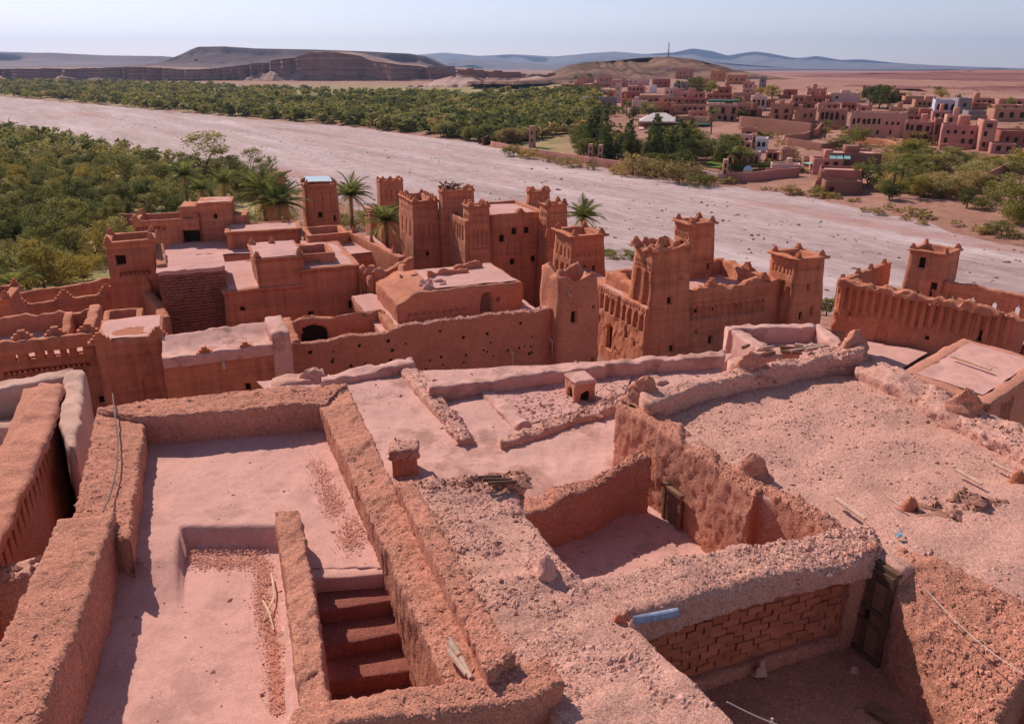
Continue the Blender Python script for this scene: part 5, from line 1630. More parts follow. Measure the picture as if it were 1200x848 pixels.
cstrip('parapet', [A1 - b * .02, A1 + r * w1_ - b * .02], .44, [12.0, 12.0], 11.26, midred, h1, side=1, seed=112, res=.25, r=.08, amp=.04, jag=.1)
merlon_row(h1, A1 + r * 1.2 + b * .2, A1 + r * (w1_ - .3) + b * .2, 4, 11.95, w=1.1, h=.5, d=.35, mat=midred)
for k in range(15):
    q = A1 + r * (.4 + (w1_ - .8) * k / 14) - b * .02; mb = MB(); mb.box([q[0], q[1], 11.5], (.14, .1, .12), TH); mb.build('dentil', midred, h1)
cstrip('parapet', [A1 + b * 5.2, A1 + r * w1_ + b * 5.2], .45, 11.9, 10.5, ruin, h1, seed=113, res=.3, r=.1, amp=.05, jag=.2)
cstrip('parapet', [A1 + r * (w1_ - .3) + b * 5.4, A1 + r * (w1_ - .3)], .6, [12.1, 12.0], 10.5, ruin, h1, seed=114, res=.3, r=.12, amp=.05, jag=.1)
cstrip('parapet', [A1 + r * (w1_ * .72) + b * 5.0, A1 + r * (w1_ * .72) + b * 2.2], .5, [11.9, 11.3], 10.5, ruin, h1, seed=115, res=.3, r=.12, amp=.05, jag=.1)
roofsheet(h1, pp, 10.82, ins=.3, seed=16)

# block house next to it
A2 = P(111, 401, 12.0); w2_ = reach(A2, r, 190)
p2 = orect(A2, TH, w2_, 4.3)
h2 = thing('block_house', [*p2.mean(0), 4], 'square house with stepped corner teeth and tall pointed blind arches on its front', 'house')
hol = [H(0, w2_ * .2, .5, 6.2, 9.6, .09, True, nopanel=True), H(0, w2_ * .72, .9, 6.0, 9.8, .09, True, nopanel=True), H(0, w2_ * .6, .32, 6.8, 7.4, .4)] + slots(0, w2_, 3, .35, 10.9, 11.2, .06, True)
block('walls', p2, 3.5, 12.0, midred, h2, res=.4, taper=.15, amp=.05, seed=116, holes=hol, panel=M['dark'], rnd=.12)
roofsheet(h2, p2, 12.03, ins=.15, res=.3, seed=17)
for f, w in ((.07, 1.2), (.93, 1.0)): 
    q = A2 + r * (w2_ * f) + b * .15; merlon(h2, [q[0], q[1], 11.9], TH, w, .62, .35, midred, steps=4)
# long roofed passage house
A3 = P(190, 421, 11.7); w3_ = reach(A3, r, 332)
p3 = orect(A3, TH, w3_, 3.3)
h3 = thing('long_house', [*p3.mean(0), 4], 'long narrow house with a dished pale roof and two low teeth on its front edge', 'house')
hol = [H(0, w3_ * .3, .32, 8.7, 9.4, .4), H(0, w3_ * .66, .28, 9.3, 9.7, .4)] + slots(0, w3_, 8, .1, 8.0, 8.4, .08, m=.6)
block('walls', p3, 3.5, 11.5, midred, h3, res=.4, taper=.15, amp=.05, seed=117, holes=hol, panel=M['dark'], rnd=.1)
V, F = strip_geo([[*p3[3], 12.0], [*p3[2], 12.2]], [[*(p3[0] - b[:2] * .1), 11.75], [*(p3[1] - b[:2] * .1), 11.85]], 11.2, res=.22, r=.12, jag=.06, sink=.28)
mesh_obj('roof', rough(V, .05, .4, 3), F, M['roof'], h3)
for f in (.34, .68): q = A3 + r * (w3_ * f) + b * .2; merlon(h3, [q[0], q[1], 11.6], TH, 1.1, .5, .4, midred, steps=4)
mb = MB(); q = A3 + r * w3_ * .48 - b * .05; q[2] = 11.3; mb.tube([q, q - b * .35 - [0, 0, .08], q - b * .38 - [0, 0, .4]], .07, 6); mb.build('spout', M['palewood'], h3)
q = A3 + r * w3_; mb = MB()
block('pier', orect(q - r * .6 - b * .15, TH, 1.0, 3.6), 8, 12.5, M['roof'], h3, amp=.08, res=.25, rnd=.2)
# low crenellated walls and corner tower by the grove
gw = thing('garden_wall', P(75, 348, 6), 'low crenellated wall with stepped pyramids bordering the grove', 'wall')
a, c = P(20, 358, 10.0), P(128, 343, 10.0)
cstrip('core', [a, c], .5, 10.0, 3, mid, gw, seed=118, res=.35, r=.1, amp=.04)
for f in (.02, .5, .98): q = a + (c - a) * f; merlon(gw, [q[0], q[1], 9.95], TH, 1.3, .8, .35, mid, steps=4)
gw = thing('garden_wall', P(80, 330, 4), 'plain boundary wall between the grove and the crenellated wall', 'wall')
cstrip('core', [P(20, 344, 8.6), P(135, 325, 8.6)], .5, 8.6, 2, mid, gw, seed=119, res=.4, r=.1, amp=.05, jag=.1)
gw = thing('garden_wall', P(120, 255, 1), 'low mud wall in shade among the grove trees', 'wall')
cstrip('core', [P(104, 253, 3.2), P(160, 250, 3.2)], .5, 3.2, -1, mid, gw, seed=120, res=.6, r=.1, amp=.05)
t21, p21 = tower('tower cut off by the left picture edge beside the grove', -22, 352, 9, 12.6, 4, TH, None, 3.6, holes=slots(0, 3, 3, .3, 9.5, 10.5, .15), mat=midred, seed=121)
A22 = P(118, 378, 10.6); h22 = thing('house', [*(A22)[:2], 5], 'small shadowed yard between the left tower and the toothed block house', 'house')
block('walls', orect(A22, TH, reach(A22, r, 165), 3.2), 3, 10.5, mid, h22, res=.4, hollow=(.4, .9), amp=.05, seed=122); 

# ---- ribbed kasbah at the right edge
TB = math.radians(-47); rB, bB = axes(TB)
AB = P(986, 327, 10.0)
kb2 = thing('ribbed_kasbah', [*(AB + rB * 6 + bB * 5)[:2], 4], 'roofless kasbah with tall mud ribs along its eroded front and one corner turret, right edge', 'kasbah')
wB = 13.2
pB = orect(AB, TB, wB, .8)
hol = [H(0, 3.9, .75, 4.5, 7.0, .6, True, n='opening'), H(0, 1.2, .25, 7.2, 7.5, .3), H(0, 7.2, .3, 6.6, 6.9, .3), H(0, 10.6, .4, 7.3, 8.2, .5)]
block('front_wall', pB, 2.5, 10.0, ruin, kb2, res=.3, taper=.35, amp=.09, nscale=.7, amp2=.05, nscale2=.2, seed=131, holes=hol, panel=M['dark'], jag=.5, rnd=.18)
for k in range(20):
    u = .35 + (wB - 1.2) * k / 19; q = AB + rB * u - bB * .05
    z1 = 9.75 + random.uniform(-.12, .1); z0_ = 7.2 + random.uniform(-.25, .3)
    mb = MB()
    V, F = tube([[q[0], q[1], z0_], [q[0] - bB[0] * .06, q[1] - bB[1] * .06, z0_ + .5], [q[0] - bB[0] * .03, q[1] - bB[1] * .03, z1]], [.10, .24, .20], 6)
    mesh_obj('rib', rough(V, .04, .3, k), F, ruin, kb2)
cstrip('top_course', [AB - bB * .02, AB + rB * wB * .9 - bB * .02], .6, [10.1, 10.05], 9.6, ruin, kb2, side=1, seed=132, res=.2, r=.12, amp=.10, nscale=.5, jag=.3)
c0 = AB; c1_ = AB + bB * 9.0
cstrip('side_wall', [c0, c1_], .6, 10.0, 3, mid, kb2, seed=133, res=.4, r=.1, amp=.05)
for f in (.02, .34, .6, .9): q = c0 + (c1_ - c0) * f; merlon(kb2, [q[0], q[1], 9.95], TB + 1.57, .5, .5, .35, mid, 'finial', 4)
pf = orect(AB, TB, wB, 9.0); block('court', pf, 2, 7.4, mid, kb2, res=.8, amp=.04); roofsheet(kb2, pf, 7.6, ins=.4, seed=19)
FT = P(1067, 291, 11.9); pT_ = orect(FT, TB, reach(FT, rB, 1110), 3.0); LT = lens(pT_)
block('turret', pT_, 3, 11.9, mid, kb2, res=.35, taper=.2, rim=(.16, .2), hollow=(.3, .6), holes=[H(0, LT[0] * .38, .55, 10.4, 11.3, .4), H(0, LT[0] * .8, .5, 7.6, 9.4, .4, n='doorway')], amp=.04, seed=134, panel=M['dark'])
corners(kb2, pT_, 11.88, .16, w=.5, h=.5, d=.3, mat=mid)
# arcade wall: piers and arches standing free against the light
AC = pT_[1]; AC = np.array([AC[0], AC[1], 9.6]) + bB * .4
LC = 13.0
cstrip('arcade_wall', [AC, AC + rB * LC], .5, [9.7, 9.5], 8.75, mid, kb2, seed=135, res=.3, r=.1, amp=.05, jag=.1)
cstrip('arcade_wall', [AC, AC + rB * LC], .5, 7.75, 2, mid, kb2, seed=136, res=.4, r=.05, amp=.04)
nP = 8
for k in range(nP + 1):
    q = AC + rB * (LC * k / nP); mb = MB(); mb.box([q[0], q[1], 8.25], (LC / nP - .42, .46, 1.1), TB, .02); mb.build('pier', mid, kb2)
    for sg in (-1, 1):
        q2 = q + rB * sg * ((LC / nP - .42) / 2 + .04); mb = MB(); mb.box([q2[0], q2[1], 8.68], (.16, .44, .22), TB, .02); mb.build('corbel', mid, kb2)
# orange lit hump beside it, and the low ruined wall in front
o = mound('ruined_wall', 0, 0, 0, 2.6, 1.7, ruin, None, base=AB + rB * 14.2 + bB * 1.2 - [0, 0, 3.4], seed=5, thin=.7); tag(o, 'rounded orange stump of a fallen wall right of the ribbed kasbah', 'wall')
lw = cstrip('ruined_wall', [P(1150, 402, 6.4), P(1185, 396, 6.9), P(1240, 388, 7.2)], .6, [6.3, 6.9, 7.2], 2, ruin, None, seed=137, res=.3, r=.15, amp=.1, jag=.4)
tag(lw, 'jagged low wall in shade behind the roof with the pole', 'wall')

# ---- low houses on the slope at the right
hs = thing('sloped_roof_house', P(1130, 440, 12), 'low house with a smooth sloping pink roof and a wooden pole lying on it', 'house')
q = [P(1061, 437, 17.2), P(1158, 470, 17.2), P(1225, 424, 17.2), P(1132, 397, 17.2)]
block('walls', [x[:2] for x in q], 10, 17.2, near, hs, res=.2, amp=.04, amp2=.01, nscale2=.1, seed=141, rim=(.12, .3), hollow=(.35, .05), holes=[H(1, 1.9, 1.2, 15.2, 16.7, .7, n='doorway')], panel=M['dark'])
qi = inset([x[:2] for x in q], .25); sheet('roof', *[[*x, 17.22] for x in qi], .15, M['floor'], hs, amp=.04, nscale=.8, seed=142)
mb = MB(); a, c = P(1116, 417, 17.36), P(1161, 433, 17.34)
mb.tube([a, c], [.06, .045], 8); tag(mb.build('pole', M['palewood']), 'weathered wooden pole lying on the smooth sloping pink roof', 'pole')
hc = thing('walled_yard', P(915, 395, 12), 'small walled roof yard with thick pale rimmed walls in front of the great kasbah', 'yard')
WK = dict(res=.16, r=.10, amp=.04, nscale=.35, amp2=.015, nscale2=.1, jag=.05)
pstrip('wall', [(850, 382), (868, 395), (888, 409)], [(866, 382), (882, 393), (903, 406)], 17.0, 12, M['roof'], hc, seed=143, **WK)
pstrip('wall', [(850, 381), (900, 380), (956, 379)], [(854, 386), (900, 385), (956, 384)], 17.02, 12, M['roof'], hc, seed=144, **WK)
pstrip('wall', [(951, 380), (966, 394), (985, 414)], [(962, 379), (979, 392), (1000, 410)], 17.0, 12, M['roof'], hc, seed=145, **WK)
sheet('floor', P(855, 388, 16.45), P(960, 386, 16.45), P(1000, 425, 16.45), P(880, 425, 16.45), .2, mroof, hc, seed=146)
pstrip('wall', [(853, 419), (890, 410), (935, 402)], [(858, 428), (890, 419), (938, 411)], 17.0, 12, gravel, hc, seed=147, **WK)
g = np.random.default_rng(9)
for k in range(16):
    c = P(g.uniform(868, 968), g.uniform(404, 418), 17.05); a = g.uniform(-.5, .9); l = g.uniform(.2, .42)
    d_ = np.array([math.cos(a), math.sin(a), g.uniform(-.1, .1)]) * l
    mb = MB(); mb.tube([c - d_, c + d_], [g.uniform(.05, .09), g.uniform(.04, .07)], 7)
    tag(mb.build('log', M['wood'] if k % 2 else M['palewood']), 'short log in the jumbled wood pile beside the walled roof yard', 'log', 'wood pile by the walled roof yard')
sw = thing('garden_wall', P(980, 375, 8), 'low retaining wall below the right corner tower', 'wall')
cstrip('core', [P(958, 384, 7.6), P(990, 389, 7.6)], .5, 7.6, 3, mid, sw, seed=148, res=.4, r=.1, amp=.05)

# beaten pale lane between the houses on the slope
q = [P(955, 389, 6.4), P(992, 383, 6.2), P(1085, 424, 5.2), P(1000, 452, 7.5)]
o = sheet('path', *[[x[0], x[1], L1(x[0], x[1]) + .12] for x in q], .5, mroof, None, lambda U, W, V: land(V[:, 0], V[:, 1]) + .12 - V[:, 2], amp=.04, nscale=1.5, kind='structure')
# ------------------------------------------------------------------ trees and plants
def crown_geo(seed, clumps, shape, leaf, per, droop=0.0, radial=.0):
    """leaf-sized faces gathered in uneven clumps; unit height, standing on z=0"""
    g = np.random.default_rng(seed)
    V, F = [], []
    for k in range(clumps):
        c, cr = shape(g, k, clumps)
        n = int(per * g.uniform(.7, 1.3))
        d = g.normal(size=(n, 3)); d /= np.linalg.norm(d, axis=1)[:, None]
        p = np.asarray(c) + d * cr * g.uniform(.35, 1.05, n)[:, None] * np.array([1, 1, .8])
        nn = d * .7 + g.normal(size=(n, 3)) * .6 + [0, 0, .25]
        nn /= np.linalg.norm(nn, axis=1)[:, None]
        a = np.cross(nn, g.normal(size=(n, 3))); a /= np.linalg.norm(a, axis=1)[:, None]
        b = np.cross(nn, a)
        s = leaf * g.uniform(.6, 1.35, n)[:, None]
        q = np.stack([p - a * s, p + b * s * .45, p + a * s, p - b * s * .45], 1)
        V.append(q.reshape(-1, 3))
    V = np.concatenate(V)
    F = np.arange(len(V)).reshape(-1, 4)
    return V, F

def sh_round(g, k, n):
    a = g.uniform(0, 2 * math.pi); r = .36 * math.sqrt(g.random()); z = g.uniform(.22, .86)
    w = math.sin(math.pi * min(1, max(0, (z - .02) / 1.02))) ** .6
    return (r * w * math.cos(a), r * w * math.sin(a), z), g.uniform(.10, .19)
def sh_low(g, k, n):
    a = g.uniform(0, 2 * math.pi); r = .52 * math.sqrt(g.random()); z = g.uniform(.12, .80) * (1 - .5 * r)
    return (r * math.cos(a), r * math.sin(a), z), g.uniform(.12, .22)
def sh_tall(g, k, n):
    a = g.uniform(0, 2 * math.pi); z = g.uniform(.15, .95); r = .22 * math.sqrt(g.random()) * (1.15 - .6 * abs(z - .45))
    return (r * math.cos(a), r * math.sin(a), z), g.uniform(.07, .12)
def sh_cone(g, k, n):
    a = g.uniform(0, 2 * math.pi); z = .06 + .92 * (1 - math.sqrt(g.random())) if k % 3 else g.uniform(.05, .95)
    r = .15 * (1 - z) ** .7 * math.sqrt(g.random()) + .01
    return (r * math.cos(a), r * math.sin(a), z), .035 + .05 * (1 - z)

def mk(name, V, F, mat):
    me = bpy.data.meshes.new(name)
    me.from_pydata(V.tolist(), [], F.tolist() if not isinstance(F, list) else F)
    me.materials.append(mat)
    return me
LM = {
 'dark': leafmat('dark_leaves', (0.085, 0.093, 0.022), (0.213, 0.203, 0.053)),
 'mid': leafmat('olive_leaves', (0.140, 0.138, 0.033), (0.323, 0.282, 0.073)),
 'pale': leafmat('dusty_leaves', (0.232, 0.198, 0.066), (0.464, 0.373, 0.133)),
 'yellow': leafmat('yellowing_leaves', (0.226, 0.186, 0.035), (0.451, 0.328, 0.071)),
 'conifer': leafmat('conifer_needles', (0.059, 0.075, 0.022), (0.152, 0.160, 0.047)),
 'brush': leafmat('dry_brush_leaves', (0.256, 0.186, 0.066), (0.512, 0.350, 0.133)),
 'palm': leafmat('palm_leaves', (0.098, 0.119, 0.031), (0.244, 0.243, 0.071), 1.5),
 'drypalm': leafmat('dry_palm_leaves', (0.329, 0.215, 0.087), (0.659, 0.441, 0.194), 1.5)}
BARK = plain('bark', (.12, .075, .05), .9, .3, 8)
def trunk_geo(seed, h, r):
    g = np.random.default_rng(seed); mb = MB()
    top = np.array([g.uniform(-.04, .04), g.uniform(-.04, .04), h])
    mb.tube([[0, 0, -.05], top * .5, top], [r, r * .75, r * .55], 6)
    for k in range(4):
        a = k * 1.6 + g.uniform(0, 1); e = top + np.array([math.cos(a) * .2, math.sin(a) * .2, g.uniform(.15, .35)])
        mb.tube([top * .9, (top + e) / 2 + [0, 0, .02], e], [r * .5, r * .38, r * .18], 5)
    return np.concatenate(mb.v), mb.f
CROWN, TRUNK = {}, {}
def setup():
    spec = {'round': (sh_round, 40, .030, 62, .30, .035), 'low': (sh_low, 36, .034, 58, .15, .03), 'tall': (sh_tall, 46, .022, 40, .30, .022), 'cone': (sh_cone, 50, .018, 40, .12, .016)}
    for k, (sh, nc, leaf, per, th, tr) in spec.items():
        CROWN[k] = [crown_geo(100 + 7 * i + len(k), nc, sh, leaf, per) for i in range(5)]
        TRUNK[k] = [mk('trunk', *trunk_geo(50 + i, th, tr), BARK) for i in range(3)]
setup()
CM = {}
def tree(kind, leaf, p, h, label, group=None, name='tree', wide=1.0, cat='tree'):
    t = bpy.data.objects.new(name, None); COL.objects.link(t)
    t.location = [float(a) for a in p]; t.scale = (h * wide, h * wide, h); t.rotation_euler = (0, 0, random.uniform(0, 6.3))
    tag(t, label, cat, group)
    i = random.randrange(5)
    if (kind, leaf, i) not in CM: CM[(kind, leaf, i)] = mk('crown', *CROWN[kind][i], LM[leaf])
    c = bpy.data.objects.new('crown', CM[(kind, leaf, i)]); COL.objects.link(c); c.parent = t
    w = bpy.data.objects.new('trunk', TRUNK[kind][i % 3]); COL.objects.link(w); w.parent = t
    return t

def far_mass(name, pts, hs, kind, mat, n_leaf, seed=0, wide=1.0):
    g = np.random.default_rng(seed)
    V = []
    for p, h in zip(pts, hs):
        v, f = CROWN[kind][g.integers(5)]
        q = v.reshape(-1, 4, 3)
        k = g.choice(len(q), n_leaf, replace=False)
        q = q[k]; c = q.mean(1, keepdims=True); q = c + (q - c) * math.sqrt(len(v) / 4 / n_leaf) * .8
        a = g.uniform(0, 6.3); ca, sa = math.cos(a), math.sin(a)
        q = np.stack([(q[..., 0] * ca - q[..., 1] * sa) * wide, (q[..., 0] * sa + q[..., 1] * ca) * wide, q[..., 2]], -1)
        V.append((q * h + np.asarray(p)).reshape(-1, 3))
    V = np.concatenate(V)
    o = mesh_obj(name, V, np.arange(len(V)).reshape(-1, 4), mat, None, smooth=False, origin=base_of(V))
    o['kind'] = 'stuff'
    return o

# ---- the grove this side of the river, on the left
HL = np.array([(-200, 352), (0, 345), (118, 330), (150, 258), (285, 238), (352, 228), (420, 248), (470, 262)])
def grove():
    g = np.random.default_rng(21)
    pts = []
    cell = {}
    N = 26000
    Y = 70 + 330 * g.random(N) ** 1.3; X = Y * g.uniform(-.82, -.14, N)
    Zg = land(X, Y); dep = Y * cp - (Zg - CAMZ) * sp
    PX = CX + FPX * X / dep; PYY = CY - FPX * (Y * sp + (Zg - CAMZ) * cp) / dep
    ok = (PX > -90) & (PX < 400) & (PYY < np.interp(PX, HL[:, 0], HL[:, 1]) - 1) & (sdist(NEAR_BANK, X, Y) < -5)
    ok &= (fbm(np.stack([X / 16, Y / 16, X * 0], 1), 2, 3) < .42) | (PYY > 268) | (PX < 120)
    ok &= ~((PX > 195) & (PX < 235) & (PYY > 196) & (PYY < 222))
    ok &= ~((PX > 150) & (PX < 290) & (PYY > 228) & (PYY < 262) & (g.random(N) < .6))
    for x, y, z in zip(X[ok], Y[ok], Zg[ok]):
        r = 3.6 + .004 * y
        key = (int(x // r), int(y // r))
        if any((abs(a - x) ** 2 + (b_ - y) ** 2) < r * r for i in (-1, 0, 1) for j in (-1, 0, 1) for a, b_ in cell.get((key[0] + i, key[1] + j), [])): continue
        cell.setdefault(key, []).append((x, y)); pts.append((x, y, z - .1))
    pts.sort(key=lambda p: p[1])
    rest = {'dark': [], 'mid': [], 'pale': []}
    for i, p in enumerate(pts):
        u = g.random() + .25 * fbm(np.array([[p[0] / 30, p[1] / 30, 0]]), 2, 9)[0]
        leaf = 'dark' if u < .42 else ('mid' if u < .78 else ('pale' if u < .93 else 'yellow'))
        if i < 235:
            h = g.uniform(2.8, 6.2) * (.85 if leaf in ('yellow', 'pale') else 1)
            lab = {'dark': 'dark green bushy tree crowded in the riverside grove at the left', 'mid': 'olive green rounded tree in the riverside grove at the left',
                   'pale': 'dusty pale green tree in the riverside grove at the left', 'yellow': 'yellowish green shrubby tree in the riverside grove at the left'}[leaf]
            kd = g.random(); tree('round' if kd < .6 else 'low' if kd < .85 else 'tall', leaf, p, h * (1.25 if kd >= .85 else 1), lab, 'trees of the riverside grove', 'grove_tree', g.uniform(1.0, 1.3))
        else:
            rest['pale' if leaf == 'yellow' else leaf].append(p)
    for k, q in rest.items():
        far_mass('grove', q, g.uniform(3.6, 5.8, len(q)), 'round', LM[k], 110, 5 + len(k), 1.25)
    # undergrowth
    q = [(p[0] + g.uniform(-4, 4), p[1] + g.uniform(-4, 4), p[2]) for p in pts[:420]]
    far_mass('undergrowth', q, g.uniform(1.2, 2.2, len(q)), 'low', LM['yellow'], 60, 9, 1.6)
grove()
def GT(px, py): 
    p = G(px, py); return p if p is not None else P(px, py, 0)
def hpx(p, n): return n / FPX * (p[1] * cp - (p[2] - CAMZ) * sp)
for px, py, hp, kind, leaf, lab, wd in [
    (242, 214, 55, 'tall', 'pale', 'tall feathery grey green tree rising above the grove', 1.9), (225, 212, 34, 'round', 'dark', 'dark tree left of the tall feathery tree in the grove', 1.3),
    (297, 212, 36, 'tall', 'mid', 'loose spindly tree at the river edge of the grove, left of a pair', 1.3), (318, 214, 32, 'tall', 'mid', 'loose spindly tree at the river edge of the grove, right of a pair', 1.2),
    (270, 212, 30, 'round', 'mid', 'rounded green tree between the feathery tree and the spindly pair', 1.3),
    (434, 262, 24, 'low', 'mid', 'bright green bush between the date palms and the notched tower', 1.3), (415, 268, 24, 'low', 'pale', 'green bush at the foot of the upright date palm', 1.4),
    (395, 262, 18, 'low', 'dark', 'dark bush right of the metal roofed tower', 1.4), (446, 292, 26, 'round', 'dark', 'dark bush beneath the low date palm behind the slim tower', 1.4),
    (332, 262, 20, 'low', 'mid', 'green bush under the large drooping palm', 1.6), (292, 262, 20, 'low', 'dark', 'dark bush left of the large drooping palm', 1.6),
    (968, 372, 26, 'round', 'mid', 'green bush between the great kasbah and the ribbed kasbah', 1.2),
    (740, 304, 16, 'low', 'mid', 'green bush behind the kasbah wall near the river bed', 1.5), (716, 303, 14, 'low', 'mid', 'small bush beside the tower with the overhanging rim', 1.5),
    (706, 298, 10, 'low', 'dark', 'tuft behind the tower with the overhanging rim', 1.5)]:
    p = GT(px, py); tree(kind, leaf, p, hpx(p, hp) * 1.05, lab, None, 'tree' if kind != 'low' else 'bush', wd, 'tree' if kind != 'low' else 'bush')

# ---- palms: every frond is a piece of its own
def frond_mesh(seed, mat):
    g = np.random.default_rng(seed); mb = MB(); n = 13
    t = np.linspace(0, 1, n)
    x = t * .92; z = .30 * t - .52 * t ** 2.2; pts = np.stack([x, 0 * x, z], 1)
    mb.tube(pts[::3], np.linspace(.016, .004, len(pts[::3])), 3)
    for i in range(1, n):
        for s in (-1, 1):
            l = .26 * math.sin(math.pi * min(1, .12 + .86 * t[i])) + .03
            d = np.array([.62, s * .8, -.22 + g.uniform(-.1, .1)]) * l
            w = np.array([.034, 0, 0.008])
            mb.add([pts[i] - w, pts[i] + w, pts[i] + d], [[0, 1, 2]])
    me = mk('frond', np.concatenate(mb.v), mb.f, mat)
    return me
FR = {k: [frond_mesh(s, LM[k]) for s in range(3)] for k in ('palm', 'drypalm')}
def palm(px, py, Y, L, label, trunk=None, n=34, dry=.12, group=None, leaf='palm'):
    c = PY(px, py, Y); gz = L1(c[0], c[1])
    h = max(.6, c[2] - gz) if trunk is None else trunk
    t = thing('palm_tree', [c[0], c[1], c[2] - h], label, 'palm tree', group)
    mb = MB(); lean = np.array([random.uniform(-.2, .2), random.uniform(-.2, .2), 0])
    mb.tube([c - [0, 0, h + .3] + lean, c - [0, 0, h * .5] + lean * .6, c - [0, 0, .1]], [.26, .2, .22], 8); mb.build('trunk', BARK, t)
    for k in range(n):
        o = bpy.data.objects.new('frond', FR['drypalm' if k < n * dry else leaf][k % 3]); COL.objects.link(o); o.parent = t
        o.location = (0, 0, h)
        el = -.75 if k < n * dry else math.asin(min(1, max(-1, -.25 + 1.22 * (k / n) + random.uniform(-.12, .12))))
        o.rotation_euler = (random.uniform(-.25, .25), -el, k * 2.399)
        s = L * random.uniform(.8, 1.1); o.scale = (s, s, s)
    return t
for a in [(308, 228, 92, 4.4, 'large date palm with long drooping fronds in front of the grove', None, 44), (326, 240, 89, 3.7, 'bushy date palm right of the large drooping palm', None, 38),
          (411, 229, 100, 3.4, 'upright date palm between the metal roofed tower and the notched tower', None, 40), (452, 259, 85, 3.1, 'low bright date palm behind the slim toothed tower', None, 38),
          (683, 255, 96, 3.0, 'small date palm behind the tower with the overhanging rim', None, 38), (216, 206, 135, 4.0, 'dark date palm inside the grove below the feathery tree', None, 32),
          (262, 214, 125, 3.6, 'date palm with pale fronds inside the grove near the large palms', None, 32), (12, 151, 335, 5.0, 'lone palm crown rising against the river bed at the far left', None, 30),
          (236, 222, 118, 3.4, 'short date palm at the near edge of the grove', None, 30)]:
    palm(*a)
palm(16, 335, 74, 3.6, 'dry drooping palm fronds beside the tower at the left edge', None, 26, .5)

# ---- the green belt across the river
def belt():
    g = np.random.default_rng(33)
    top = np.array([(-80, 93), (0, 96), (90, 99), (200, 100), (290, 104), (350, 108), (420, 112), (520, 112), (600, 112), (650, 116), (700, 126)])
    bot = np.array([(-80, 108), (0, 114), (90, 122), (200, 131), (300, 139), (400, 150), (500, 162), (560, 169), (610, 166), (650, 160), (700, 158)])
    pts = {'dark': [], 'mid': [], 'pale': [], 'brush': []}; near = []
    N = 5600
    px = g.uniform(-80, 700, N); t = g.random(N)
    py = np.interp(px, bot[:, 0], bot[:, 1]) * (1 - t) + np.interp(px, top[:, 0], top[:, 1]) * t
    q = np.array([P(a, c, 1.6) for a, c in zip(px, py)])
    q[:, 2] = land(q[:, 0], q[:, 1])
    f = fbm(np.stack([q[:, 0] / 60, q[:, 1] / 90, px * 0], 1), 2, 6)
    f2 = fbm(np.stack([q[:, 0] / 40, q[:, 1] / 60, px * 0], 1), 2, 8)
    ok = (sdist(FAR_BANK, q[:, 0], q[:, 1]) > 2) & (f < .55)
    for p, tt, ff in zip(q[ok], t[ok], f2[ok]):
        u = g.random() + .3 * ff
        k = 'dark' if u < .40 else 'mid' if u < .78 else 'pale' if u < .95 else 'brush'
        if tt < .03: k = 'brush'
        pts[k].append(p)
    for k in pts:
        q = pts[k]; q.sort(key=lambda p: p[1])
        for p in q[:{'dark': 40, 'mid': 40, 'pale': 20, 'brush': 10}[k]]:
            tree('round', k, p, g.uniform(3.5, 6), {'dark': 'dark green tree in the green belt across the river', 'mid': 'olive green tree in the green belt across the river', 'pale': 'dusty pale tree in the green belt across the river', 'brush': 'brownish bush in the green belt across the river'}[k], 'trees of the far green belt', 'belt_tree', 1.3)
        q = q[{'dark': 40, 'mid': 40, 'pale': 20, 'brush': 10}[k]:]
        far_mass('far_wood', q, g.uniform(3.2, 6.2, len(q)) * np.array([1 + p[1] / 3500 for p in q]), 'round', LM[k], 44, 40, 1.35)
belt()

# ---- conifers, garden trees and bank bushes on the village side
g = np.random.default_rng(44)
for k in range(30):
    px = g.uniform(684, 806); py = 176 + (px - 690) * .16 + g.uniform(-8, 9)
    p = GT(px, py); tree('cone', 'conifer', p, hpx(p, g.uniform(34, 58)), 'dark pointed cypress in the cypress stand behind the river garden wall', 'cypresses behind the river garden', 'cypress', g.uniform(1.0, 1.5))
for k in range(26):
    px = g.uniform(676, 815); py = 180 + (px - 690) * .17 + g.uniform(-10, 8)
    p = GT(px, py); tree('round', 'mid' if k % 2 else 'dark', p, hpx(p, g.uniform(16, 30)), 'green garden tree among the cypresses behind the river garden wall', 'garden trees among the cypresses', 'garden_tree', 1.3)
for k in range(30):
    px = g.uniform(770, 872); py = 171 + (px - 770) * .22 + g.uniform(-6, 16)
    p = GT(px, py); tree('round', ['dark', 'mid', 'yellow', 'mid'][k % 4], p, hpx(p, g.uniform(24, 36)), ['dark green', 'olive green', 'bright yellow green', 'mid green'][k % 4] + ' tree in the garden orchard below the tent roofed restaurant', 'garden orchard trees', 'orchard_tree', 1.25)
for px, py, hp, lab in [(742, 205, 32, 'big round olive brown bush on the bank, leftmost of the large four'), (765, 207, 27, 'round bush on the bank, second of the large four'), (795, 213, 36, 'widest round bush on the bank beside the ruined gate'), (818, 218, 22, 'dark low bush on the bank at the gate corner')]:
    p = GT(px, py); tree('low', 'brush' if px != 818 else 'mid', p, hpx(p, hp), lab, None, 'bush', 1.5, 'bush')
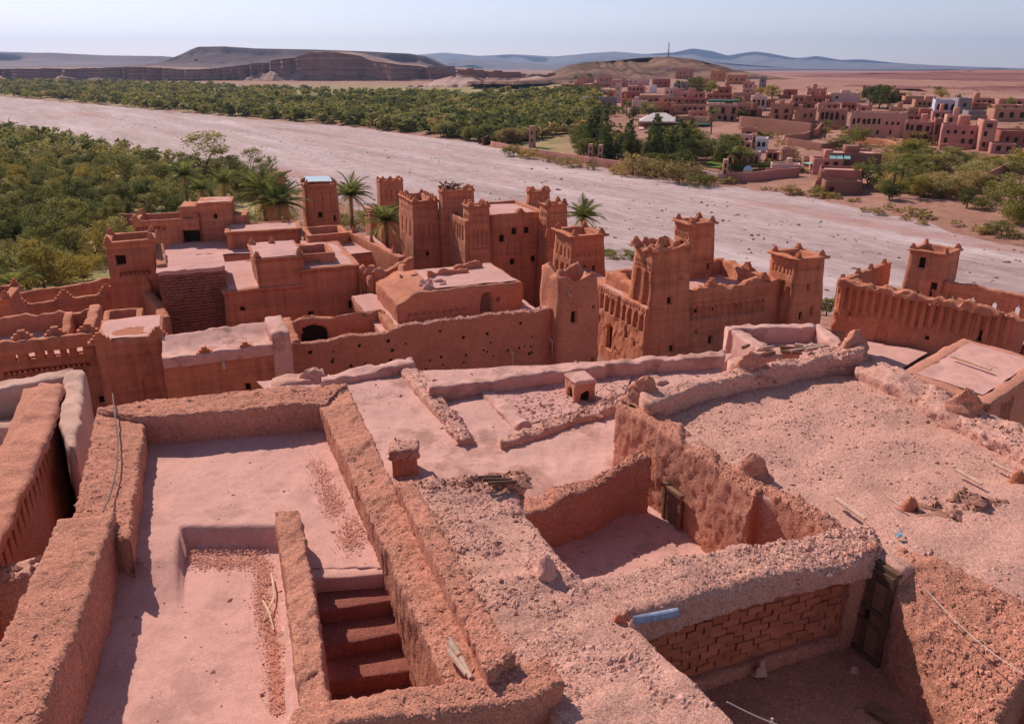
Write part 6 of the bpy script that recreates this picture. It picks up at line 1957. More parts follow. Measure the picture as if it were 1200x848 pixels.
for px, py, hp, leaf, lab in [(602, 183, 18, 'mid', 'round green bush on the far bank below the garden wall'), (621, 186, 16, 'yellow', 'yellow green bush right of the round green bush on the far bank'), (644, 190, 11, 'brush', 'dry bush on the far bank under the garden wall, leftmost of three'), (656, 192, 11, 'brush', 'dry bush on the far bank under the garden wall, middle of three'),
      (669, 196, 16, 'brush', 'largest dry bush on the far bank under the garden wall'), (694, 199, 10, 'brush', 'small dry bush below the pair of gate pillars'), (722, 204, 12, 'brush', 'dry tuft at the left of the big olive brown bushes'),
      (926, 227, 14, 'brush', 'grey green bush on the sandy track below the red brick house'), (958, 228, 14, 'mid', 'bush at the foot of the red brick house'), (975, 232, 9, 'brush', 'small tuft on the sand below the red brick house'),
      (1014, 249, 9, 'brush', 'small grey tuft on the sandy flat, left of a pair'), (1030, 252, 11, 'brush', 'grey tuft on the sandy flat, right of a pair'), (1060, 258, 8, 'brush', 'tiny tuft on the sandy flat by the river'), (1080, 264, 9, 'brush', 'low tuft at the river edge on the right'),
      (1150, 274, 9, 'brush', 'dry grass tuft beside the dark bush at the right'), (1174, 276, 22, 'dark', 'dark spiky bush on the sandy bank at the right'), (1196, 262, 50, 'mid', 'tall leaning tree at the right picture edge above the bank'), (1186, 240, 40, 'pale', 'pale green tree behind the leaning tree at the right edge')]:
    p = GT(px, py); tree('low' if hp < 30 else 'round', leaf, p, hpx(p, hp), lab, None, 'bush' if hp < 30 else 'tree', 1.5 if hp < 30 else 1.2, 'bush' if hp < 30 else 'tree')
for k in range(84):
    px = g.uniform(1040, 1215); t = g.random(); py = 186 + (px - 1040) * .05 + t * (38 + (px - 1040) * .20)
    if 1085 < px < 1130 and 205 < py < 222: continue
    if px > 1150 and 212 < py < 226: continue
    p = GT(px, py); tree('low' if k % 3 else 'round', ['mid', 'pale', 'brush', 'dark', 'yellow'][k % 5], p, hpx(p, g.uniform(16, 30)), ['olive green', 'dusty pale', 'brownish', 'dark green', 'yellow green'][k % 5] + ' shrub on the terraced slope below the pink houses', 'shrubs on the slope below the houses', 'shrub', g.uniform(1.2, 1.6), 'shrub')
for px, py, hp, kind, leaf, lab, wd in [(1018, 126, 26, 'round', 'conifer', 'dark pine among the roofs, left of three', 1.1), (1030, 127, 28, 'round', 'conifer', 'dark pine among the roofs, middle of three', 1.1), (1040, 128, 30, 'round', 'conifer', 'tallest dark pine among the roofs', 1.0),
      (815, 112, 22, 'round', 'mid', 'grey green tree on the slope below the red towers', 1.4), (832, 110, 16, 'round', 'mid', 'smaller grey tree right of the slope tree below the red towers', 1.3), (760, 138, 20, 'round', 'mid', 'round dark tree left of the cafe terraces', 1.5), (742, 140, 16, 'round', 'dark', 'dark tree left of the round tree by the tent roof', 1.4),
      (905, 116, 16, 'round', 'yellow', 'yellow green tree above the tan houses', 1.7), (890, 112, 10, 'round', 'yellow', 'small yellow green tree on the ridge of roofs', 1.6), (1122, 118, 8, 'round', 'dark', 'small round tree behind the white arched house', 1.2), (1184, 127, 14, 'round', 'mid', 'round tree above the tan terrace house at the right', 1.2), (1198, 132, 9, 'low', 'mid', 'bush at the right edge above the roofs', 1.6),
      (1000, 170, 30, 'low', 'mid', 'leafy tree beside the terrace wall above the awning restaurant', 1.0), (985, 174, 18, 'low', 'pale', 'pale bush left of the leafy tree by the terrace wall', 1.5), (896, 162, 11, 'low', 'mid', 'bush under the long retaining wall', 1.8), (1078, 168, 22, 'low', 'brush', 'dry tree in front of the salmon house corner', 1.2),
      (1016, 218, 40, 'low', 'mid', 'leafy shrub right of the red brick house', .8), (1042, 236, 26, 'round', 'conifer', 'very dark dense bush at the foot of the palm clump', 1.2), (905, 196, 10, 'low', 'dark', 'dark hedge in the garden beside the blue dome', 2.4), (890, 197, 9, 'low', 'dark', 'dark hedge left of the white pavilion', 2.4),
      (700, 108, 8, 'round', 'mid', 'small tree by the orange house', 1.4), (676, 96, 8, 'round', 'dark', 'dark tree behind the orange house', 1.4), (690, 94, 8, 'round', 'dark', 'dark tree on the hill foot', 1.4),
      (990, 204, 16, 'low', 'pale', 'pale bush in front of the awning restaurant', 1.3)]:
    p = GT(px, py); tree(kind, leaf, p, hpx(p, hp), lab, None, 'tree' if hp > 14 else 'bush', wd, 'tree' if hp > 14 else 'bush')
def fpalm(px, pc, pb, L, lab):
    p = GT(px, pb); c = PY(px, pc, p[1]); palm(px, pc, p[1], hpx(p, L), lab, None, 26, .2)
for a in [(835, 133, 158, 11, 'palm with twin trunks in front of the cafe terraces'), (969, 146, 162, 9, 'palm in front of the arcade house'), (1050, 200, 232, 14, 'shaggy palm rising from the dark bush clump'), (1060, 193, 226, 12, 'taller palm behind the shaggy palm clump'),
          (858, 180, 202, 15, 'palm on the garden lawn behind the ruined gate'), (874, 182, 200, 11, 'smaller palm left of the white pavilion'), (697, 124, 134, 7, 'palm in front of the white house by the minaret'), (735, 122, 136, 7, 'palm right of the minaret')]:
    fpalm(*a)

# dry scrub scattered over the terraced slope
q = [GT(g.uniform(890, 1200), g.uniform(140, 205)) for k in range(150)] + [GT(g.uniform(650, 1200), g.uniform(100, 140)) for k in range(110)] + [GT(a, np.interp(a, [560, 640, 740, 850, 1000, 1200], [166, 186, 204, 216, 240, 285]) - g.uniform(0, 5)) for a in g.uniform(560, 1200, 60)]
far_mass('dry_scrub', q, g.uniform(.7, 1.9, len(q)), 'low', LM['brush'], 50, 77, 1.7)

for k in range(34):
    px = g.uniform(664, 1190); py = g.uniform(106, 140) if k % 3 else g.uniform(140, 172)
    if 740 < px < 840 and py > 130: continue
    p = GT(px, py); tree('round' if k % 2 else 'low', ['dark', 'mid', 'yellow', 'dark'][k % 4], p, hpx(p, g.uniform(7, 14)), ['dark green', 'olive', 'yellow green', 'deep green'][k % 4] + ' tree growing between the village houses', 'trees between the village houses', 'village_tree', 1.3)
# ------------------------------------------------------------------ the new village across the river
VM = {
 'pink': adobe('pink_render', (.50, .215, .17), .15, 2, 9, .2, .03, .1, .85, 1.1),
 'salmon': adobe('salmon_render', (.53, .275, .205), .15, 2, 9, .2, .03, .1, .85, 1.1),
 'red': adobe('red_render', (.38, .13, .095), .15, 2, 9, .2, .03, .1, .85, 1.1),
 'tan': adobe('tan_render', (.43, .205, .14), .15, 2, 9, .2, .03, .1, .85, 1.1),
 'brown': adobe('brown_mud', (.28, .125, .09), .15, 2, 9, .3, .03, .15, .8, 1.2),
 'orange': adobe('orange_render', (.55, .22, .12), .15, 2, 9, .2, .03, .1, .85, 1.1),
 'pale': adobe('pale_render', (.61, .385, .335), .15, 2, 9, .2, .03, .1, .9, 1.08),
 'white': adobe('white_render', (.72, .62, .62), .15, 2, 9, .2, .03, .1, .9, 1.05),
 'lilac': adobe('lilac_render', (.58, .50, .60), .15, 2, 9, .2, .03, .1, .9, 1.05),
 'grey': adobe('grey_block', (.26, .20, .20), .15, 2, 9, .2, .03, .1, .85, 1.1)}
AWN = {'green': plain('green_awning', (.05, .13, .095), .8, .15, 2), 'teal': plain('teal_awning', (.28, .50, .44), .8, .1, 2), 'canvas': plain('canvas', (.68, .56, .52), .8, .08, 2)}

WIN = plain('shaded_window', (.055, .034, .028), .8)
def house(label, x0, x1, yt, yb, dep, th, mat, rows=(), cat='house', name='house', teeth=0, z0drop=3.0, Y=None, parapet=True, left=None, taper=0.0):
    """rows = [(n, height share of the sill, window w, window h, arch, first share, last share)]"""
    th = math.radians(th)
    A = GT(x0, yb) if Y is None else PY(x0, yb, Y)
    r, b = axes(th)
    z1 = zat(A[1], yt)
    A[2] = (A[2] + z1) / 2
    w = reach(A, r, x1)
    if not (0 < w < 120): w = hpx(A, x1 - x0)
    g0 = zat(A[1], yb)
    poly = orect(A, th, w, dep)
    t = thing(name, [*poly.mean(0), g0 - .5], label, cat)
    hh = z1 - g0; hol = []
    for (n, s, ww, wh, ar, f0, f1) in rows:
        for i in range(n):
            u = w * (f0 + (f1 - f0) * (i + .5 + random.uniform(-.08, .08)) / n)
            ww_ = min(ww * random.uniform(.8, 1.1), w * (f1 - f0) / n * .7)
            if n > 2 and not ar and random.random() < .16: continue
            za = g0 + hh * s + random.uniform(-.12, .12)
            if za + wh < z1 - .3: hol.append(H(0, u, ww_, za, za + wh, .35, ar))
    if left:
        for (n, s, ww, wh) in left:
            for i in range(n): hol.append(H(3, dep * (i + .5) / n, min(ww, dep / n * .6), g0 + hh * s, g0 + hh * s + wh, .35))
    block('walls', poly, g0 - z0drop, z1, VM[mat], t, res=2.5, taper=taper, holes=hol, amp=.05, nscale=2.0, seed=int(x0), panel=WIN, hollow=(.3, .6) if parapet else None, rnd=.08)
    if parapet: roofsheet(t, poly, z1 - .5, ins=.32, res=2.0, seed=int(x1))
    if parapet and w > 5 and dep > 4 and random.random() < .6:          # stair head or store room on the roof
        f = random.uniform(.1, .6); q = poly[0] + (poly[1] - poly[0]) * f + (poly[3] - poly[0]) * random.uniform(.3, .55)
        block('roof_room', orect(q, th, w * random.uniform(.18, .34), dep * .4), z1 - .7, z1 + random.uniform(1.2, 2.4), VM[mat], t, res=2.5, amp=.05)
    if parapet and w > 6 and random.random() < .35:                      # low yard wall before the front
        q0 = poly[0] - b[:2] * random.uniform(1.5, 3) - r[:2] * random.uniform(0, 2); q1 = q0 + r[:2] * w * random.uniform(.6, 1.1)
        cstrip('yard_wall', [q0, q1], .4, g0 + random.uniform(.8, 1.8), g0 - 2.5, VM[random.choice(['brown', 'tan', mat])], t, res=2.0, r=.08, amp=.05)
    if teeth: corners(t, poly, z1 - .05, .2, w=.7, h=.8, d=.5, mat=VM[mat]); 
    if teeth > 1: merlon_row(t, poly[0] + (poly[1] - poly[0]) * .12, poly[1] - (poly[1] - poly[0]) * .12, teeth, z1 - .05, w=.6, h=.6, d=.4, mat=VM[mat])
    return t, poly, g0, z1

HS = [
 ('long salmon house with a row of arched upper windows', 993, 1056, 131, 160, 10, -33, 'salmon', [(6, .52, .9, 1.7, True, .04, .62), (3, .52, .8, 1.0, True, .68, .98), (3, .14, .7, 1.2, False, .2, .95)], 2),
 ('two storey pink house with a shaded balcony, right of the salmon house', 1057, 1092, 142, 168, 10, -28, 'pink', [(2, .60, 1.0, 1.6, False, .04, .34), (1, .52, 2.6, 2.0, False, .38, .66), (1, .58, .9, 1.4, False, .74, .92), (4, .22, 1.3, 1.5, False, .02, .92)], 0),
 ('broad pink house with two rows of small square windows', 1100, 1145, 146, 174, 10, -24, 'pink', [(4, .62, .8, .9, False, .06, .94), (4, .24, .9, 1.3, False, .04, .96)], 0),
 ('tall pink block at the right end of the broad pink house', 1146, 1166, 141, 178, 9, -20, 'pink', [(1, .78, 1.6, 1.0, False, .2, .8), (1, .50, .9, 1.2, False, .1, .5), (2, .16, 1.0, 1.2, False, .1, .9)], 0),
 ('low pink outbuilding at the right edge below the tall pink block', 1160, 1190, 168, 181, 7, -20, 'pink', [(2, .3, 1.0, 1.3, False, .1, .9)], 0),
 ('red ochre house cut off by the right picture edge', 1170, 1230, 153, 172, 9, -14, 'red', [(4, .3, .9, 1.2, False, .05, .8)], 0),
 ('white and lilac house with three pale arched doorways', 1094, 1122, 117, 134, 9, -20, 'lilac', [(3, .30, 1.8, 2.2, True, .05, .95)], 2),
 ('lilac grey block behind the white arched house', 1120, 1138, 115, 136, 8, -20, 'grey', [(1, .5, 1.0, 1.2, False, .3, .7)], 0),
 ('low tan house left of the white arched house', 1063, 1092, 127, 140, 8, -20, 'tan', [(2, .3, 1.3, 1.4, False, .3, .8)], 0),
 ('tan terrace house with arched windows at the right edge', 1164, 1225, 128, 143, 9, -14, 'tan', [(4, .35, 1.3, 1.9, True, .05, .85)], 2),
 ('grey flat roofed block between the lilac house and the tan terrace', 1134, 1163, 130, 140, 8, -14, 'grey', [], 0),
 ('arcade house with four dark arches under a clay cornice', 957, 990, 128, 151, 9, -26, 'tan', [(4, .48, 1.6, 2.4, True, .06, .78), (1, .45, 1.1, 1.6, False, .86, .98)], 2),
 ('tan house with pale paired windows left of the arcade house', 901, 929, 122, 143, 9, -20, 'tan', [(2, .5, 1.6, 1.4, False, .1, .9), (2, .2, 1.2, 1.4, False, .1, .9)], 2),
 ('small tan annex between the paired window house and the arcade house', 930, 956, 128, 145, 8, -20, 'tan', [(3, .45, .9, 1.2, False, .08, .92)], 2),
 ('pale pink house front with three pointed arched windows', 880, 897, 113, 130, 8, -20, 'pale', [(3, .35, 1.5, 2.6, True, .05, .95)], 0),
 ('dark open shed below the pale arched house front', 872, 893, 128, 139, 7, -16, 'brown', [(1, .1, 4.5, 2.6, False, .3, .75)], 0),
 ('small red pink house above the yellow tree', 917, 934, 105, 115, 8, -20, 'red', [(1, .4, 1.2, 1.2, False, .2, .8)], 0),
 ('long blank pink wall house in front of the dark pines', 972, 1007, 109, 121, 8, -12, 'pale', [(1, .4, 1.2, 1.2, False, .15, .3)], 0),
 ('tan twin tower house on the skyline left of the pines', 1010, 1025, 102, 112, 7, -20, 'tan', [(2, .5, 1.0, 1.2, False, .1, .9)], 2),
 ('small mud house right of the dark pines', 1043, 1061, 109, 121, 7, -16, 'brown', [(1, .2, 1.8, 2.2, True, .5, .9)], 0),
 ('low row of mud rooms behind the pines', 1060, 1096, 113, 122, 7, -12, 'tan', [], 0),
 ('ruined mud house with broken towers left of the long blank wall', 945, 968, 104, 116, 7, -16, 'pink', [(2, .4, .9, 1.2, False, .1, .9)], 2),
 ('flat tan house above the cafe terraces', 788, 826, 123, 134, 8, -16, 'tan', [(4, .35, 1.2, 1.6, False, .3, .95)], 0),
 ('pink house half hidden left of the cafe terraces', 806, 828, 130, 142, 7, -16, 'pink', [(2, .3, 1.0, 1.5, False, .1, .9)], 0),
 ('pale pink square hotel block on the skyline', 779, 790, 80, 92, 14, -16, 'pale', [(2, .55, 1.5, 2.0, False, .1, .9), (2, .2, 1.5, 2.0, False, .1, .9)], 2),
 ('long crimson hotel wing right of the pale square block', 791, 812, 81, 93, 14, -14, 'pink', [(5, .5, 1.4, 1.8, False, .05, .95), (5, .15, 1.4, 1.8, False, .05, .95)], 2),
 ('red crenellated tower house on the ridge', 832, 849, 83, 96, 12, -20, 'orange', [(2, .5, 1.2, 1.6, False, .1, .9)], 2),
 ('second red tower house on the ridge, lower and longer', 851, 874, 88, 99, 12, -20, 'orange', [(3, .4, 1.2, 1.6, False, .05, .95)], 2),
 ('crimson cube house below the ridge towers', 840, 857, 102, 113, 9, -16, 'red', [(2, .4, 1.0, 1.3, False, .1, .9)], 2),
 ('white narrow house among the crimson roofs', 788, 795, 97, 106, 8, -16, 'white', [(1, .4, 1.0, 1.3, False, .2, .8)], 0),
 ('pale pink house with a dark side below the hotel', 778, 791, 103, 114, 9, -20, 'pale', [(2, .4, 1.0, 1.3, False, .1, .9)], 0),
 ('pink house right beside the pale pink house below the hotel', 791, 800, 104, 114, 9, -20, 'pink', [], 0),
 ('white cottage with a crimson roofline at the left of the hotel hill', 761, 768, 100, 109, 8, -16, 'white', [], 0),
 ('crimson house under the hotel block', 764, 784, 93, 103, 10, -16, 'red', [(3, .4, 1.2, 1.4, False, .1, .9)], 0),
 ('grey block house under the hotel wing', 797, 816, 96, 107, 9, -16, 'grey', [(3, .4, 1.2, 1.4, False, .1, .9)], 0),
 ('long low pink row above the round dark tree', 735, 755, 101, 109, 9, -14, 'pink', [(4, .4, 1.1, 1.4, False, .05, .95)], 0),
 ('pale upper row on the slope left of the hotel', 735, 760, 93, 100, 9, -14, 'pale', [(4, .4, 1.1, 1.4, False, .05, .95)], 0),
 ('red mud house right of the minaret', 728, 748, 108, 118, 8, -16, 'red', [(2, .3, 1.1, 1.4, False, .1, .9)], 0),
 ('tan house below the long pink row', 748, 776, 112, 122, 8, -16, 'tan', [(3, .3, 1.1, 1.4, False, .1, .9)], 0),
 ('pale house low on the slope behind the round dark tree', 740, 756, 118, 130, 8, -16, 'pale', [], 0),
 ('tan house stepping down right of the round dark tree', 766, 790, 120, 133, 8, -16, 'orange', [(2, .2, 1.8, 2.0, False, .5, .95)], 0),
 ('orange box house at the left end of the village', 657, 667, 99, 111, 8, -16, 'orange', [(2, .4, 1.0, 1.2, False, .1, .9)], 0),
 ('bright orange roof room behind the dark red house', 673, 682, 95, 104, 8, -16, 'orange', [], 0),
 ('dark red long house with a blank upper wall', 667, 692, 99, 108, 9, -16, 'red', [], 0),
 ('blue white low house below the dark red house', 668, 686, 107, 113, 7, -14, 'lilac', [(4, .3, 1.0, 1.2, False, .1, .9)], 0),
 ('white stepped house running down to the trees', 682, 699, 114, 126, 8, -16, 'white', [(3, .5, 1.0, 1.2, False, .1, .9)], 0),
 ('pale house with dark arches left of the minaret', 695, 712, 105, 113, 8, -16, 'pale', [(4, .25, 1.3, 1.6, True, .3, .98)], 0),
 ('red stepped house just left of the minaret', 711, 720, 106, 118, 8, -16, 'orange', [(1, .5, 1.0, 1.2, False, .2, .8)], 0),
 ('grey mud house shaded under the minaret', 701, 720, 114, 130, 8, -16, 'grey', [(2, .4, 1.0, 1.2, False, .1, .9)], 0),
 ('pink house on the slope above the arch house', 699, 716, 90, 98, 9, -16, 'pink', [(2, .4, 1.1, 1.4, False, .1, .9)], 0),
 ('tan long roof on the slope above the arch house', 694, 716, 97, 104, 9, -16, 'tan', [(3, .3, 1.1, 1.3, False, .1, .9)], 0),
 ('pink roofs at the foot of the red hill', 870, 884, 96, 106, 9, -16, 'pink', [(2, .4, 1.1, 1.4, False, .1, .9)], 0),
 ('grey tower house on the ridge right of the red towers', 889, 898, 90, 104, 9, -16, 'grey', [(1, .6, 1.2, 1.4, False, .2, .8)], 0),
 ('tan house below the ridge, left of the yellow tree', 858, 880, 109, 120, 8, -16, 'tan', [(2, .3, 1.1, 1.4, False, .1, .9)], 0),
 ('crimson row right of the white arched house', 1138, 1160, 121, 130, 8, -14, 'red', [(3, .3, 1.2, 1.4, False, .1, .9)], 0),
 ('small tan house at the right edge above the terrace', 1166, 1200, 123, 131, 8, -14, 'pink', [(2, .3, 1.1, 1.3, False, .1, .9)], 0),
 ('dark roofed house above the tan annex', 925, 955, 119, 129, 8, -18, 'brown', [(3, .3, 1.3, 1.4, False, .1, .9)], 0),
 ('low ochre house between the cafe and the pale arched house', 864, 880, 121, 134, 8, -16, 'tan', [(3, .3, 1.2, 1.5, False, .1, .9)], 0),
 ('brown house behind the paired window house, with a toothed roofline', 884, 908, 117, 127, 8, -16, 'red', [(4, .35, 1.1, 1.4, False, .1, .9)], 2),
 ('pink house front half hidden behind the arcade house', 958, 984, 121, 131, 8, -18, 'pink', [(3, .35, 1.1, 1.4, False, .1, .9)], 0),
 ('red house with a flat roof above the salmon house left end', 985, 1004, 120, 131, 8, -22, 'red', [(3, .35, 1.1, 1.4, False, .1, .9)], 0),
 ('tan house wedged between the salmon house and the balcony house', 1040, 1060, 127, 140, 8, -26, 'tan', [(2, .4, 1.1, 1.4, False, .1, .9)], 0),
 ('crimson roof house above the balcony house', 1060, 1090, 135, 145, 8, -22, 'red', [(3, .35, 1.1, 1.3, False, .1, .9)], 0),
 ('brown shaded alley house between the balcony house and the broad pink house', 1091, 1101, 139, 170, 8, -24, 'brown', [(1, .4, 1.2, 2.4, False, .2, .8)], 0),
 ('tan upper storey above the broad pink house', 1108, 1132, 135, 148, 8, -22, 'salmon', [(3, .35, 1.1, 1.4, False, .1, .9)], 0),
 ('pink upper house left of the grey flat roofed block', 1092, 1112, 131, 142, 8, -20, 'pink', [(2, .35, 1.1, 1.4, False, .1, .9)], 0),
 ('orange house on the ridge right of the long crimson wing', 814, 831, 93, 102, 9, -16, 'tan', [(3, .4, 1.1, 1.4, False, .1, .9)], 0),
 ('crimson terrace row under the crimson cube house', 828, 858, 110, 118, 8, -14, 'red', [(4, .3, 1.1, 1.4, False, .05, .95)], 0),
 ('pale long terrace under the grey block house', 798, 826, 108, 116, 8, -14, 'pink', [(4, .3, 1.1, 1.4, False, .05, .95)], 0),
 ('tan row stepping down behind the flat tan house', 776, 800, 114, 123, 8, -14, 'tan', [(4, .3, 1.1, 1.4, False, .05, .95)], 0),
 ('red row above the flat tan house at the middle of the slope', 800, 828, 115, 124, 8, -14, 'red', [(4, .3, 1.1, 1.4, False, .05, .95)], 0),
 ('brown mud house with a deep porch left of the flat tan house', 770, 788, 126, 138, 8, -14, 'brown', [(1, .1, 3.0, 2.6, False, .3, .8)], 0),
 ('orange row between the minaret and the grey tree', 728, 742, 116, 126, 8, -14, 'orange', [(2, .3, 1.1, 1.4, False, .1, .9)], 0),
 ('pink long house at the top of the left slope', 716, 735, 94, 103, 8, -14, 'pink', [(3, .3, 1.1, 1.4, False, .1, .9)], 0),
 ('red box house at the foot of the brown hill, left of the pink roofs', 676, 695, 91, 99, 8, -14, 'tan', [(2, .3, 1.1, 1.4, False, .1, .9)], 0),
 ('pale yellow wall house in front of the ridge foot', 870, 892, 104, 111, 7, -14, 'salmon', [(2, .3, 1.1, 1.2, False, .1, .9)], 0),
 ('long tan wall house right of the yellow tree', 928, 950, 112, 121, 7, -14, 'tan', [(3, .3, 1.1, 1.2, False, .1, .9)], 0),
 ('red brown house behind the long tan wall house', 950, 972, 112, 122, 7, -14, 'red', [(3, .3, 1.1, 1.2, False, .1, .9)], 2),
 ('mud house with a broken parapet at the far right skyline', 1140, 1166, 115, 124, 7, -14, 'tan', [(3, .3, 1.1, 1.2, False, .1, .9)], 0),
 ('pink house at the right edge of the skyline row', 1170, 1210, 116, 125, 7, -14, 'pink', [(4, .3, 1.1, 1.2, False, .1, .9)], 0),
 ('low tan house left of the lilac house on the back row', 1072, 1094, 117, 126, 7, -14, 'tan', [(3, .3, 1.1, 1.2, False, .1, .9)], 2),
 ('red ochre stable with dark doors below the tan annex', 926, 946, 144, 152, 5, -16, 'red', [(2, .1, 1.8, 1.6, False, .1, .9)], 0),
 ('stone shed on the terrace left of the arcade house', 944, 958, 146, 156, 5, -20, 'brown', [(1, .1, 1.8, 1.8, False, .2, .8)], 0),
 ('pale ruin with two arches on the slope under the retaining wall', 866, 880, 166, 180, 5, -16, 'salmon', [(2, .2, 1.3, 2.0, True, .05, .95)], 0),
 ('crumbling pink yard house left of the gate house', 897, 913, 178, 190, 5, -16, 'pink', [(2, .2, 1.2, 1.6, False, .1, .9)], 0),
 ('pink roof room above the salmon house', 1003, 1020, 124, 134, 6, -28, 'pink', [(1, .4, 1.1, 1.2, False, .2, .8)], 2),
]
for (lab, x0, x1, yt, yb, dep, th, mat, rows, teeth) in HS: house(lab, x0, x1, yt, yb, dep, th, mat, rows, teeth=teeth)
house('slender pale minaret rising among the leftmost houses', 720, 727, 98, 121, 3.2, -16, 'pale', [(1, .7, .8, 1.2, True, .2, .8), (1, .35, .6, 1.0, False, .2, .8)], 'minaret', 'minaret', teeth=1)

# cafe with green canopies on its terraces
t, poly, g0, z1 = house('cafe building of stacked terraces under a dark green canopy', 829, 864, 124, 143, 9, -14, 'tan', [(5, .5, 1.6, 2.4, False, .05, .95), (4, .1, 1.4, 2.0, True, .05, .95)], 'cafe', 'cafe')
z2 = zat(poly[0][1], 118.5)
block('canopy', inset(poly, -.3), z2 - .5, z2 + .3, AWN['green'], t, amp=.02, res=3)
for k in range(6):
    q = poly[0] + (poly[1] - poly[0]) * k / 5; mb = MB(); mb.box([q[0], q[1], (z1 + z2) / 2], (.25, .25, z2 - z1 + .3), 0); mb.build('post', VM['tan'], t)
mb = MB(); q = (poly[0] + poly[1]) / 2; d_ = poly[1] - poly[0]; mb.box([q[0], q[1], z1 + .5], (np.linalg.norm(d_), .15, .9), math.atan2(d_[1], d_[0])); mb.build('railing', VM['pale'], t)
# tent roofed restaurant
A = GT(748, 152); B = GT(832, 160)
z1 = zat(A[1], 142); zp = zat(A[1], 133)
t = thing('restaurant', [*((A + B) / 2)[:2], A[2]], 'open restaurant under a broad pale tent roof and a long green awning', 'restaurant')
r, b = axes(math.radians(-10)); w = reach(A, r, 796); w2 = reach(A, r, 832)
q = [A, A + r * w, A + r * w + b * 12, A + b * 12]; pk = (q[0] + q[2]) / 2
mesh_obj('tent_roof', [[*x[:2], z1] for x in q] + [[*(q[0] * .35 + q[1] * .65 + b * 6)[:2], zp], [*(q[0] * .65 + q[1] * .35 + b * 6)[:2], zp]] + [[*x[:2], z1 - .5] for x in q],
         [[0, 1, 4, 5], [1, 2, 4], [2, 3, 5, 4], [3, 0, 5], [0, 6, 7, 1], [1, 7, 8, 2], [2, 8, 9, 3], [3, 9, 6, 0]], AWN['canvas'], t, smooth=False)
for k in range(8):
    x = A + r * (w2 * k / 7); mb = MB(); mb.box([x[0], x[1], (z1 + A[2]) / 2], (.25, .25, z1 - A[2]), 0); mb.build('post', M['wood'], t)
block('green_awning', orect(A + r * w, math.radians(-10), w2 - w, 8), z1 - 1.4, z1 - .9, AWN['green'], t, amp=.03, res=3)
block('back_wall', orect(A + b * 10, math.radians(-10), w2, 1), A[2] - 2, z1 - .6, VM['brown'], t, amp=.03, res=3)
block('floor', orect(A - b * 2, math.radians(-10), w2, 12), A[2] - 4, A[2] + .4, VM['pale'], t, amp=.03, res=3)
for k in range(7):
    x = A + r * (w * .8 + (w2 - w * .8) * k / 6) - b * 1; mb = MB(); mb.box([x[0], x[1], A[2] + .85], (1.4, 1.2, .12), 0); mb.box([x[0], x[1], A[2] + .6], (.2, .2, .5), 0); mb.build('table', VM['white'], t)

# restaurant with teal awnings, and the houses by the track
t, poly, g0, z1 = house('flat brown restaurant with three teal awnings on its left', 968, 1032, 179, 203, 11, -12, 'brown', [], 'restaurant', 'restaurant')
r, b = axes(math.radians(-12)); L = np.linalg.norm(poly[1] - poly[0])
for k, f in enumerate((.02, .15, .29)):
    q = poly[0] + r[:2] * (L * f); n = -b[:2]
    v = [[*q, z1 - .5], [*(q + r[:2] * L * .115), z1 - .5], [*(q + r[:2] * L * .115 + n * 1.6), z1 - 1.2], [*(q + n * 1.6), z1 - 1.2]]
    v += [[x, y, z - .12] for x, y, z in v]
    mesh_obj('awning', v, [[0, 1, 2, 3], [7, 6, 5, 4], [0, 4, 5, 1], [1, 5, 6, 2], [2, 6, 7, 3], [3, 7, 4, 0]], AWN['teal'], t, smooth=False)
house('pink walled house front below the teal awnings', 952, 988, 186, 205, 6, -10, 'pink', [(2, .4, 1.2, 1.6, False, .3, .9)])
house('red brick house with sloping buttress walls beside the sandy track', 957, 1008, 198, 223, 8, -22, 'red', [], taper=1.2)
house('low mud yard in front of the red brick house', 966, 1010, 212, 229, 4, -8, 'brown', [(1, .2, 2.5, 1.2, False, .1, .3)])
house('ruined stone tower by the terraces above the white pavilion', 880, 886, 157, 177, 3, -16, 'salmon', [(1, .5, .8, 1.6, False, .2, .8)], 'tower', 'tower')
house('stepped pale ruin left of the stone tower', 862, 880, 158, 172, 5, -16, 'pale', [(2, .3, 1.0, 1.6, True, .1, .9)], 'ruin', 'ruin')
house('broken mud walls above the blue dome', 868, 886, 150, 164, 5, -16, 'tan', [(1, .3, 1.4, 1.4, False, .2, .8)], 'ruin', 'ruin')
house('white garden pavilion with dark arches', 876, 890, 178, 194, 5, -20, 'pale', [(2, .15, 1.5, 2.4, True, .05, .95)], 'pavilion', 'pavilion', left=[(1, .15, 1.5, 2.2)])
house('white blocky house behind the garden pavilion', 884, 899, 162, 178, 6, -20, 'white', [(2, .4, 1.2, 1.4, True, .1, .9)])
house('square pink gate house between pavilion and brick house', 914, 931, 174, 192, 5, -20, 'tan', [], 'gatehouse', 'gatehouse')
house('low shops with dark openings beside the gate house', 903, 938, 192, 203, 5, -16, 'pale', [(4, .15, 1.8, 1.8, False, .05, .95)], 'shop', 'shop')
house('flat mud shed in the dip below the arcade house', 940, 965, 186, 196, 5, -16, 'tan', [(1, .2, 2.4, 1.6, False, .3, .7)], 'shed', 'shed')
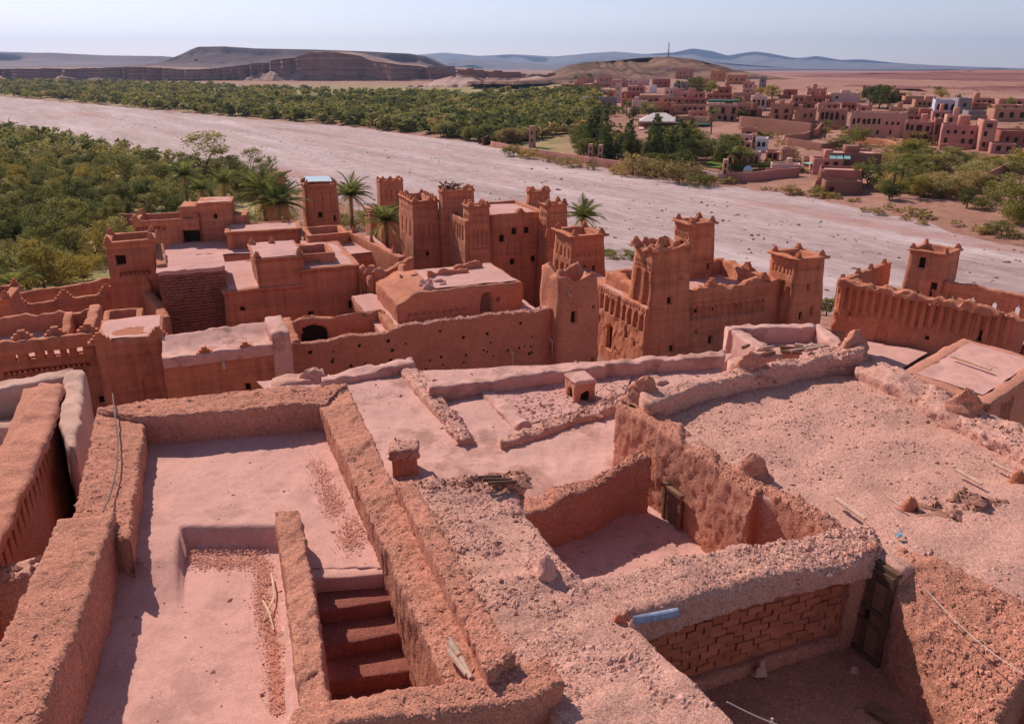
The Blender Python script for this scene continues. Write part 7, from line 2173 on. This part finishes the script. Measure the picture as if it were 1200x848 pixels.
# blue dome
p = GT(876, 204); t = thing('dome', p, 'small pale blue dome in the garden behind the wall', 'dome')
R_ = hpx(p, 5.2); V = []
for i in range(8):
    for j in range(16): V.append([p[0] + R_ * math.cos(i / 7 * 1.5) * math.cos(j / 16 * 6.283), p[1] + R_ * math.cos(i / 7 * 1.5) * math.sin(j / 16 * 6.283), p[2] + .9 + R_ * math.sin(i / 7 * 1.5)])
mesh_obj('shell', V, gridf(8, 16, True) + [[112 + j for j in range(16)]], plain('pale_blue_paint', (.42, .60, .72), .6, .08, 2), t)
V, F = tube([[p[0], p[1], p[2] - .5], [p[0], p[1], p[2] + .95]], R_ * 1.02, 16); mesh_obj('drum', V, F, VM['white'], t)
# garden lawn
q = [GT(828, 196), GT(872, 200), GT(864, 186), GT(826, 182)]
lawn = mesh_obj('lawn', [[x[0], x[1], x[2] + .12] for x in q], [[0, 1, 2, 3]], plain('lawn_grass', (.13, .17, .03), .9, .3, 1.5)); lawn['kind'] = 'structure'
q = [GT(596, 176), GT(628, 172), GT(622, 160), GT(596, 166)]
lawn = mesh_obj('meadow', [[x[0], x[1], x[2] + .12] for x in q], [[0, 1, 2, 3]], plain('dry_meadow', (.30, .22, .05), .9, .3, 1.5)); lawn['kind'] = 'structure'

# ---- garden walls, gate towers, terrace walls
def wall_px(label, pts, h, w, mat, name='garden_wall', cat='wall', seed=0):
    gp = [GT(a, c) for a, c in pts]
    q = []
    for a, c in zip(gp[:-1], gp[1:]):
        n = max(1, int(np.linalg.norm(c - a) / 6))
        q += [a + (c - a) * k / n for k in range(n)]
    q.append(gp[-1])
    zt = [L1(x[0], x[1]) + h for x in q]
    L, R = [], []
    o = cstrip(name, q, w, zt, min(zt) - h - 1.5, VM[mat], None, seed=seed, res=2.0, r=.1, amp=.05)
    return tag(o, label, cat)
wall_px('long pink garden wall along the far bank below the cypresses', [(576, 172), (626, 182), (690, 192), (740, 199)], 1.9, .5, 'pink', seed=1)
wall_px('stone wall slanting back from the bank around the dry meadow', [(566, 170), (590, 162), (614, 156), (640, 156)], 2.6, .6, 'brown', seed=2)
wall_px('low garden wall right of the ruined gate, along the sandy track', [(852, 212), (880, 212), (912, 208), (936, 206)], 2.0, .5, 'pink', seed=3)
wall_px('short garden wall left of the ruined gate', [(806, 206), (828, 208), (846, 212)], 1.6, .5, 'pale', seed=4)
wall_px('long retaining wall below the tan houses', [(866, 152), (900, 156), (930, 160), (952, 163)], 4.6, .8, 'brown', 'retaining_wall', seed=5)
wall_px('lower terrace wall curving down from the retaining wall', [(918, 168), (940, 166), (956, 160), (962, 152)], 2.4, .6, 'tan', 'retaining_wall', seed=6)
wall_px('dark stepped terrace wall above the bank on the right', [(920, 170), (944, 174), (965, 178), (990, 172)], 2.2, .6, 'brown', 'retaining_wall', seed=7)
wall_px('dark stone terrace wall on the shrubby slope', [(1066, 212), (1085, 206), (1096, 200)], 2.6, .8, 'grey', 'retaining_wall', seed=8)
wall_px('stone wall running diagonally across the shrubby slope at the right', [(1140, 222), (1160, 214), (1180, 204), (1205, 200)], 2.6, .8, 'brown', 'retaining_wall', seed=9)
wall_px('orange earth bank wall below the salmon house', [(1000, 166), (1040, 171), (1060, 176)], 1.6, .8, 'orange', 'retaining_wall', seed=10)
wall_px('brown wall above the cafe beside the tent roof', [(790, 146), (812, 146), (834, 147)], 3.2, .6, 'tan', seed=11)
for lab, x0, x1, yt, yb in [('tall slotted pink pillar tower on the garden wall', 620, 626, 148, 174), ('left pillar of the pair of square gate pillars on the far bank', 689, 694.5, 169, 190), ('right pillar of the pair of square gate pillars on the far bank', 700.5, 706, 170, 192), ('ruined gate pillar with recessed panels by the sandy track', 846, 853, 187, 212)]:
    house(lab, x0, x1, yt, yb, 2.2, -12, 'salmon', [(1, .62, .7, 1.0, False, .25, .75), (1, .3, .7, 1.0, False, .25, .75)], 'pillar', 'gate_pillar', parapet=False, taper=.2)
# low walls, awnings and clutter of the track
p = GT(953, 202); mb = MB(); mb.box(p + [0, 0, 2.2], (4.2, 3, .18), .2); o = mb.build('parasol', AWN['teal'], None); tag(o, 'square pale green parasol roof beside the pink walled house', 'parasol')
# skyline: mast, plateau building, distant walls
p = PY(783, 67, 1245)
t = thing('radio_mast', p, 'thin lattice radio mast on the brown hill', 'mast')
hm_ = hpx(p, 16)
for a in range(3):
    x, y = 1.1 * math.cos(a * 2.1), 1.1 * math.sin(a * 2.1)
    mb = MB(); mb.tube([p + [x, y, -1], p + [x * .3, y * .3, hm_]], [.35, .22], 4); mb.build('leg', M['cable'], t)
for k in range(6):
    z = hm_ * (k + .5) / 6; s = 1.1 * (1 - .7 * z / hm_); mb = MB(); mb.box(p + [0, 0, z], (2 * s, 2 * s, .35), k); mb.build('brace', M['cable'], t)
house('long dark hotel on the cliff plateau', 501, 532, 77.5, 84, 14, -4, 'grey', [(8, .35, 2.0, 2.0, False, .02, .98)], 'hotel', 'hotel', Y=1440)
house('low mud buildings on the cliff edge right of the hotel', 540, 566, 82, 88, 12, -4, 'brown', [(4, .3, 2, 2, False, .1, .9)], Y=1400)
house('small ruined fort at the end of the cliff plateau', 572, 610, 84.5, 89, 10, -4, 'brown', [], Y=1330)
house('mud wall range at the foot of the brown hill', 624, 660, 88, 95, 9, -4, 'brown', [(3, .3, 2, 2, False, .1, .9)], Y=1150)

# cars parked behind the awning restaurant
def car(px, py, rz, col, lab):
    p = GT(px, py); t = thing('parked_car', p, lab, 'car', 'cars parked beside the awning restaurant')
    ca, sa = math.cos(rz), math.sin(rz)
    def tr(v): v = np.asarray(v, float); return np.stack([v[:, 0] * ca - v[:, 1] * sa, v[:, 0] * sa + v[:, 1] * ca, v[:, 2]], 1) + p
    prof = [(-2.1, .35), (-2.15, .75), (-1.9, .95), (1.0, 1.0), (2.05, .85), (2.15, .4)]
    v = [[x, s * .85, z] for s in (-1, 1) for x, z in prof]; n = len(prof)
    f = [[i, (i + 1) % n, (i + 1) % n + n, i + n] for i in range(n)] + [list(range(n))[::-1], [n + i for i in range(n)]]
    mesh_obj('body', tr(v), f, col, t, smooth=False)
    prof = [(-1.85, .95), (-1.4, 1.42), (.2, 1.45), (1.0, .98)]
    v = [[x, s * .72, z] for s in (-1, 1) for x, z in prof]; n = 4
    f = [[i, (i + 1) % n, (i + 1) % n + n, i + n] for i in range(n)] + [[3, 2, 1, 0], [4, 5, 6, 7]]
    mesh_obj('cabin', tr(v), f, M['dark'], t, smooth=False)
    v = [[x, y, z] for z in (1.44, 1.49) for x, y in ((-1.4, -.7), (.2, -.7), (.2, .7), (-1.4, .7))]
    mesh_obj('roof', tr(v), [[3, 2, 1, 0], [4, 5, 6, 7], [0, 1, 5, 4], [1, 2, 6, 5], [2, 3, 7, 6], [3, 0, 4, 7]], col, t, smooth=False)
    for x in (-1.35, 1.35):
        for s in (-1, 1):
            V, F = tube([[x, s * .72, .33], [x, s * .9, .33]], .33, 12); mesh_obj('wheel', tr(V), F, M['dark'], t, smooth=False)
blue = plain('blue_car_paint', (.06, .12, .28), .35, .05, 2, 0, .5); silver = plain('silver_car_paint', (.35, .38, .42), .35, .05, 2, 0, .5)
car(1026, 204, .5, blue, 'dark blue car parked at the right end of the awning restaurant')
car(1038, 200, .2, silver, 'silver car parked behind the blue car right of the awning restaurant')
# ------------------------------------------------------------------ air
def haze():
    x0, x1, y0, y1, z0, z1 = -27000., 27000., -400., 27000., -8., 900.
    v = [[x, y, z] for z in (z0, z1) for y in (y0, y1) for x in (x0, x1)]
    m = bpy.data.materials.new('haze_air')
    m.use_nodes = True
    nt = m.node_tree
    for n in list(nt.nodes): nt.nodes.remove(n)
    o = nt.nodes.new('ShaderNodeOutputMaterial')
    pv = nt.nodes.new('ShaderNodeVolumePrincipled')
    pv.inputs['Color'].default_value = (.46, .64, 1.0, 1)
    pv.inputs['Density'].default_value = 4.6e-5
    pv.inputs['Anisotropy'].default_value = .3
    nt.links.new(pv.outputs[0], o.inputs['Volume'])
    h = mesh_obj('haze', v, BOXF, m, smooth=False)
    h['kind'] = 'stuff'
haze()
